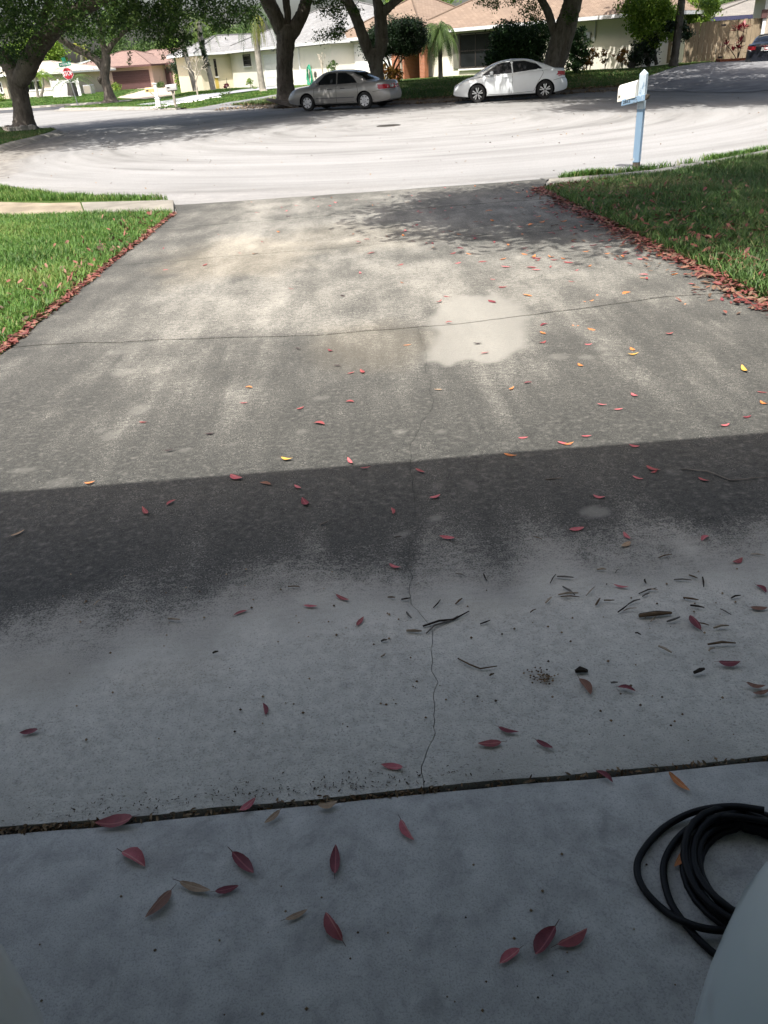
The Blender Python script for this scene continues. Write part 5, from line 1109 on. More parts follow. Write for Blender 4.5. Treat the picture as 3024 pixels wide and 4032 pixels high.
# ------------------------------------------------------------------ houses
def text_obj(body, size, mat, parent, mtx, name='lettering', ext=.004):
    cu = bpy.data.curves.new(name, 'FONT'); cu.body = body; cu.size = size; cu.align_x = 'CENTER'; cu.align_y = 'CENTER'; cu.extrude = ext; cu.offset = size * .018
    to = bpy.data.objects.new('tmp', cu); COL.objects.link(to); bpy.context.view_layer.update()
    me = bpy.data.meshes.new_from_object(to.evaluated_get(bpy.context.evaluated_depsgraph_get())); bpy.data.objects.remove(to)
    me.materials.clear(); me.materials.append(mat); me.transform(mtx)
    return link(name, me, parent)
M['sh_grey'] = mat_shingle('grey_shingles', (.20, .20, .20), (.29, .29, .285), (.15, .148, .142))
M['sh_orange'] = mat_shingle('orange_brown_shingles', (.185, .136, .102), (.245, .184, .138), (.15, .112, .086))
M['sh_brown'] = mat_shingle('brown_shingles', (.20, .135, .115), (.26, .18, .15), (.17, .12, .105))
M['sh_grey2'] = mat_shingle('weathered_grey_shingles', (.19, .175, .155), (.25, .23, .205), (.15, .14, .125))
M['sh_pale'] = mat_shingle('pale_tan_shingles', (.40, .36, .30), (.47, .42, .36), (.36, .33, .28))
M['cream'] = mat_stucco('cream_stucco', (.68, .61, .46)); M['creamw'] = mat_stucco('white_cream_stucco', (.72, .69, .60))
M['offwhite'] = mat_stucco('off_white_stucco', (.70, .66, .56)); M['pink'] = mat_stucco('pink_stucco', (.56, .40, .33)); M['tan'] = mat_stucco('tan_stucco', (.42, .37, .30)); M['beige'] = mat_stucco('beige_stucco', (.50, .42, .33))
M['brick'] = mat_brick('orange_brick'); M['browndoor'] = simple('dark_brown_door', (.10, .052, .05), .6, .3, var=.12); M['greendoor'] = simple('olive_door', (.10, .095, .05), .6, .3)
M['shutter'] = simple('olive_grey_shutter', (.13, .13, .105), .7, .3); M['frame'] = simple('bronze_frame', (.04, .032, .028), .5, .4); M['yellow'] = simple('yellow_panel', (.55, .40, .10), .7, .3); M['navyfascia'] = simple('navy_fascia', (.05, .05, .10), .6, .3)
def hip(root, name, x0, x1, y0, y1, ze, pitch, mat, fas, fh=.18, gable=()):
    wd, dp = x1 - x0, y1 - y0
    if dp <= wd:
        r = dp / 2; h = r * pitch; a = (x0 + (0 if 'l' in gable else r), y0 + r, ze + h); b_ = (x1 - (0 if 'r' in gable else r), y0 + r, ze + h)
        faces = [[(x0, y0, ze), (x1, y0, ze), b_, a], [(x1, y1, ze), (x0, y1, ze), a, b_], [(x0, y1, ze), (x0, y0, ze), a], [(x1, y0, ze), (x1, y1, ze), b_]]
    else:
        r = wd / 2; h = r * pitch; a = (x0 + r, y0 + (0 if 'f' in gable else r), ze + h); b_ = (x0 + r, y1 - (0 if 'b' in gable else r), ze + h)
        faces = [[(x0, y0, ze), (x1, y0, ze), a], [(x1, y1, ze), (x0, y1, ze), b_], [(x0, y1, ze), (x0, y0, ze), a, b_], [(x1, y0, ze), (x1, y1, ze), b_, a]]
    me = bpy.data.meshes.new(name); V = []; F = []
    for f in faces: F.append(tuple(range(len(V), len(V) + len(f)))); V += f
    me.from_pydata(V, [], F); me.update(); me.materials.append(mat)
    uv = me.uv_layers.new(name='ruv')
    for p in me.polygons:
        c = [Vector(me.vertices[i].co) for i in p.vertices]; u = (c[1] - c[0]).normalized(); n = p.normal; v = n.cross(u)
        for li in p.loop_indices:
            q = Vector(me.vertices[me.loops[li].vertex_index].co) - c[0]; uv.data[li].uv = (q.dot(u) + p.index * .37, q.dot(v))
    o = link(name, me, root)
    b = MB()
    for k in ('front', 'back', 'left', 'right'):
        if k == 'front': b.box((x0, y0 + .004, ze - fh), (x1, y0 + .03, ze - .004))
        if k == 'back': b.box((x0, y1 - .03, ze - fh), (x1, y1 - .004, ze - .004))
        if k == 'left': b.box((x0 + .002, y0 + .032, ze - fh + .002), (x0 + .03, y1 - .032, ze - .006))
        if k == 'right': b.box((x1 - .03, y0 + .032, ze - fh + .002), (x1 - .002, y1 - .032, ze - .006))
    b.build('fascia', fas, root)
    b = MB(); b.box((x0 + .035, y0 + .035, ze - fh + .02), (x1 - .035, y1 - .035, ze - fh + .04)); b.build('soffit', M['soffit'], root)
    # ridge and hip caps
    b = MB()
    for f in faces[:2]:
        pts = f
        ends = [(pts[0], pts[-1]), (pts[1], pts[2])] if len(pts) == 4 else [(pts[0], pts[2]), (pts[1], pts[2])]
        for p, q in ends: b.tube([Vector(p) + Vector((0, 0, .01)), Vector(q) + Vector((0, 0, .02))], .06, 5)
    b.tube([Vector(a) + Vector((0, 0, .02)), Vector(b_) + Vector((0, 0, .02))], .07, 5)
    b.build('ridge_cap', mat, o); return o
class House:
    def __init__(s, name, label, ox, oy, dx, dy, gz):
        l = math.hypot(dx, dy); s.d = np.array([dx / l, dy / l]); s.n = np.array([-s.d[1], s.d[0]]); s.o = np.array([ox, oy]); s.gz = gz
        s.root = empty(name, (ox, oy, 0), math.atan2(dy, dx)); tag(s.root, label, 'house')
    def hit(s, x, y, t=0.0):   # photo pixel -> (s, z) on the wall plane at local depth t
        d = _fw + _R * (x - CXP) / FPX - _U * (y - CYP) / FPX
        o = s.o + s.n * t; den = d[0] * s.n[0] + d[1] * s.n[1]
        k = (o @ s.n) / den; p = CAM + d * k
        return (p[:2] - s.o) @ s.d, p[2]
    def rect(s, x0, y0, x1, y1, t):
        a, z1 = s.hit(x0, y0, t); b, z0 = s.hit(x1, y1, t); return a, b, z0, z1
    def wall(s, a, b, t0, t1, z0, z1, mat, name='wall'):
        return MB().box((a, t0, z0), (b, t1, z1)).build(name, mat, s.root)
    def window(s, a, b, z0, z1, t, frame, nx=2, nz=2, fw=.07, sill=True, glass=None):
        f = MB(); f.box((a - fw, t - .06, z0 - fw), (a, t + .01, z1 + fw)); f.box((b, t - .06, z0 - fw), (b + fw, t + .01, z1 + fw)); f.box((a, t - .06, z1), (b, t + .01, z1 + fw)); f.box((a, t - .06, z0 - fw), (b, t + .01, z0))
        for i in range(1, nx): c = a + (b - a) * i / nx; f.box((c - .02, t - .05, z0), (c + .02, t + .005, z1))
        for i in range(1, nz): c = z0 + (z1 - z0) * i / nz; f.box((a, t - .045, c - .02), (b, t + .004, c + .02))
        w_ = f.build('window', frame, s.root)
        for i in range(nx):
            for j in range(nz):
                MB().box((a + (b - a) * i / nx + .021, t - .022, z0 + (z1 - z0) * j / nz + .021), (a + (b - a) * (i + 1) / nx - .021, t - .012, z0 + (z1 - z0) * (j + 1) / nz - .021)).build('pane', glass or M['glass'], w_)
        if sill: MB().box((a - .12, t - .11, z0 - fw - .09), (b + .12, t + .01, z0 - fw - .003)).build('sill', M['white'], w_)
        return w_
    def garage(s, a, b, z0, z1, t, mat, rows=4, cols=6, frame=None):
        f = MB(); fw = .1; f.box((a - fw, t - .05, z0), (a - .004, t + .01, z1 + fw)); f.box((b + .004, t - .05, z0), (b + fw, t + .01, z1 + fw)); f.box((a - .004, t - .05, z1 + .004), (b + .004, t + .01, z1 + fw))
        g_ = f.build('garage_door', frame or M['white'], s.root); h = (z1 - z0) / rows
        for r in range(rows):
            p = MB(); p.box((a, t - .022, z0 + r * h + .006), (b, t - .006, z0 + (r + 1) * h - .006))
            for c in range(cols):
                u0 = a + (b - a) * (c + .1) / cols; u1 = a + (b - a) * (c + .9) / cols
                p.box((u0, t - .034, z0 + (r + .2) * h), (u1, t - .0225, z0 + (r + .8) * h))
            p.build('door_section', mat, g_, bev=.004, bseg=1)
        return g_
# --- orange-brown roofed house
O = House('bungalow', 'cream bungalow with orange-brown shingle roof, brick pillars and dark front window', .15, 61.3, .722, -.692, .1)
ZE = 2.72
hip(O.root, 'roof', 5.2, 22.1, .9, 9.5, ZE + .02, .46, M['sh_orange'], M['fascia'])
hip(O.root, 'roof', -.1, 7.7, 0, 10.0, ZE - .02, .52, M['sh_orange'], M['fascia'])
O.wall(7.2, 21.5, 1.55, 8.9, -.3, ZE - .17, M['offwhite']); O.wall(.45, 5.3, .65, 9.2, -.3, ZE - .21, M['offwhite']); O.wall(5.303, 7.197, 3.0, 9, -.3, ZE - .21, M['creamw'])
for a, b_ in ((.30, .98), (4.72, 5.28)): O.wall(a, b_, .45, .642, -.3, ZE - .215, M['brick'], 'brick_pillar')
O.wall(6.95, 7.35, .55, .95, -.3, ZE - .215, M['brick'], 'brick_pillar')
O.wall(5.5, 5.62, .6, 2.95, -.3, ZE - .215, M['brick'], 'brick_pillar')
O.garage(1.15, 4.6, .12, 2.2, .645, M['white'])
O.wall(6.2, 7.0, 2.93, 2.995, .1, 2.15, M['greendoor'], 'front_door')
a, b_, z0, z1 = O.rect(1812, 137, 1932, 260, 1.5); O.window(a, b_, z0, z1, 1.54, M['frame'], 2, 2)
O.wall(a - .55, a - .12, 1.49, 1.545, z0 - .05, z1 + .05, M['shutter'], 'shutter'); O.wall(b_ + .12, b_ + .55, 1.49, 1.545, z0 - .05, z1 + .05, M['shutter'], 'shutter')
a, b_, z0, z1 = O.rect(2308, 127, 2325, 165, 1.5); mb = MB().box((a, 1.40, z0), (b_, 1.546, z1)).build('meter_box', M['metal'], O.root, bev=.01)
MB().tube([((a + b_) / 2 + .4, 1.5, z1 - .3), ((a + b_) / 2 + .4, 1.5, 2.5)], .035, 8).build('conduit', M['metal'], O.root); MB().tube([(a - .08, 1.5, -.1), (a - .08, 1.5, z1)], .05, 8).build('downpipe', M['metal'], O.root)
a, b_, z0, z1 = O.rect(2329, 145, 2342, 163, 1.5); MB().box((a, 1.50, z0), (b_, 1.546, z1)).build('utility_box', M['white'], O.root, bev=.008)
a, z = O.hit(1322, 207, .45); MB().box((a - .08, .30, z - .2), (a + .08, .448, z + .2)).build('wall_lantern', M['frame'], O.root, bev=.02)
# --- cream house with grey roof
K = House('bungalow', 'cream bungalow with pale grey shingle roof behind the palms', -8.4, 75.0, .485, -.874, 0)
hip(K.root, 'roof', -1.5, 17.6, -.6, 13.0, 2.62, .36, M['sh_grey'], M['fascia'])
hip(K.root, 'roof', -6.2, .6, -3.3, 11.5, 2.60, .36, M['sh_grey'], M['fascia'])
K.wall(.003, 17.2, 0, 12.3, -.3, 2.42, M['creamw']); K.wall(-5.6, 0, -2.7, 11, -.3, 2.40, M['cream'])
a, b_, z0, z1 = K.rect(1040, 222, 1152, 340, 0); K.garage(a, b_, z0 + .02, min(z1, 2.2), 0, M['white'], 4, 4)
# windows on the short return wall (facing along the house)
def kwin(x0, y0, x1, y1, frame, mat=None, nz=2, nm='window'):
    dn = K.d; res = []
    for x, y in ((x0, y0), (x1, y1)):
        d = _fw + _R * (x - CXP) / FPX - _U * (y - CYP) / FPX; k = ((K.o - CAM[:2]) @ dn) / (d[:2] @ dn); p = CAM + d * k; res.append(((p[:2] - K.o) @ K.n, p[2]))
    (t0, z1), (t1, z0) = res; t0, t1 = min(t0, t1), max(t0, t1)
    if mat: return MB().box((.002, t0, z0), (.03, t1, z1)).build(nm, mat, K.root)
    f = MB(); f.box((.0, t0, z0), (.05, t0 + .06, z1)); f.box((.0, t1 - .06, z0), (.05, t1, z1)); f.box((.0, t0 + .06, z1 - .06), (.05, t1 - .06, z1)); f.box((.0, t0 + .06, z0), (.05, t1 - .06, z0 + .06))
    w_ = f.build('window', frame, K.root); h = (z1 - z0 - .12) / nz
    for j in range(nz): MB().box((.005, t0 + .062, z0 + .062 + j * h), (.02, t1 - .062, z0 + .03 + (j + 1) * h)).build('pane', M['glass'], w_)
    MB().box((.0, t0 - .06, z0 - .1), (.09, t1 + .06, z0 - .003)).build('sill', M['white'], w_)
kwin(839, 232, 858, 300, M['frame']); kwin(845, 305, 864, 348, None, M['yellow'], nm='yellow_panel')
a, b_, z0, z1 = K.rect(959, 220, 988, 254, 0); K.window(a, b_, z0, z1, 0, M['frame'], 1, 2, .09)
for px_ in (1150, 1183): a, z = K.hit(px_, 250, 0); MB().box((a - .06, -.1, -.1), (a + .06, -.003, 2.4)).build('downpipe', M['white'], K.root)
a, z = K.hit(1168, 182, 0); MB().lathe([(.001, -.2), (.08, -.18), (.1, -.08), (.04, -.003)], 12, 'y', (a, 0, z)).build('floodlight', M['white'], K.root, sm=True)
a, z = K.hit(1078, 198, 0); MB().box((a - .15, -.18, z - .08), (a + .15, -.003, z + .08)).build('wall_lamp', M['metal'], K.root, bev=.03)
# green hose coil hung on the wall
a, z = K.hit(1219, 297, -.15); c = K.o + K.d * a - K.n * .12
hz = empty('garden_hose', (c[0], c[1], z), K.root.rotation_euler.z); b = MB(); pts = []
for i in range(150):
    t = i / 150 * 2 * math.pi * 6; rr = .5 + .10 * math.sin(i * .31) ; pts.append((rr * .62 * math.cos(t), -.05 - .05 * math.sin(i * .8), rr * 1.25 * math.sin(t) - .1))
b.tube(pts, .026, 6); M['hosegreen'] = simple('green_hose', (.02, .25, .14), .5, .4); b.build('coil', M['hosegreen'], hz, sm=True); MB().box((-.08, .0, .3), (.08, .1, .5)).build('hanger', M['metal'], hz, bev=.01)
tag(hz, 'green garden hose coiled on the white wall of the cream house', 'hose')
p = at(1243, 310, 60); e = empty('garden_lamp', (p[0], p[1], .05)); MB().lathe([(.04, 0), (.03, .5), (.09, .5), (.1, .75), (.05, .85), (.001, .86)], 10).build('post', M['bark3'], e); tag(e, 'small dark lamp post beside the green hose', 'lamp')
# --- pink house
Q = House('bungalow', 'pink stucco bungalow with brown roof and dark brown garage door', -34.2, 119.9, .94, -.34, -.35)
hip(Q.root, 'roof', 2.0, 24, 2.5, 13.5, 2.42, .30, M['sh_brown'], M['browndoor'], .2); hip(Q.root, 'roof', -.6, 12.4, -1.0, 10, 2.38, .31, M['sh_brown'], M['browndoor'], .2)
Q.wall(0, 11.8, 0, 9.4, -.6, 2.18, M['pink']); Q.wall(11.803, 23.4, 3.1, 12.9, -.6, 2.2, M['pink'])
a, b_, z0, z1 = Q.rect(440, 283, 597, 335, 0); Q.garage(a, b_, -.32, z1, 0, M['browndoor'], 4, 8, M['pink'])
a, z = Q.hit(650, 280, 3.1); Q.wall(a, a + 1.0, 3.04, 3.097, -.3, 1.8, M['browndoor'], 'front_door'); a, z = Q.hit(661, 276, 3.1); MB().box((a - .12, 2.9, z - .35), (a + .12, 3.03, z + .35)).build('wall_lantern', M['frame'], Q.root, bev=.03)
MB().tube([(.0, -.06, 2.1), (.0, -.06, -.3)], .06, 8).build('downpipe', M['browndoor'], Q.root)
p = at(356, 366, 103); e = empty('air_conditioner', (p[0], p[1], -.3), -.3); MB().box((-.55, -.4, 0), (.4, .45, .95)).build('casing', M['metal'], e, bev=.03)
for i in range(9): MB().box((-.5, -.425, .12 + i * .085), (.35, -.402, .16 + i * .085)).build('louvre', M['tan'], e)
MB().lathe([(.3, .952), (.3, .98), (.001, .985)], 16, 'z', (-.05, 0, 0)).build('fan_guard', M['frame'], e); tag(e, 'grey air-conditioning unit against the pink house wall', 'air conditioner')
# --- beige house far left, white fence panels
B = House('bungalow', 'beige bungalow with pale roof behind the corner oak trunk', -45.5, 109.5, .957, -.29, -.3)
hip(B.root, 'roof', -1, 16.0, -.7, 10, 2.15, .22, M['sh_pale'], M['white'], .2); hip(B.root, 'roof', -2, 9.2, -2.5, 6, 2.2, .24, M['sh_pale'], M['white'], .2)
B.wall(0, 15.2, 0, 9.4, -.6, 1.95, M['beige']); B.wall(-1.5, 8.4, -1.9, -.003, -.6, 2.0, M['beige'])
a, b_, z0, z1 = B.rect(-5, 325, 13, 362, -1.9); B.window(a, b_, z0, z1, -1.9, M['white'], 1, 2, .1)
a, b_, z0, z1 = B.rect(105, 322, 170, 352, 0); B.window(a, b_, z0, z1, 0, M['white'], 2, 1, .1)
B.wall(9.0, 15.0, -.16, -.003, .35, .5, M['white'], 'sill_band'); B.wall(9.0, 15.0, -.10, -.004, -.6, .34, M['creamw'], 'lower_wall')
hip_b = House('bungalow', 'far bungalow with pale grey-green roof between beige and pink houses', -36, 132, .96, -.25, -.3); M['sh_green'] = mat_shingle('grey_green_shingles', (.36, .40, .37), (.44, .47, .44), (.40, .43, .41))
hip(hip_b.root, 'roof', -3, 9, 0, 9, 2.9, .22, M['sh_green'], M['white'], .2); hip_b.wall(-2.4, 8.4, .6, 8.4, -.5, 2.68, M['beige'])
e = empty('vinyl_fence', (*at(215, 385, 96)[:2], -.3)); bp = np.array(e.location)
L0 = np.array(at(213, 380, 97)[:2]); L1 = np.array(at(243, 380, 95.2)[:2]); L2 = np.array(at(320, 377, 95)[:2])
for A_, B_, n_ in ((L0, L1, 3), (L1, L2, 7)):
    for i in range(n_):
        a_ = A_ + (B_ - A_) * i / n_; c_ = A_ + (B_ - A_) * (i + .96) / n_; t_ = (c_ - a_) / np.hypot(*(c_ - a_)); nn = np.array([-t_[1], t_[0]]) * .025
        MB().prism([a_ - nn, c_ - nn, c_ + nn, a_ + nn], -.35, 1.28).build('board', M['white'], e, off=bp)
for A_ in (L0, L1, L2): MB().box((A_[0] - .07, A_[1] - .09, -.35), (A_[0] + .07, A_[1] + .05, 1.4)).build('post', M['white'], e, off=bp)
tag(e, 'white vinyl fence panels behind the stop sign and date palm', 'fence')
# --- right side: wooden fences, houses
M['wood'] = NT('weathered_fence_wood', .85, .2).m
k = NT('weathered_fence_wood2', .85, .2); k.pos(True); g_ = k.noise(9, 5, .6, vec=k.scalev(k.pos(True), (6, 6, .5))); c = k.ramp(g_, [(.3, (.20, .155, .10)), (.55, (.30, .235, .155)), (.75, (.37, .30, .21))]); oi = k.n('ShaderNodeObjectInfo'); c = k.mix(k.math('MULTIPLY', oi.outputs['Random'], .45), c, (.17, .135, .095)); k.color(c); k.bump(g_, .4, .01); M['wood'] = k.m
def board_fence(label, A_, B_, n_, z0, h, gap, nm='wooden_fence'):
    A_ = np.array(A_); B_ = np.array(B_); e = empty(nm, (A_[0], A_[1], z0)); t_ = (B_ - A_) / n_; L_ = np.hypot(*t_); ang = math.atan2(t_[1], t_[0])
    b = MB(); w_ = L_ * (1 - gap); b.prism([(0, -.011), (w_, -.011), (w_, .011), (0, .011)], 0, h); bm_ = None
    me = None
    for i in range(n_):
        p_ = A_ + t_ * i
        if me is None:
            bb = MB(); zt = h; V = [(0, -.011, 0), (w_, -.011, 0), (w_, .011, 0), (0, .011, 0), (0, -.011, zt - .03), (.03, -.011, zt), (w_ - .03, -.011, zt), (w_, -.011, zt - .03), (0, .011, zt - .03), (.03, .011, zt), (w_ - .03, .011, zt), (w_, .011, zt - .03)]
            bb.add(V, [(0, 1, 7, 6, 5, 4), (3, 8, 9, 10, 11, 2), (0, 4, 8, 3), (1, 2, 11, 7), (4, 5, 9, 8), (5, 6, 10, 9), (6, 7, 11, 10), (0, 3, 2, 1)]); o = bb.build('board', M['wood'], e); me = o.data
        else: o = link('board', me, e)
        out = -.012 if i % 2 else .012
        o.location = (p_[0] - A_[0] - math.sin(ang) * out, p_[1] - A_[1] + math.cos(ang) * out, random.uniform(-.02, .02)); o.rotation_euler = (0, random.uniform(-.008, .008), ang)
    for zz in (.3, h * .5, h - .3):
        r = MB(); c_ = (B_ - A_); nn = np.array([-t_[1], t_[0]]) / L_
        r.prism([nn * .03, c_ + nn * .03, c_ + nn * .07, nn * .07], zz, zz + .09).build('rail', M['wood'], e)
    return tag(e, label, 'fence')
board_fence('sunlit tan wooden board fence beside the dark car', (19.15, 48.1), (22.75, 47.0), 16, .27, 1.84, .06)
board_fence('shaded dark section of board fence behind the vine stump', (17.0, 50.6), (19.3, 49.6), 10, .25, 1.75, .1)
for zz in (1.72, .42):
    p = at(2850 if zz > 1 else 2835, 99 if zz > 1 else 226, 46.9); o = MB().box((p[0] - .12, p[1] - .05, p[2] - .05), (p[0] + .12, p[1] + .02, p[2] + .05)).build('gate_hinge', M['frame'], None, bev=.01)
    tag(o, 'dark metal hinge %s on the tan board fence' % ('high' if zz > 1 else 'low'), 'hinge')
D = House('bungalow', 'weathered grey-brown roof of a house beyond the tan fence', 22.9, 56.5, 1, -.05, .2)
hip(D.root, 'roof', .4, 14, -.4, 11, 2.45, .2, M['sh_grey2'], M['navyfascia'], .22); D.wall(1, 13.4, .2, 10.4, -.2, 2.22, M['tan'])
p = at(2985, 50, 55.5); MB().lathe([(.1, 0), (.1, .4), (.16, .42), (.16, .5), (.02, .55)], 12, 'z', (p[0] - 22.9, p[1] - 56.5 + .2, 2.7)).build('roof_vent', M['metal'], D.root)
T_ = House('bungalow', 'tan stucco house wall at the right edge beyond the fence', 22.75, 46.85, .93, -.36, .2)
T_.wall(0, 9, 0, 8, -.2, 3.2, M['tan']); MB().box((-.06, -.06, -.2), (.10, -.003, 3.2)).build('corner_trim', M['white'], T_.root); a, z = T_.hit(3010, 55, 0); MB().box((a - .15, -.14, z - .2), (a + .15, -.003, z + .2)).build('wall_lantern', M['browndoor'], T_.root, bev=.03)
hip(T_.root, 'roof', -.5, 9.5, -.6, 8.6, 3.35, .35, M['sh_grey2'], M['white'])
p = at(3008, 178, 44.6); e = empty('wheelie_bin', (p[0] + .2, p[1], .1)); M['bingreen'] = simple('bin_green', (.02, .14, .07), .5, .4); b = MB(); b.prism([(-.25, -.28), (.25, -.28), (.25, .28), (-.25, .28)], 0, .95); b.build('body', simple('bin_dark', (.03, .05, .06), .5, .4), e, bev=.03); MB().box((-.3, -.34, .95), (.3, .33, 1.03)).build('lid', M['bingreen'], e, bev=.02); tag(e, 'wheelie bin with green lid behind the dark car', 'bin')
# planter with red cordyline
M['timber'] = simple('reddish_timber', (.16, .055, .03), .8, .2, var=.25); A_ = np.array(at(2832, 250, 45.4)[:2]); B_ = np.array(at(2958, 240, 45.0)[:2]); e = empty('raised_planter', (A_[0], A_[1], .12)); t_ = (B_ - A_) / np.hypot(*(B_ - A_)); nn = np.array([-t_[1], t_[0]])
MB().prism([(0, 0), B_ - A_, B_ - A_ + nn * .09, nn * .09], 0, .26).build('timber', M['timber'], e, bev=.01); MB().prism([nn * .095, nn * 1.4, nn * 1.4 + t_ * .09, nn * .095 + t_ * .09], 0, .26).build('timber', M['timber'], e, bev=.01); MB().prism([nn * .1 + t_ * .1, B_ - A_ + nn * .1, B_ - A_ + nn * 1.4, nn * 1.4 + t_ * .1], 0, .15).build('soil', M['dirt'], e); tag(e, 'low reddish timber planter at the foot of the tan fence', 'planter')
def ti_plant():
    p0 = at(2905, 238, 46); base = (p0[0], p0[1], .2); root = empty('cordyline', base); rng = np.random.default_rng(5); V = []; F = []; rr = []
    for (x, y, n_, ln) in ((2905, 120, 26, .55), (2930, 108, 18, .5), (2862, 178, 12, .42), (2905, 190, 24, .45), (2915, 165, 14, .4), (2885, 200, 12, .35)):
        c = np.array(at(x, y, 45.9))
        for _ in range(n_):
            a = rng.random() * 6.28; el = rng.uniform(-.2, 1.1); d = np.array([math.cos(a) * math.cos(el), math.sin(a) * math.cos(el), math.sin(el)]); s_ = np.cross(d, [0, 0, 1]); s_ /= np.linalg.norm(s_); w_ = .05; l_ = ln * rng.uniform(.6, 1.1)
            b0 = len(V); V += [c, c + d * l_ * .5 + s_ * w_, c + d * l_ + np.array([0, 0, -.1 * l_]), c + d * l_ * .5 - s_ * w_]; F.append((b0, b0 + 1, b0 + 2, b0 + 3)); rr += [rng.random()] * 4
    link('leaves', mesh_np('leaves', np.array(V) - np.array(base), np.array(F), M['ti'], False, {'rnd': rr}), root); b = MB()
    for x1, y1 in ((2905, 120), (2930, 108), (2862, 178), (2905, 190)): limb(b, [(2903, 240, 46, .025), ((2903 + x1) / 2 + 3, (240 + y1) / 2, 46, .02), (x1, y1, 45.9, .015)], 1, 6)
    b.build('stem', M['bark3'], root, off=base); tag(root, 'red-leaved cordyline standing in the planter before the tan fence', 'plant')
ti_plant()

# ------------------------------------------------------------------ street furniture
M['stopred'] = simple('stop_sign_red', (.42, .02, .03), .4, .5, var=.05); M['signwhite'] = simple('sign_white', (.78, .78, .77), .4, .5, var=.03); M['signgreen'] = simple('sign_green', (.01, .19, .11), .4, .5, var=.05)
pb = at(306, 412, 63.3); pt_ = at(271, 300, 63.3); e = empty('stop_sign', tuple(pb)); e.rotation_euler = (0, math.atan2(pt_[0] - pb[0], pt_[2] - pb[2]), -.0)
e.rotation_euler = (0, math.atan2(pt_[0] - pb[0], pt_[2] - pb[2]), 0); ln = math.dist(pb, pt_)
MB().tube([(0, 0, -.2), (0, 0, ln + .75)], .035, 8).build('pole', M['metal'], e)
cz = ln + .16; R_ = .39
def octo(r, y0, y1): return [(r * math.cos(math.radians(22.5 + 45 * i)), r * math.sin(math.radians(22.5 + 45 * i))) for i in range(8)]
def plate(poly, y0, y1, cz_): 
    b = MB(); n_ = len(poly); b.add([(x, y0, cz_ + z_) for x, z_ in poly] + [(x, y1, cz_ + z_) for x, z_ in poly], [tuple(range(n_)), tuple(range(2 * n_ - 1, n_ - 1, -1))] + [(i, n_ + i, n_ + (i + 1) % n_, (i + 1) % n_) for i in range(n_)]); return b
sp = plate(octo(R_, 0, 0), -.045, -.038, cz).build('sign_panel', M['signwhite'], e); plate(octo(R_ * .94, 0, 0), -.050, -.046, cz).build('red_face', M['stopred'], sp)
mt = Matrix.Translation((0, -.051, cz)) @ Matrix.Rotation(math.pi / 2, 4, 'X'); text_obj('STOP', .34, M['signwhite'], sp, mt @ Matrix.Diagonal((.8, 1.15, 1, 1)))
s2 = MB().box((-.42, -.045, cz + .44), (.42, -.038, cz + .70)).build('street_name_panel', M['signgreen'], e); text_obj('MELOE Dr', .17, M['signwhite'], s2, Matrix.Translation((.04, -.046, cz + .57)) @ Matrix.Rotation(math.pi / 2, 4, 'X'))
s3 = MB().box((-.006, -.2, cz + .73), (.006, .2, cz + .98)).build('cross_street_panel', M['signgreen'], e); s3.rotation_euler = (0, 0, .9)
tag(e, 'red octagonal STOP sign with green street name plates on a pole', 'sign')

# blue mailbox
def paintwear(name, c, under, thr):
    k = NT(name, .7, .3); n1 = k.noise(14, 6, .7, vec=k.scalev(k.pos(), (1, 1, .35))); k.color(k.mix(k.ramp(n1, [(thr, 0), (thr + .06, 1)]), c, under)); k.bump(n1, .3, .004); return k.m
M['bluepost'] = paintwear('flaking_blue_paint', (.185, .275, .37), (.40, .44, .46), .60); M['bluetop'] = paintwear('worn_pale_blue_paint', (.42, .48, .52), (.17, .25, .34), .55); M['rotwood'] = paintwear('rotten_grey_wood', (.10, .085, .065), (.05, .04, .03), .5); M['boxwhite'] = simple('dulled_white_box', (.62, .60, .54), .5, .4, var=.1, scale=9)
pb = np.array(at(2504, 664, 13.5)); pt_ = np.array(at(2536, 290, 13.45)); e = empty('mailbox', tuple(pb)); ax = Vector(pt_ - pb); L_ = ax.length; ax.normalize()
u = Vector((math.cos(math.radians(-38)), math.sin(math.radians(-38)), 0)); u = (u - ax * u.dot(ax)).normalized(); v = ax.cross(u); hw = .05
def pp(a_, b__, h_): return tuple(ax * h_ + u * a_ + v * b__)
def postseg(h0, h1, w_, mat, nm, cap=False):
    b = MB(); P = [pp(sx * w_, sy * w_, h0) for sx, sy in ((-1, -1), (1, -1), (1, 1), (-1, 1))] + [pp(sx * w_, sy * w_, h1) for sx, sy in ((-1, -1), (1, -1), (1, 1), (-1, 1))]; F_ = [(0, 3, 2, 1), (0, 1, 5, 4), (1, 2, 6, 5), (2, 3, 7, 6), (3, 0, 4, 7)]
    if cap: P.append(pp(0, 0, h1 + .065)); F_ += [(4, 5, 8), (5, 6, 8), (6, 7, 8), (7, 4, 8)]
    else: F_.append((4, 5, 6, 7))
    b.add(P, F_); return b.build(nm, mat, e, bev=.005, bseg=1)
postseg(-.12, .10, hw * .93, M['rotwood'], 'post_foot'); postseg(.101, .87, hw, M['bluepost'], 'post'); postseg(.871, L_, hw * 1.06, M['bluetop'], 'post_top', True)
la = np.array(at(2455, 404, 13.62)) - pb; ra = np.array(at(2548, 382, 13.36)) - pb; al = Vector(ra - la); an = al.normalized(); sd = Vector((an.y, -an.x, 0)).normalized()
off = sd * .075; b = MB(); P = []
for q, hh in ((Vector(la), .045), (Vector(ra), .042)):
    for s_, z_ in ((.0, -1), (.045, -1), (.045, 1), (.0, 1)): P.append(q + off * .4 + sd * (s_) + Vector((0, 0, z_ * hh)))
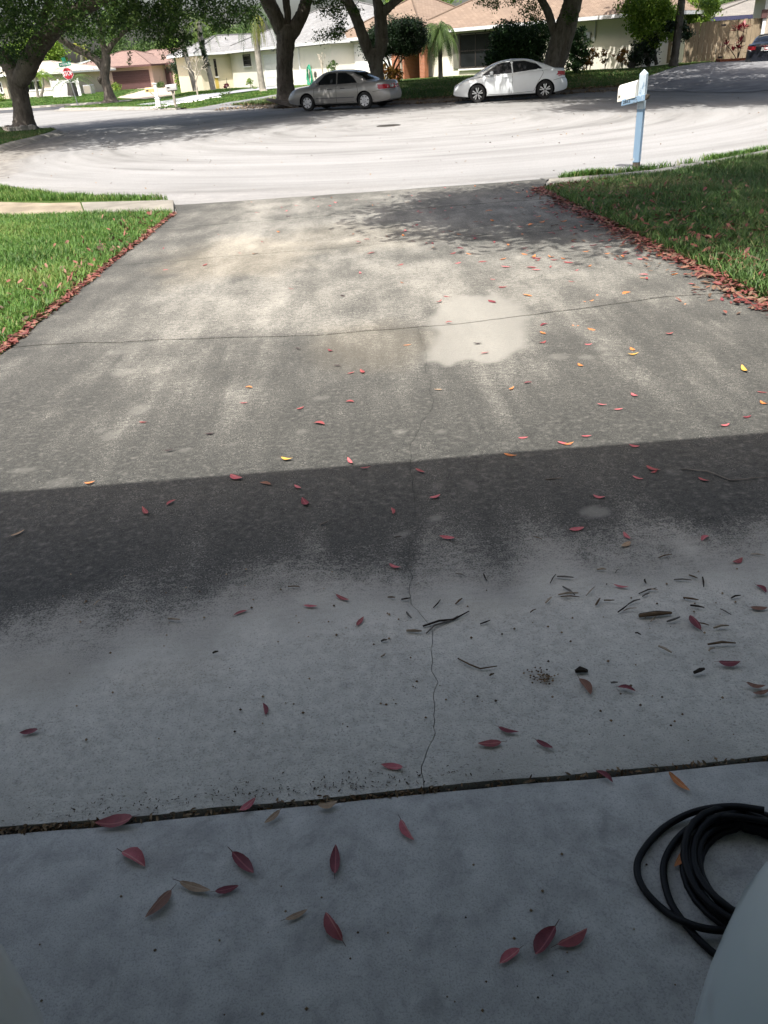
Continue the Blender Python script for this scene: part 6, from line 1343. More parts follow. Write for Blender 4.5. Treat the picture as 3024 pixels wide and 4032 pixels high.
b.add(P, [(0, 1, 2, 3), (4, 7, 6, 5), (0, 4, 5, 1), (1, 5, 6, 2), (2, 6, 7, 3), (3, 7, 4, 0)]); arm = b.build('arm', M['bluepost'], e, bev=.004, bseg=1)
b = MB(); q = Vector(ra) + off * .4; b.add([q + sd * .045 + Vector((0, 0, .04)), q + Vector((0, 0, .042)), q + Vector((0, 0, -.04)), q + sd * .045 + Vector((0, 0, -.042)), q + an * .07 + sd * .03 + Vector((0, 0, .025)), q + an * .05 + sd * .01 + Vector((0, 0, -.03))], [(0, 1, 4), (1, 2, 5, 4), (2, 3, 5), (3, 0, 4, 5)]); b.build('broken_end', M['rotwood'], arm)
# number on the arm
fr_ = Matrix.Identity(4); n3 = sd; zz = an.cross(n3); zz = zz if zz.z > 0 else -zz
o3 = Vector(la) + off * .4 + sd * .0465 + an * .085
for r_ in range(3): fr_[r_][0], fr_[r_][1], fr_[r_][2], fr_[r_][3] = an[r_], zz[r_], n3[r_], o3[r_]
text_obj('2852', .062, M['black'], arm, fr_, 'house_number', .001)
for dx_, dz_ in ((.0, .03), (.004, .0), (-.03, -.03), (.02, -.03)):
    q = Vector(la) + off * .4 + sd * .046 + an * (al.length * .62 + dx_) + Vector((0, 0, dz_)); MB().lathe([(.001, -.004), (.007, -.004), (.007, .003)], 8, 'y', tuple(q)).build('bolt', M['rotwood'], arm)
# barrel box standing on the arm
A0 = np.array(at(2433, 402, 13.66)) - pb; A1 = np.array(at(2503, 383, 13.42)) - pb; wv = -sd * .17
prof = [(0, 0), (0, .15)] + [(.5 - .5 * math.cos(t), .15 + .085 * math.sin(t)) for t in np.linspace(.15, math.pi - .15, 9)] + [(1, .15), (1, 0)]
b = MB(); n_ = len(prof); P = [Vector(A0) + wv * x + sd * .03 + Vector((0, 0, z_)) for x, z_ in prof] + [Vector(A1) + wv * x + sd * .03 + Vector((0, 0, z_)) for x, z_ in prof]
b.add(P, [(i, (i + 1) % n_, n_ + (i + 1) % n_, n_ + i) for i in range(n_)] + [tuple(range(n_ - 1, -1, -1)), tuple(range(n_, 2 * n_))]); bx_ = b.build('box', M['boxwhite'], e, sm=True, angle=40)
q = Vector(A0) + sd * .034 + an * .03 + Vector((0, 0, .075)); MB().box((q.x - .012, q.y - .012, q.z - .014), (q.x + .012, q.y + .006, q.z + .014)).build('flag_pivot', M['rotwood'], bx_, bev=.004); b = MB(); b.tube([q, q + an * .045 + Vector((0, 0, .015)), q + an * .045 + Vector((0, 0, -.06))], .006, 5); b.build('flag_arm', M['metal'], bx_)
tag(e, 'leaning blue-painted post mailbox numbered 2852 with a white barrel box', 'mailbox')
# white post mailbox and brown post mailbox across the street
pb = np.array(at(626, 424, 49.0)); e = empty('mailbox', tuple(pb)); b = MB(); b.box((-.075, -.075, -.1), (.075, .075, 1.15)); b.build('post', M['white'], e); b = MB(); b.box((-.12, -.12, 0), (.12, .12, .42)); b.box((-.14, -.14, .425), (.14, .14, .47)); b.build('post_sleeve', M['white'], e, bev=.01); MB().prism([(-.11, -.11), (.11, -.11), (.11, .11), (-.11, .11)], 1.153, 1.2).build('post_cap', M['white'], e)
M['tanbox'] = simple('tan_mailbox', (.50, .37, .16), .5, .4); b = MB(); b.add([(x, y, z_) for x in (-.56, -.08) for y, z_ in ((-.11, .78), (-.11, .93), (-.07, 1.0), (.07, 1.0), (.11, .93), (.11, .78))], [(0, 1, 2, 3, 4, 5), (11, 10, 9, 8, 7, 6)] + [(i, 6 + i, 6 + (i + 1) % 6, (i + 1) % 6) for i in range(6)]); bx_ = b.build('box', M['tanbox'], e); MB().box((-.5, -.125, .84), (-.38, -.112, .9)).build('flag', M['frame'], bx_); MB().tube([(-.35, 0, .78), (-.1, 0, .55)], .025, 6).build('bracket', M['white'], e)
tag(e, 'tan mailbox on a white moulded post by the far kerb', 'mailbox')
pb = np.array(at(693, 421, 47.6)); e = empty('mailbox', tuple(pb)); e.rotation_euler = (0, -.05, 0); MB().box((-.06, -.06, -.1), (.06, .06, .78)).build('post', M['palmbark'], e, bev=.01); M['greybox'] = simple('grey_mailbox', (.36, .36, .35), .5, .4, .2); b = MB(); P = [(x, y, z_) for x in (-.3, .26) for y, z_ in ((-.12, .8), (-.12, .98), (-.09, 1.05), (0, 1.08), (.09, 1.05), (.12, .98), (.12, .8))]; b.add(P, [(0, 1, 2, 3, 4, 5, 6), (13, 12, 11, 10, 9, 8, 7)] + [(i, 7 + i, 7 + (i + 1) % 7, (i + 1) % 7) for i in range(7)]); bx_ = b.build('box', M['greybox'], e, sm=True); MB().box((-.24, -.135, .92), (-.1, -.122, .97)).build('flag', M['frame'], bx_); b = MB(); b.prism([(-.25, -.1), (.22, -.1), (.22, .1), (-.25, .1)], .75, .797); b.build('shelf', M['bark3'], e)
tag(e, 'grey mailbox on a brown timber post by the far kerb', 'mailbox')
# stones bordering the grey driveway
ORDS = 'first second third fourth fifth sixth seventh eighth ninth tenth eleventh twelfth thirteenth fourteenth fifteenth sixteenth seventeenth eighteenth nineteenth twentieth twenty-first twenty-second'.split()
for i in range(22):
    t = i / 25; q = gnd(600 + 330 * t + random.uniform(-4, 4), 427 - 52 * t + random.uniform(-1.5, 1.5), -.22 + .12 * t); s_ = random.uniform(.09, .17); me_ = None
    bb = MB(); bb.lathe([(.001, -.3), (.8, -.2), (1, .1), (.7, .5), (.001, .62)], 7); bb.v = [(q[0] + x * s_ * random.uniform(.8, 1.2), q[1] + y * s_, q[2] + .02 + z_ * s_ * .9) for x, y, z_ in bb.v]
    tag(bb.build('border_stone', M['white'] if i % 3 else M['creamw'], None, sm=True), 'pale round border stone, %s from the white mailbox post' % ORDS[i], 'stone', 'border stones along the grey driveway')
# manhole cover
c = gnd(1530, 495, RZ); e = empty('manhole_cover', (c[0], c[1], RZ)); M['iron'] = simple('cast_iron', (.06, .055, .05), .7, .4, .5, var=.3); MB().lathe([(.37, -.01), (.37, .012), (.32, .014), (.315, -.005)], 32).build('ring', M['iron'], e); b = MB(); b.lathe([(.31, -.006), (.31, .009), (.001, .009)], 32); 
for i in range(-3, 4): b.box((-.28 + abs(i) * .04, i * .08 - .016, .0095), (.28 - abs(i) * .04, i * .08 + .016, .016))
b.build('lid', M['iron'], e); tag(e, 'round dark iron cover set in the pale street before the silver car', 'manhole cover')
# ------------------------------------------------------------------ fallen leaves
def leaf_colour(name, c, edge, vein):
    k = NT(name, .55, .3); p = k.pos(True); n1 = k.noise(5, 4, .6); n2 = k.noise(26, 3, .6)
    cc = k.ramp(n1, [(.3, tuple(x * .7 for x in c)), (.7, c)]); cc = k.mix(k.ramp(n2, [(.6, 0), (.72, .6)]), cc, edge)
    sep = k.n('ShaderNodeSeparateXYZ'); k.l(p, sep.inputs[0]); ab = k.math('ABSOLUTE', sep.outputs[1])
    cc = k.mix(k.ramp(ab, [(.008, .7), (.022, 0)]), cc, vein)
    st = k.ramp(sep.outputs[0], [(.0, 1), (.04, 0)]); cc = k.mix(st, cc, (.09, .05, .035)); k.color(cc); k.bump(n2, .3, .003); return k.m
LC = {'red': leaf_colour('leaf_red', (.25, .055, .055), (.12, .03, .025), (.42, .16, .13)), 'crimson': leaf_colour('leaf_crimson', (.165, .03, .038), (.07, .02, .018), (.33, .1, .1)),
      'pink': leaf_colour('leaf_pink_red', (.42, .10, .11), (.2, .04, .04), (.5, .25, .2)), 'orange': leaf_colour('leaf_orange', (.50, .17, .05), (.30, .07, .03), (.55, .3, .12)),
      'yellow': leaf_colour('leaf_yellow', (.58, .33, .06), (.45, .2, .04), (.6, .42, .14)), 'brown': leaf_colour('leaf_brown', (.19, .085, .05), (.08, .04, .025), (.28, .16, .1)),
      'tan': leaf_colour('leaf_tan', (.33, .22, .13), (.18, .11, .06), (.4, .3, .2)), 'dark': leaf_colour('leaf_dark', (.035, .02, .02), (.02, .012, .01), (.06, .04, .03))}
def leaf_shape(seed):
    r = random.Random(seed); n = 10; V = []; w = r.uniform(.125, .205); curl = r.uniform(.02, .22) * r.choice((1, 1, -.6)); fold = r.uniform(.05, .30); tw = r.uniform(-.5, .5); bend = r.uniform(-.12, .12)
    for i in range(n + 1):
        t = i / n; wd = w * (math.sin(math.pi * min(1, t ** .85)) ** .8) * (1 if t < .97 else .5) * r.uniform(.94, 1.06); zc = curl * 4 * (t - .5) ** 2 + (.02 if curl > 0 else .08); yc = bend * math.sin(math.pi * t)
        for s_ in (-1, -.5, 0, .5, 1):
            V.append((t, yc + s_ * wd, zc + abs(s_) * fold * wd * 1.2 + tw * s_ * wd * (t - .3)))
    F = [(i * 5 + j, i * 5 + j + 1, i * 5 + j + 6, i * 5 + j + 5) for i in range(n) for j in range(4)]
    b0 = len(V); V += [(-.20, -.008, V[2][2] + .05), (-.20, .008, V[2][2] + .05), (.02, .013, V[2][2]), (.02, -.013, V[2][2])]; F.append((b0, b0 + 1, b0 + 2, b0 + 3))
    zm = min(v[2] for v in V); return [(x, y, z - zm) for x, y, z in V], F
SHAPES = []
for s_ in range(7):
    V, F = leaf_shape(s_); me = {}
    for cn, cm in LC.items():
        q = bpy.data.meshes.new('fallen_leaf'); q.from_pydata(V, [], F); q.update(); q.polygons.foreach_set('use_smooth', [True] * len(q.polygons)); q.materials.append(cm); me[cn] = q
    SHAPES.append(me)
def leaf_at(a, c, col, label, group=None, shape=None, zsurf=None):
    a = np.array(a); c = np.array(c); d = c - a; L_ = np.hypot(d[0], d[1]); L_ = min(max(L_, .055), .115)
    o = link('fallen_leaf', SHAPES[random.randrange(7) if shape is None else shape][col]); s_ = L_ / 1.15
    o.scale = (s_, s_ * random.uniform(.85, 1.15), s_ * random.uniform(.3, .85)); yaw = math.atan2(d[1], d[0])
    o.rotation_euler = (random.uniform(-.08, .08), random.uniform(-.05, .03), yaw)
    m_ = (a + c) / 2; o.location = (m_[0] - math.cos(yaw) * s_ * .45, m_[1] - math.sin(yaw) * s_ * .45, m_[2] + .0015)
    return tag(o, label, 'leaf', group)
k_ = 1.8228
def dz(x, y):    # display pixel -> driveway surface point
    p = gnd(x * k_, y * k_, 0.0)
    for _ in range(4): p = gnd(x * k_, y * k_, float(zd(p[1])) + .004)
    return p
NAMED = [(257, 1837, 315, 1873, 'pink', 'dull pink leaf with thin stalk, uppermost left on the garage floor'), (497, 1838, 551, 1893, 'crimson', 'broad dark crimson leaf lying diagonally on the garage floor'),
 (724, 1900, 726, 1825, 'crimson', 'upright crimson leaf in the middle of the garage floor'), (862, 1765, 896, 1820, 'pink', 'pinkish leaf with a dark smudge at its stalk below the joint'),
 (380, 1905, 458, 1928, 'tan', 'tan-brown leaf touching a crimson one at tip'), (458, 1930, 518, 1915, 'crimson', 'small crimson leaf touching the tan leaf at its stalk'),
 (378, 1915, 312, 1985, 'brown', 'large brown leaf whose stalk points up to the tan leaf'), (610, 1992, 666, 1966, 'tan', 'curled tan leaf with a dark underside on the garage floor'),
 (745, 2042, 703, 1970, 'red', 'red leaf with its stalk toward the lower right, garage floor'), (1128, 2048, 1078, 2085, 'pink', 'pale pinkish leaf, smallest of the three lying near the blue-grey car'),
 (1205, 2000, 1155, 2072, 'crimson', 'dark red leaf in the middle of the trio near the blue-grey car'), (1195, 2046, 1270, 2006, 'red', 'bright red leaf, right one of the trio near the blue-grey car'),
 (1438, 1665, 1491, 1715, 'orange', 'orange-red leaf just above the black hose coil'), (1480, 1835, 1455, 1875, 'orange', 'orange-red leaf half hidden inside the black hose loops'),
 (300, 1772, 205, 1785, 'red', 'long red leaf lodged in the joint at the left'), (518, 1755, 550, 1728, 'pink', 'pink leaf leaning out of the joint toward the driveway'),
 (608, 1750, 572, 1780, 'tan', 'blunt tan leaf leaning over the garage side of the joint'), (690, 1742, 722, 1735, 'tan', 'flat tan leaf caught in the middle of the joint'), (1283, 1662, 1325, 1692, 'crimson', 'magenta leaf bridging the joint above the hose')]
for x0, y0, x1, y1, c, lb in NAMED: leaf_at(gnd(x0 * k_, y0 * k_, .004), gnd(x1 * k_, y1 * k_, .004), c, lb)
SHADE = [(88, 1580, 43, 1588, 'crimson'), (575, 1548, 568, 1520, 'crimson'), (877, 1663, 822, 1655, 'pink'), (1090, 1605, 1030, 1610, 'red'), (1070, 1570, 1123, 1583, 'crimson'), (1158, 1602, 1190, 1618, 'crimson'), (1248, 1462, 1277, 1502, 'brown'),
 (1335, 1485, 1368, 1493, 'crimson'), (1545, 1433, 1600, 1433, 'crimson'), (1517, 1365, 1490, 1330, 'crimson'), (1605, 1478, 1655, 1485, 'brown'), (1659, 1495, 1630, 1500, 'brown'), (538, 1318, 503, 1330, 'red'), (657, 1310, 682, 1312, 'pink'), (722, 1286, 756, 1300, 'red'),
 (770, 1354, 785, 1335, 'red'), (845, 1222, 860, 1226, 'pink'), (987, 1167, 948, 1162, 'pink'), (850, 1112, 845, 1098, 'red'), (925, 1077, 952, 1070, 'pink'), (895, 1013, 918, 1022, 'red'), (665, 1095, 653, 1078, 'crimson'), (638, 1050, 648, 1055, 'pink'), (588, 1048, 560, 1043, 'brown'),
 (320, 1115, 308, 1098, 'red'), (362, 1090, 376, 1083, 'red'), (20, 1162, 55, 1147, 'tan'), (1225, 1146, 1263, 1142, 'pink'), (1345, 1150, 1362, 1168, 'pink'), (1362, 1172, 1343, 1182, 'tan'), (1513, 1170, 1533, 1158, 'pink'), (1580, 1218, 1603, 1207, 'red'), (1323, 1265, 1356, 1271, 'pink'),
 (1630, 1262, 1655, 1282, 'crimson'), (1615, 1314, 1659, 1316, 'brown'), (1280, 1072, 1305, 1075, 'pink'), (1392, 1008, 1427, 1018, 'red'), (1365, 1030, 1388, 1036, 'pink'), (1405, 1024, 1420, 1016, 'red'), (1505, 1033, 1533, 1041, 'red'), (1085, 980, 1118, 985, 'orange')]
LEAFS = []
for x0, y0, x1, y1, c in SHADE: LEAFS.append(leaf_at(dz(x0, y0), dz(x1, y1), c, 'fallen %s leaf on the shaded concrete between joint and shadow edge' % {'crimson': 'dark red'}.get(c, c), 'leaves on the shaded driveway'))
SUNNY = [(495, 1026, 525, 1036, 'pink'), (750, 990, 762, 1003, 'pink'), (780, 1012, 797, 1010, 'red'), (186, 1044, 200, 1042, 'orange'), (604, 991, 635, 993, 'yellow'), (355, 975, 373, 972, 'dark'), (443, 938, 462, 935, 'dark'), (300, 912, 318, 912, 'red'), (1118, 948, 1140, 946, 'pink'), (1200, 955, 1235, 962, 'pink'), (1215, 962, 1240, 957, 'orange'),
 (1255, 944, 1276, 943, 'pink'), (1360, 963, 1378, 966, 'pink'), (675, 913, 702, 918, 'red'), (640, 884, 655, 879, 'red'), (745, 868, 765, 869, 'red'), (517, 872, 535, 871, 'red'), (528, 837, 545, 838, 'orange'), (1130, 828, 1150, 826, 'crimson'), (1287, 873, 1312, 876, 'pink'), (1362, 850, 1378, 856, 'pink'), (1632, 846, 1659, 848, 'red'), (1607, 902, 1617, 900, 'crimson'),
 (1640, 868, 1659, 875, 'orange'), (640, 752, 650, 753, 'dark'), (708, 756, 720, 758, 'crimson'), (722, 790, 735, 790, 'dark'), (750, 808, 765, 805, 'red'), (1020, 742, 1042, 741, 'dark'), (1035, 764, 1057, 760, 'red'), (868, 747, 890, 745, 'orange'), (1165, 717, 1180, 723, 'orange'), (1162, 742, 1180, 738, 'red'), (1352, 767, 1380, 765, 'yellow'), (1260, 745, 1280, 743, 'pink'),
 (1250, 787, 1258, 790, 'orange'), (1360, 752, 1372, 758, 'orange'), (1435, 722, 1455, 720, 'red'), (1600, 792, 1615, 806, 'yellow'), (1165, 705, 1185, 700, 'crimson'), (960, 698, 978, 696, 'red'), (940, 655, 955, 650, 'red'), (1100, 842, 1108, 838, 'orange'), (785, 808, 778, 800, 'red'), (955, 842, 940, 842, 'tan'), (1330, 885, 1340, 884, 'pink'), (1560, 920, 1570, 918, 'pink')]
for x0, y0, x1, y1, c in SUNNY: LEAFS.append(leaf_at(dz(x0, y0), dz(x1, y1), c, 'fallen %s leaf on the sunlit concrete before the cross crack' % {'crimson': 'dark red'}.get(c, c), 'leaves on the sunlit driveway'))
rl = random.Random(5); cnt = 0
while cnt < 205:      # the scatter beyond the cross crack, thickest toward the right edge
    x = rl.uniform(-2.3, 2.78); y = rl.uniform(4.6, 12.8)
    dens = .05 + .95 * max(0, (x - .2) / 2.6) ** 1.1 * math.exp(-((y - 8.0) / 2.9) ** 2) + .12 * (y > 6) * (x > -1)
    if y < 5.4 and x < 1.2: dens *= .15
    if rl.random() > dens: continue
    c = rl.choices(['red', 'crimson', 'pink', 'orange', 'yellow', 'brown', 'dark'], [5, 2, 3, 7 if y < 7.5 and x > .6 else 2.5, .7 if y < 7 and x > .6 else .15, 2.5, 1.6 if x < .5 else .7])[0]
    z_ = float(zd(y)); an_ = rl.uniform(0, 6.28); l_ = rl.uniform(.055, .115)
    LEAFS.append(leaf_at((x, y, z_), (x + l_ * math.cos(an_), y + l_ * math.sin(an_), z_), c, 'small fallen %s leaf on the far driveway beyond the cross crack' % {'crimson': 'dark red'}.get(c, c), 'leaves scattered over the far driveway', rl.randrange(7))); cnt += 1
# drifts of leaves along the edges and over the right lawn: too many to count
def drift(name, label, P, z, s, mat, seed, lo=0, hi=1, tilt=.5):
    rng = np.random.default_rng(seed); n = len(P); az = rng.random(n) * 6.283; ln = s * (.6 + .6 * rng.random(n)); wd = ln * (.26 + .14 * rng.random(n)); up = rng.normal(size=n) * tilt
    d = np.stack([np.cos(az), np.sin(az), up], 1); d /= np.linalg.norm(d, axis=1)[:, None]; sd_ = np.stack([-np.sin(az), np.cos(az), rng.normal(size=n) * tilt], 1); nz = np.cross(d, sd_)
    c = np.column_stack([P, z + np.abs(up) * ln * .3]); f_ = (.10 + .2 * rng.random(n))[:, None] * wd[:, None]
    V = np.stack([c - d * ln[:, None] * .5, c - d * ln[:, None] * .15 + sd_ * wd[:, None] * .5 + nz * f_, c + d * ln[:, None] * .25 + sd_ * wd[:, None] * .42 + nz * f_, c + d * ln[:, None] * .5, c + d * ln[:, None] * .25 - sd_ * wd[:, None] * .42 + nz * f_, c - d * ln[:, None] * .15 - sd_ * wd[:, None] * .5 + nz * f_], 1).reshape(-1, 3)
    b = np.arange(n) * 6; F = np.concatenate([np.stack([b, b + 1, b + 2, b + 3], 1), np.stack([b, b + 3, b + 4, b + 5], 1)])
    me = mesh_np(name, V, F, mat, False, {'rnd': np.repeat(lo + (hi - lo) * rng.random(n), 6)}); return tag(link(name, me), label, 'leaves', kind='stuff')
rng = np.random.default_rng(8)
y = rng.uniform(4.2, 12.0, 1500); x = edgeL(y) + .02 - np.abs(rng.normal(size=1500)) * (.02 + .12 * fbm(y * 1.6, y * 0 + 4, 3) ** 1.5) - .02 * rng.random(1500); drift('leaf_drift', 'narrow drift of red leaves along the left driveway edge', np.stack([x, y], 1), zd(y) + .003 + rng.random(1500) * .012, .07, M['leafred'], 1, 0, 1, .22)
n = 2300; y = 4.6 + (11.9 - 4.6) * rng.random(n) ** .95; wdt = .02 + .20 * fbm(y * 1.4, y * 0, 3) ** 1.6; x = edgeR(y) - .03 + rng.normal(size=n) * wdt * .9 + .04 + (rng.random(n) < .12) * rng.normal(size=n) * .25; drift('leaf_drift', 'thick drift of red leaves along the right driveway edge', np.stack([x, y], 1), zd(y) + .003 + rng.random(n) * .016, .072, M['leafred'], 2, 0, 1, .22)
n = 1000; y = 4.7 + 7.2 * rng.random(n); x = 2.95 + np.abs(rng.normal(size=n)) * np.interp(y, [4.6, 8, 14], [.5, 1.1, 2.0]); drift('leaf_drift', 'red and brown leaves lying in the shaded right lawn', np.stack([x, y], 1), near_z(np.stack([x, y], 1)) + .04 + rng.random(n) * .035, .08, M['leafred'], 3, .15, 1, .45)
n = 200; y = 4.3 + 7.5 * rng.random(n); x = -2.5 - np.abs(rng.normal(size=n)) * .35; drift('leaf_drift', 'tan and red leaves caught in the left lawn edge', np.stack([x, y], 1), near_z(np.stack([x, y], 1)) + .03 + rng.random(n) * .05, .075, M['leafred'], 4, .4, 1, .7)
n = 2600; x = rng.uniform(-6, 12.8, n); P = np.stack([x, np.interp(x, [-4.6, -1.5, 1, 4.1, 8, 10.5, 13], [44.4, 41, 39.2, 37.6, 37.4, 37.6, 37.2]) + rng.normal(size=n) * .7 + .3], 1); P = P[P[:, 1] > 33]
zz_ = np.where(in_poly(P, ROAD), RZ + .01, np.maximum(lot_z(P), -.22) + .02); drift('leaf_litter', 'brown dry leaf litter along the far kerb by the parked cars', P, zz_, .12, M['litter'], 5)
n = 380; P = np.stack([rng.uniform(-9, 14, n), rng.uniform(14, 36, n)], 1); P = P[in_poly(P, ROAD)]; drift('street_litter', 'scattered specks of dry leaf on the pale street', P, np.full(len(P), RZ + .006), .06, M['litter'], 6, 0, .8, .3)
# debris packed in the joint between garage floor and driveway
n = 1500; x = rng.uniform(-1.25, 1.35, n); x = x[rng.random(n) < .35 + .65 * (fbm(x * 2.4, x * 0 + 2, 3) > .47)]; n = len(x); drift('joint_debris', 'dry leaf crumbs packed into the joint before the garage floor', np.stack([x, 1.2455 + .0118 * x + rng.normal(size=n) * .0045], 1), -.022 + rng.random(n) * .022, .016, M['litter'], 7, 0, 1, .5)
n = 700; x = rng.uniform(-1.2, 1.3, n); keep = rng.random(n) < np.clip((fbm(x * 1.7 + 3, x * 0, 3) - .42) * 5, 0, 1); x = x[keep]; n = len(x); drift('joint_grit', 'fine dark grit on the driveway lip above the joint', np.stack([x, 1.262 + .011 * x + np.abs(rng.normal(size=n)) * .03], 1), np.full(n, .002), .008, M['litter'], 8, .9, 1, .3)

# ------------------------------------------------------------------ twigs, bark chips, stones on the concrete
TW = [simple('twig_%s' % nme, c, .9, .1, var=.3, scale=40) for nme, c in (('dark', (.035, .028, .022)), ('brown', (.11, .075, .045)), ('pale', (.27, .22, .16)), ('grey', (.12, .11, .095)))]
def crop(x, y): return dz((1500 + x / 1.0886) / k_, (2000 + y / 1.0886) / k_)
def twig(pts, r, mat, label, group='twigs on the shaded driveway', name='twig', flat_=.7):
    P = [Vector(crop(*p)) for p in pts]; c = sum(P, Vector()) / len(P); b = MB()
    Q = [p - c + Vector((0, 0, r * flat_ + .001 + (.004 * (i % 2)))) for i, p in enumerate(P)]
    if len(Q) == 2: Q = [Q[0], Q[0].lerp(Q[1], .5) + Vector((random.uniform(-.003, .003), random.uniform(-.003, .003), .002)), Q[1]]
    b.tube(Q, [r * .75] + [r] * (len(Q) - 2) + [r * .5], 6, True, .18, random.randrange(99)); o = b.build(name, mat, None, sm=True, angle=50); o.location = c
    return tag(o, label, 'twig', group)
twig([(180, 510), (250, 492), (310, 482), (378, 450)], .0036, TW[0], 'longest forked dry twig lying across the crack', None); twig([(195, 540), (230, 510), (300, 485), (330, 470)], .003, TW[3], 'thin side branch beside the longest twig', None)
twig([(1105, 468), (1175, 462), (1245, 455)], .0075, TW[1], 'thick flat strip of bark among the twig litter', None, 'bark_strip', .5); twig([(1108, 462), (1180, 456), (1240, 452)], .004, TW[0], 'dark splinter on top of the bark strip', None, 'bark_strip', 1.2)
twig([(330, 648), (380, 678), (425, 692), (498, 685)], .0025, TW[1], 'bent thin twig left of the ant hill', None); twig([(110, 530), (175, 536)], .0045, TW[2], 'orange-tan chip beside the crack', None, 'bark_chip'); twig([(1400, 588), (1460, 583), (1520, 583)], .0036, TW[1], 'straight brown stick at the right of the litter', None)
twig([(1340, 712), (1385, 700)], .006, TW[0], 'stubby black bark chip right of the dark flat stone', None, 'bark_chip')
twig([(1285, -165), (1400, -150), (1500, -115), (1659, -128)], .003, TW[3], 'long curved twig in the shade at the right edge', None)
SM = [((725, 325), (750, 290)), ((755, 297), (825, 305)), ((880, 378), (915, 345)), ((955, 398), (1000, 402)), ((1015, 450), (1060, 420)), ((1060, 415), (1110, 398)), ((1040, 442), (1095, 435)), ((1295, 388), (1360, 402)), ((1325, 420), (1385, 435)), ((1455, 435), (1500, 465)), ((1190, 595), (1245, 628)), ((1320, 290), (1355, 308)), ((1378, 300), (1382, 345)), ((780, 340), (830, 380)),
      ((760, 375), (845, 372)), ((770, 382), (850, 388)), ((440, 285), (455, 320)), ((320, 283), (360, 297)), ((705, 410), (730, 390)), ((920, 420), (938, 395)), ((1105, 370), (1180, 350)), ((1120, 382), (1150, 372)), ((1140, 352), (1185, 358)), ((640, 450), (665, 440)), ((425, 500), (468, 488)), ((1225, 490), (1280, 475)), ((1155, 490), (1180, 470)), ((320, 415), (348, 395)), ((88, 395), (125, 393)), ((110, 450), (130, 478)),
      ((1585, 200), (1645, 210)), ((1190, 215), (1245, 205)), ((1130, 310), (1135, 330)), ((1255, 310), (1330, 316)), ((1425, 518), (1490, 512)), ((1365, 495), (1405, 510)), ((1090, 538), (1112, 550)), ((0, 575), (28, 573)), ((0, 640), (20, 632)), ((30, 385), (62, 390)), ((225, 430), (255, 400)), ((985, 752), (1015, 755)), ((1405, 616), (1428, 608)), ((465, 722), (485, 718)), ((1500, 390), (1540, 382)), ((1005, 280), (1020, 268)), ((925, 268), (965, 270)), ((655, 125), (690, 140)), ((55, 128), (90, 128)),
      ((705, -120), (780, -122)), ((-912, 540 - 62), (-860, 486)), ((-398, 340), (-348, 344)), ((-720, 625), (-695, 622)), ((-260, 75), (-222, 60)), ((-1230, 420), (-1200, 398))]
TWIGS = []
for i, (p, q) in enumerate(SM): TWIGS.append(twig([p, q], random.uniform(.0018, .0036), TW[(i * 7) % 4], 'short broken %s twig' % ('black', 'brown', 'pale', 'grey')[(i * 7) % 4]))
# dark flat stone, pellets, crumbs
c = crop(858, 698); b = MB(); b.add([(-.030, -.012, 0), (.028, -.016, 0), (.034, .004, 0), (.0, .018, 0), (-.028, .01, 0), (-.024, -.008, .016), (.012, -.012, .014), (.02, .002, .012), (-.004, .012, .02)], [(0, 1, 6, 5), (1, 2, 7, 6), (2, 3, 8, 7), (3, 4, 8), (4, 0, 5, 8), (5, 6, 7, 8), (0, 4, 3, 2, 1)]); o = b.build('flat_stone', TW[0], None, bev=.002); o.location = c; o.scale = (.62, .62, .6); tag(o, 'dark flat stone lying above the brown leaf', 'stone')
rng = np.random.default_rng(12); V = []; F = []
for i in range(240):
    if i < 70: p = crop(690 + rng.normal() * 26, 725 + rng.normal() * 18); s_ = rng.uniform(.002, .0045)
    elif i < 200: p = crop(rng.uniform(-1400, 1560), rng.uniform(250, 1000)); s_ = rng.uniform(.002, .005)
    else: p = gnd(rng.uniform(100, 2700), rng.uniform(3350, 4000), 0); s_ = rng.uniform(.0015, .004)
    b0 = len(V); V += [p + np.array(q) * s_ for q in ((1, 0, 0), (0, 1, 0), (-1, 0, 0), (0, -1, 0), (0, 0, 1.2))]; F += [(b0, b0 + 1, b0 + 4), (b0 + 1, b0 + 2, b0 + 4), (b0 + 2, b0 + 3, b0 + 4), (b0 + 3, b0, b0 + 4)]
tag(link('crumbs', mesh_np('crumbs', V, F, M['litter'], False, {'rnd': np.repeat(rng.random(240) * .9, 5)})), 'tiny dark crumbs of soil and seed on the concrete', 'crumbs', kind='stuff')

# ------------------------------------------------------------------ black hose coil on the garage floor
M['hose'] = simple('black_hose', (.003, .003, .0035), .55, .22, var=.25, scale=20)
lf = gnd(2712, 3430, .05); tp = gnd(2960, 3150, .06); Rr = (tp[1] - lf[1]) * 1.0; cxh, cyh = lf[0] + Rr, lf[1]
HO = empty('garden_hose', (cxh, cyh, 0)); pts = []; hr = .0074; rnd = random.Random(3)
for k in range(8):
    lay = k // 3; r_ = Rr - .002 - (k % 3) * .0145 + rnd.uniform(-.003, .003); ox, oy = rnd.uniform(-.006, .006), rnd.uniform(-.006, .006)
    for j in range(28):
        t = math.pi * .5 + j / 28 * 2 * math.pi; pts.append((ox + r_ * math.cos(t), oy + r_ * 1.02 * math.sin(t), hr + lay * .0145 + .006 * math.sin(j * .7 + k)))
def w(x, y, z): p = gnd(x, y, z); return (p[0] - cxh, p[1] - cyh, z)
loose = spline([w(3010, 3190, .06), w(2880, 3175, .045), w(2740, 3195, .02), w(2620, 3255, hr), w(2535, 3345, hr), w(2508, 3420, hr), w(2535, 3500, hr), w(2610, 3580, hr), w(2700, 3632, .018), w(2800, 3660, .02), w(2960, 3665, hr)], 8)
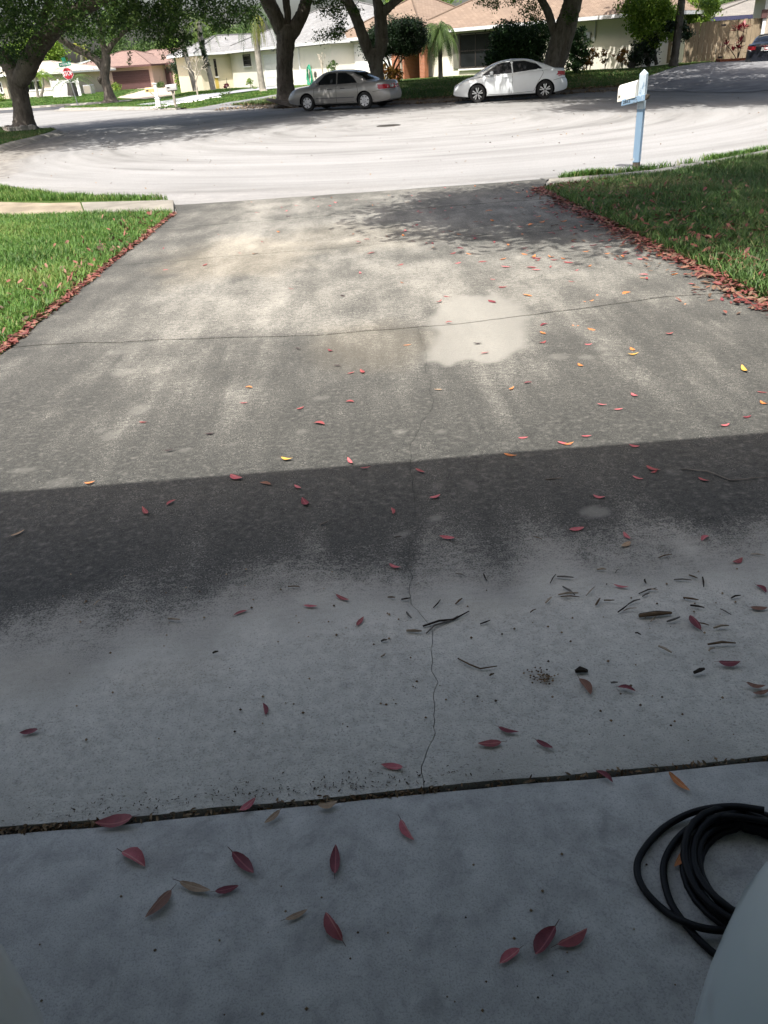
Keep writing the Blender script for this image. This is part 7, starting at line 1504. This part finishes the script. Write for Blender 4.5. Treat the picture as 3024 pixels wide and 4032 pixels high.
loose2 = spline([w(3020, 3235, .05), w(2880, 3215, .045), w(2760, 3235, .03), w(2670, 3300, hr), w(2617, 3390, hr), w(2618, 3480, hr), w(2650, 3570, hr), w(2720, 3665, hr), w(2800, 3745, hr), w(2920, 3830, hr)], 8)
b = MB(); b.tube(pts, hr, 9); b.build('coil', M['hose'], HO, sm=True, angle=70); MB().tube(loose, hr, 10).build('loose_loop', M['hose'], HO, sm=True, angle=70); MB().tube(loose2, hr, 10).build('loose_loop', M['hose'], HO, sm=True, angle=70)
tag(HO, 'black rubber hose coiled on the garage floor at the lower right', 'hose')

# labels that place each leaf and twig among its look-alikes
def zone(p):
    x, y = p.x, p.y
    if y < 5.25:
        side = 'far left of the crack' if x < -.75 else 'left of the crack' if x < float(fA(y)) else 'right of the crack' if x < 1.1 else 'far right of the crack'
        row = 'near the garage joint' if y < 1.62 else 'on pale concrete' if y < 2.1 else 'in the dark stain' if y < 3.04 else 'just past the shadow edge' if y < 3.7 else 'below the cross crack'
    else:
        side = 'left half' if x < .2 else 'middle right' if x < 1.5 else 'right side'
        row = 'just past the cross crack' if y < 6.4 else 'mid driveway' if y < 8.3 else 'far driveway' if y < 10.6 else 'by the street'
    return row + ', ' + side
ORD = ['nearest', 'second', 'third', 'fourth', 'fifth', 'sixth', 'seventh', 'eighth', 'ninth', 'tenth', 'eleventh', 'twelfth', 'thirteenth', 'fourteenth', 'fifteenth', 'sixteenth', 'seventeenth', 'eighteenth', 'nineteenth', 'twentieth', 'twenty-first', 'twenty-second']
def place_labels(objs, what):
    g_ = {}
    for o in objs: g_.setdefault(what(o) + ' ' + zone(o.location), []).append(o)
    for base, L_ in g_.items():
        L_.sort(key=lambda o: o.location.y)
        for i, o in enumerate(L_): o['label'] = base if len(L_) == 1 else base + ', ' + ORD[min(i, 21)] + ' from garage'
CN = {'leaf_crimson': 'dark red', 'leaf_red': 'red', 'leaf_pink_red': 'pinkish', 'leaf_orange': 'orange', 'leaf_yellow': 'yellow', 'leaf_brown': 'brown', 'leaf_tan': 'tan', 'leaf_dark': 'blackish'}
place_labels(LEAFS, lambda o: CN[o.data.materials[0].name] + ' leaf')
place_labels(TWIGS, lambda o: o['label'].replace('short broken ', 'short '))
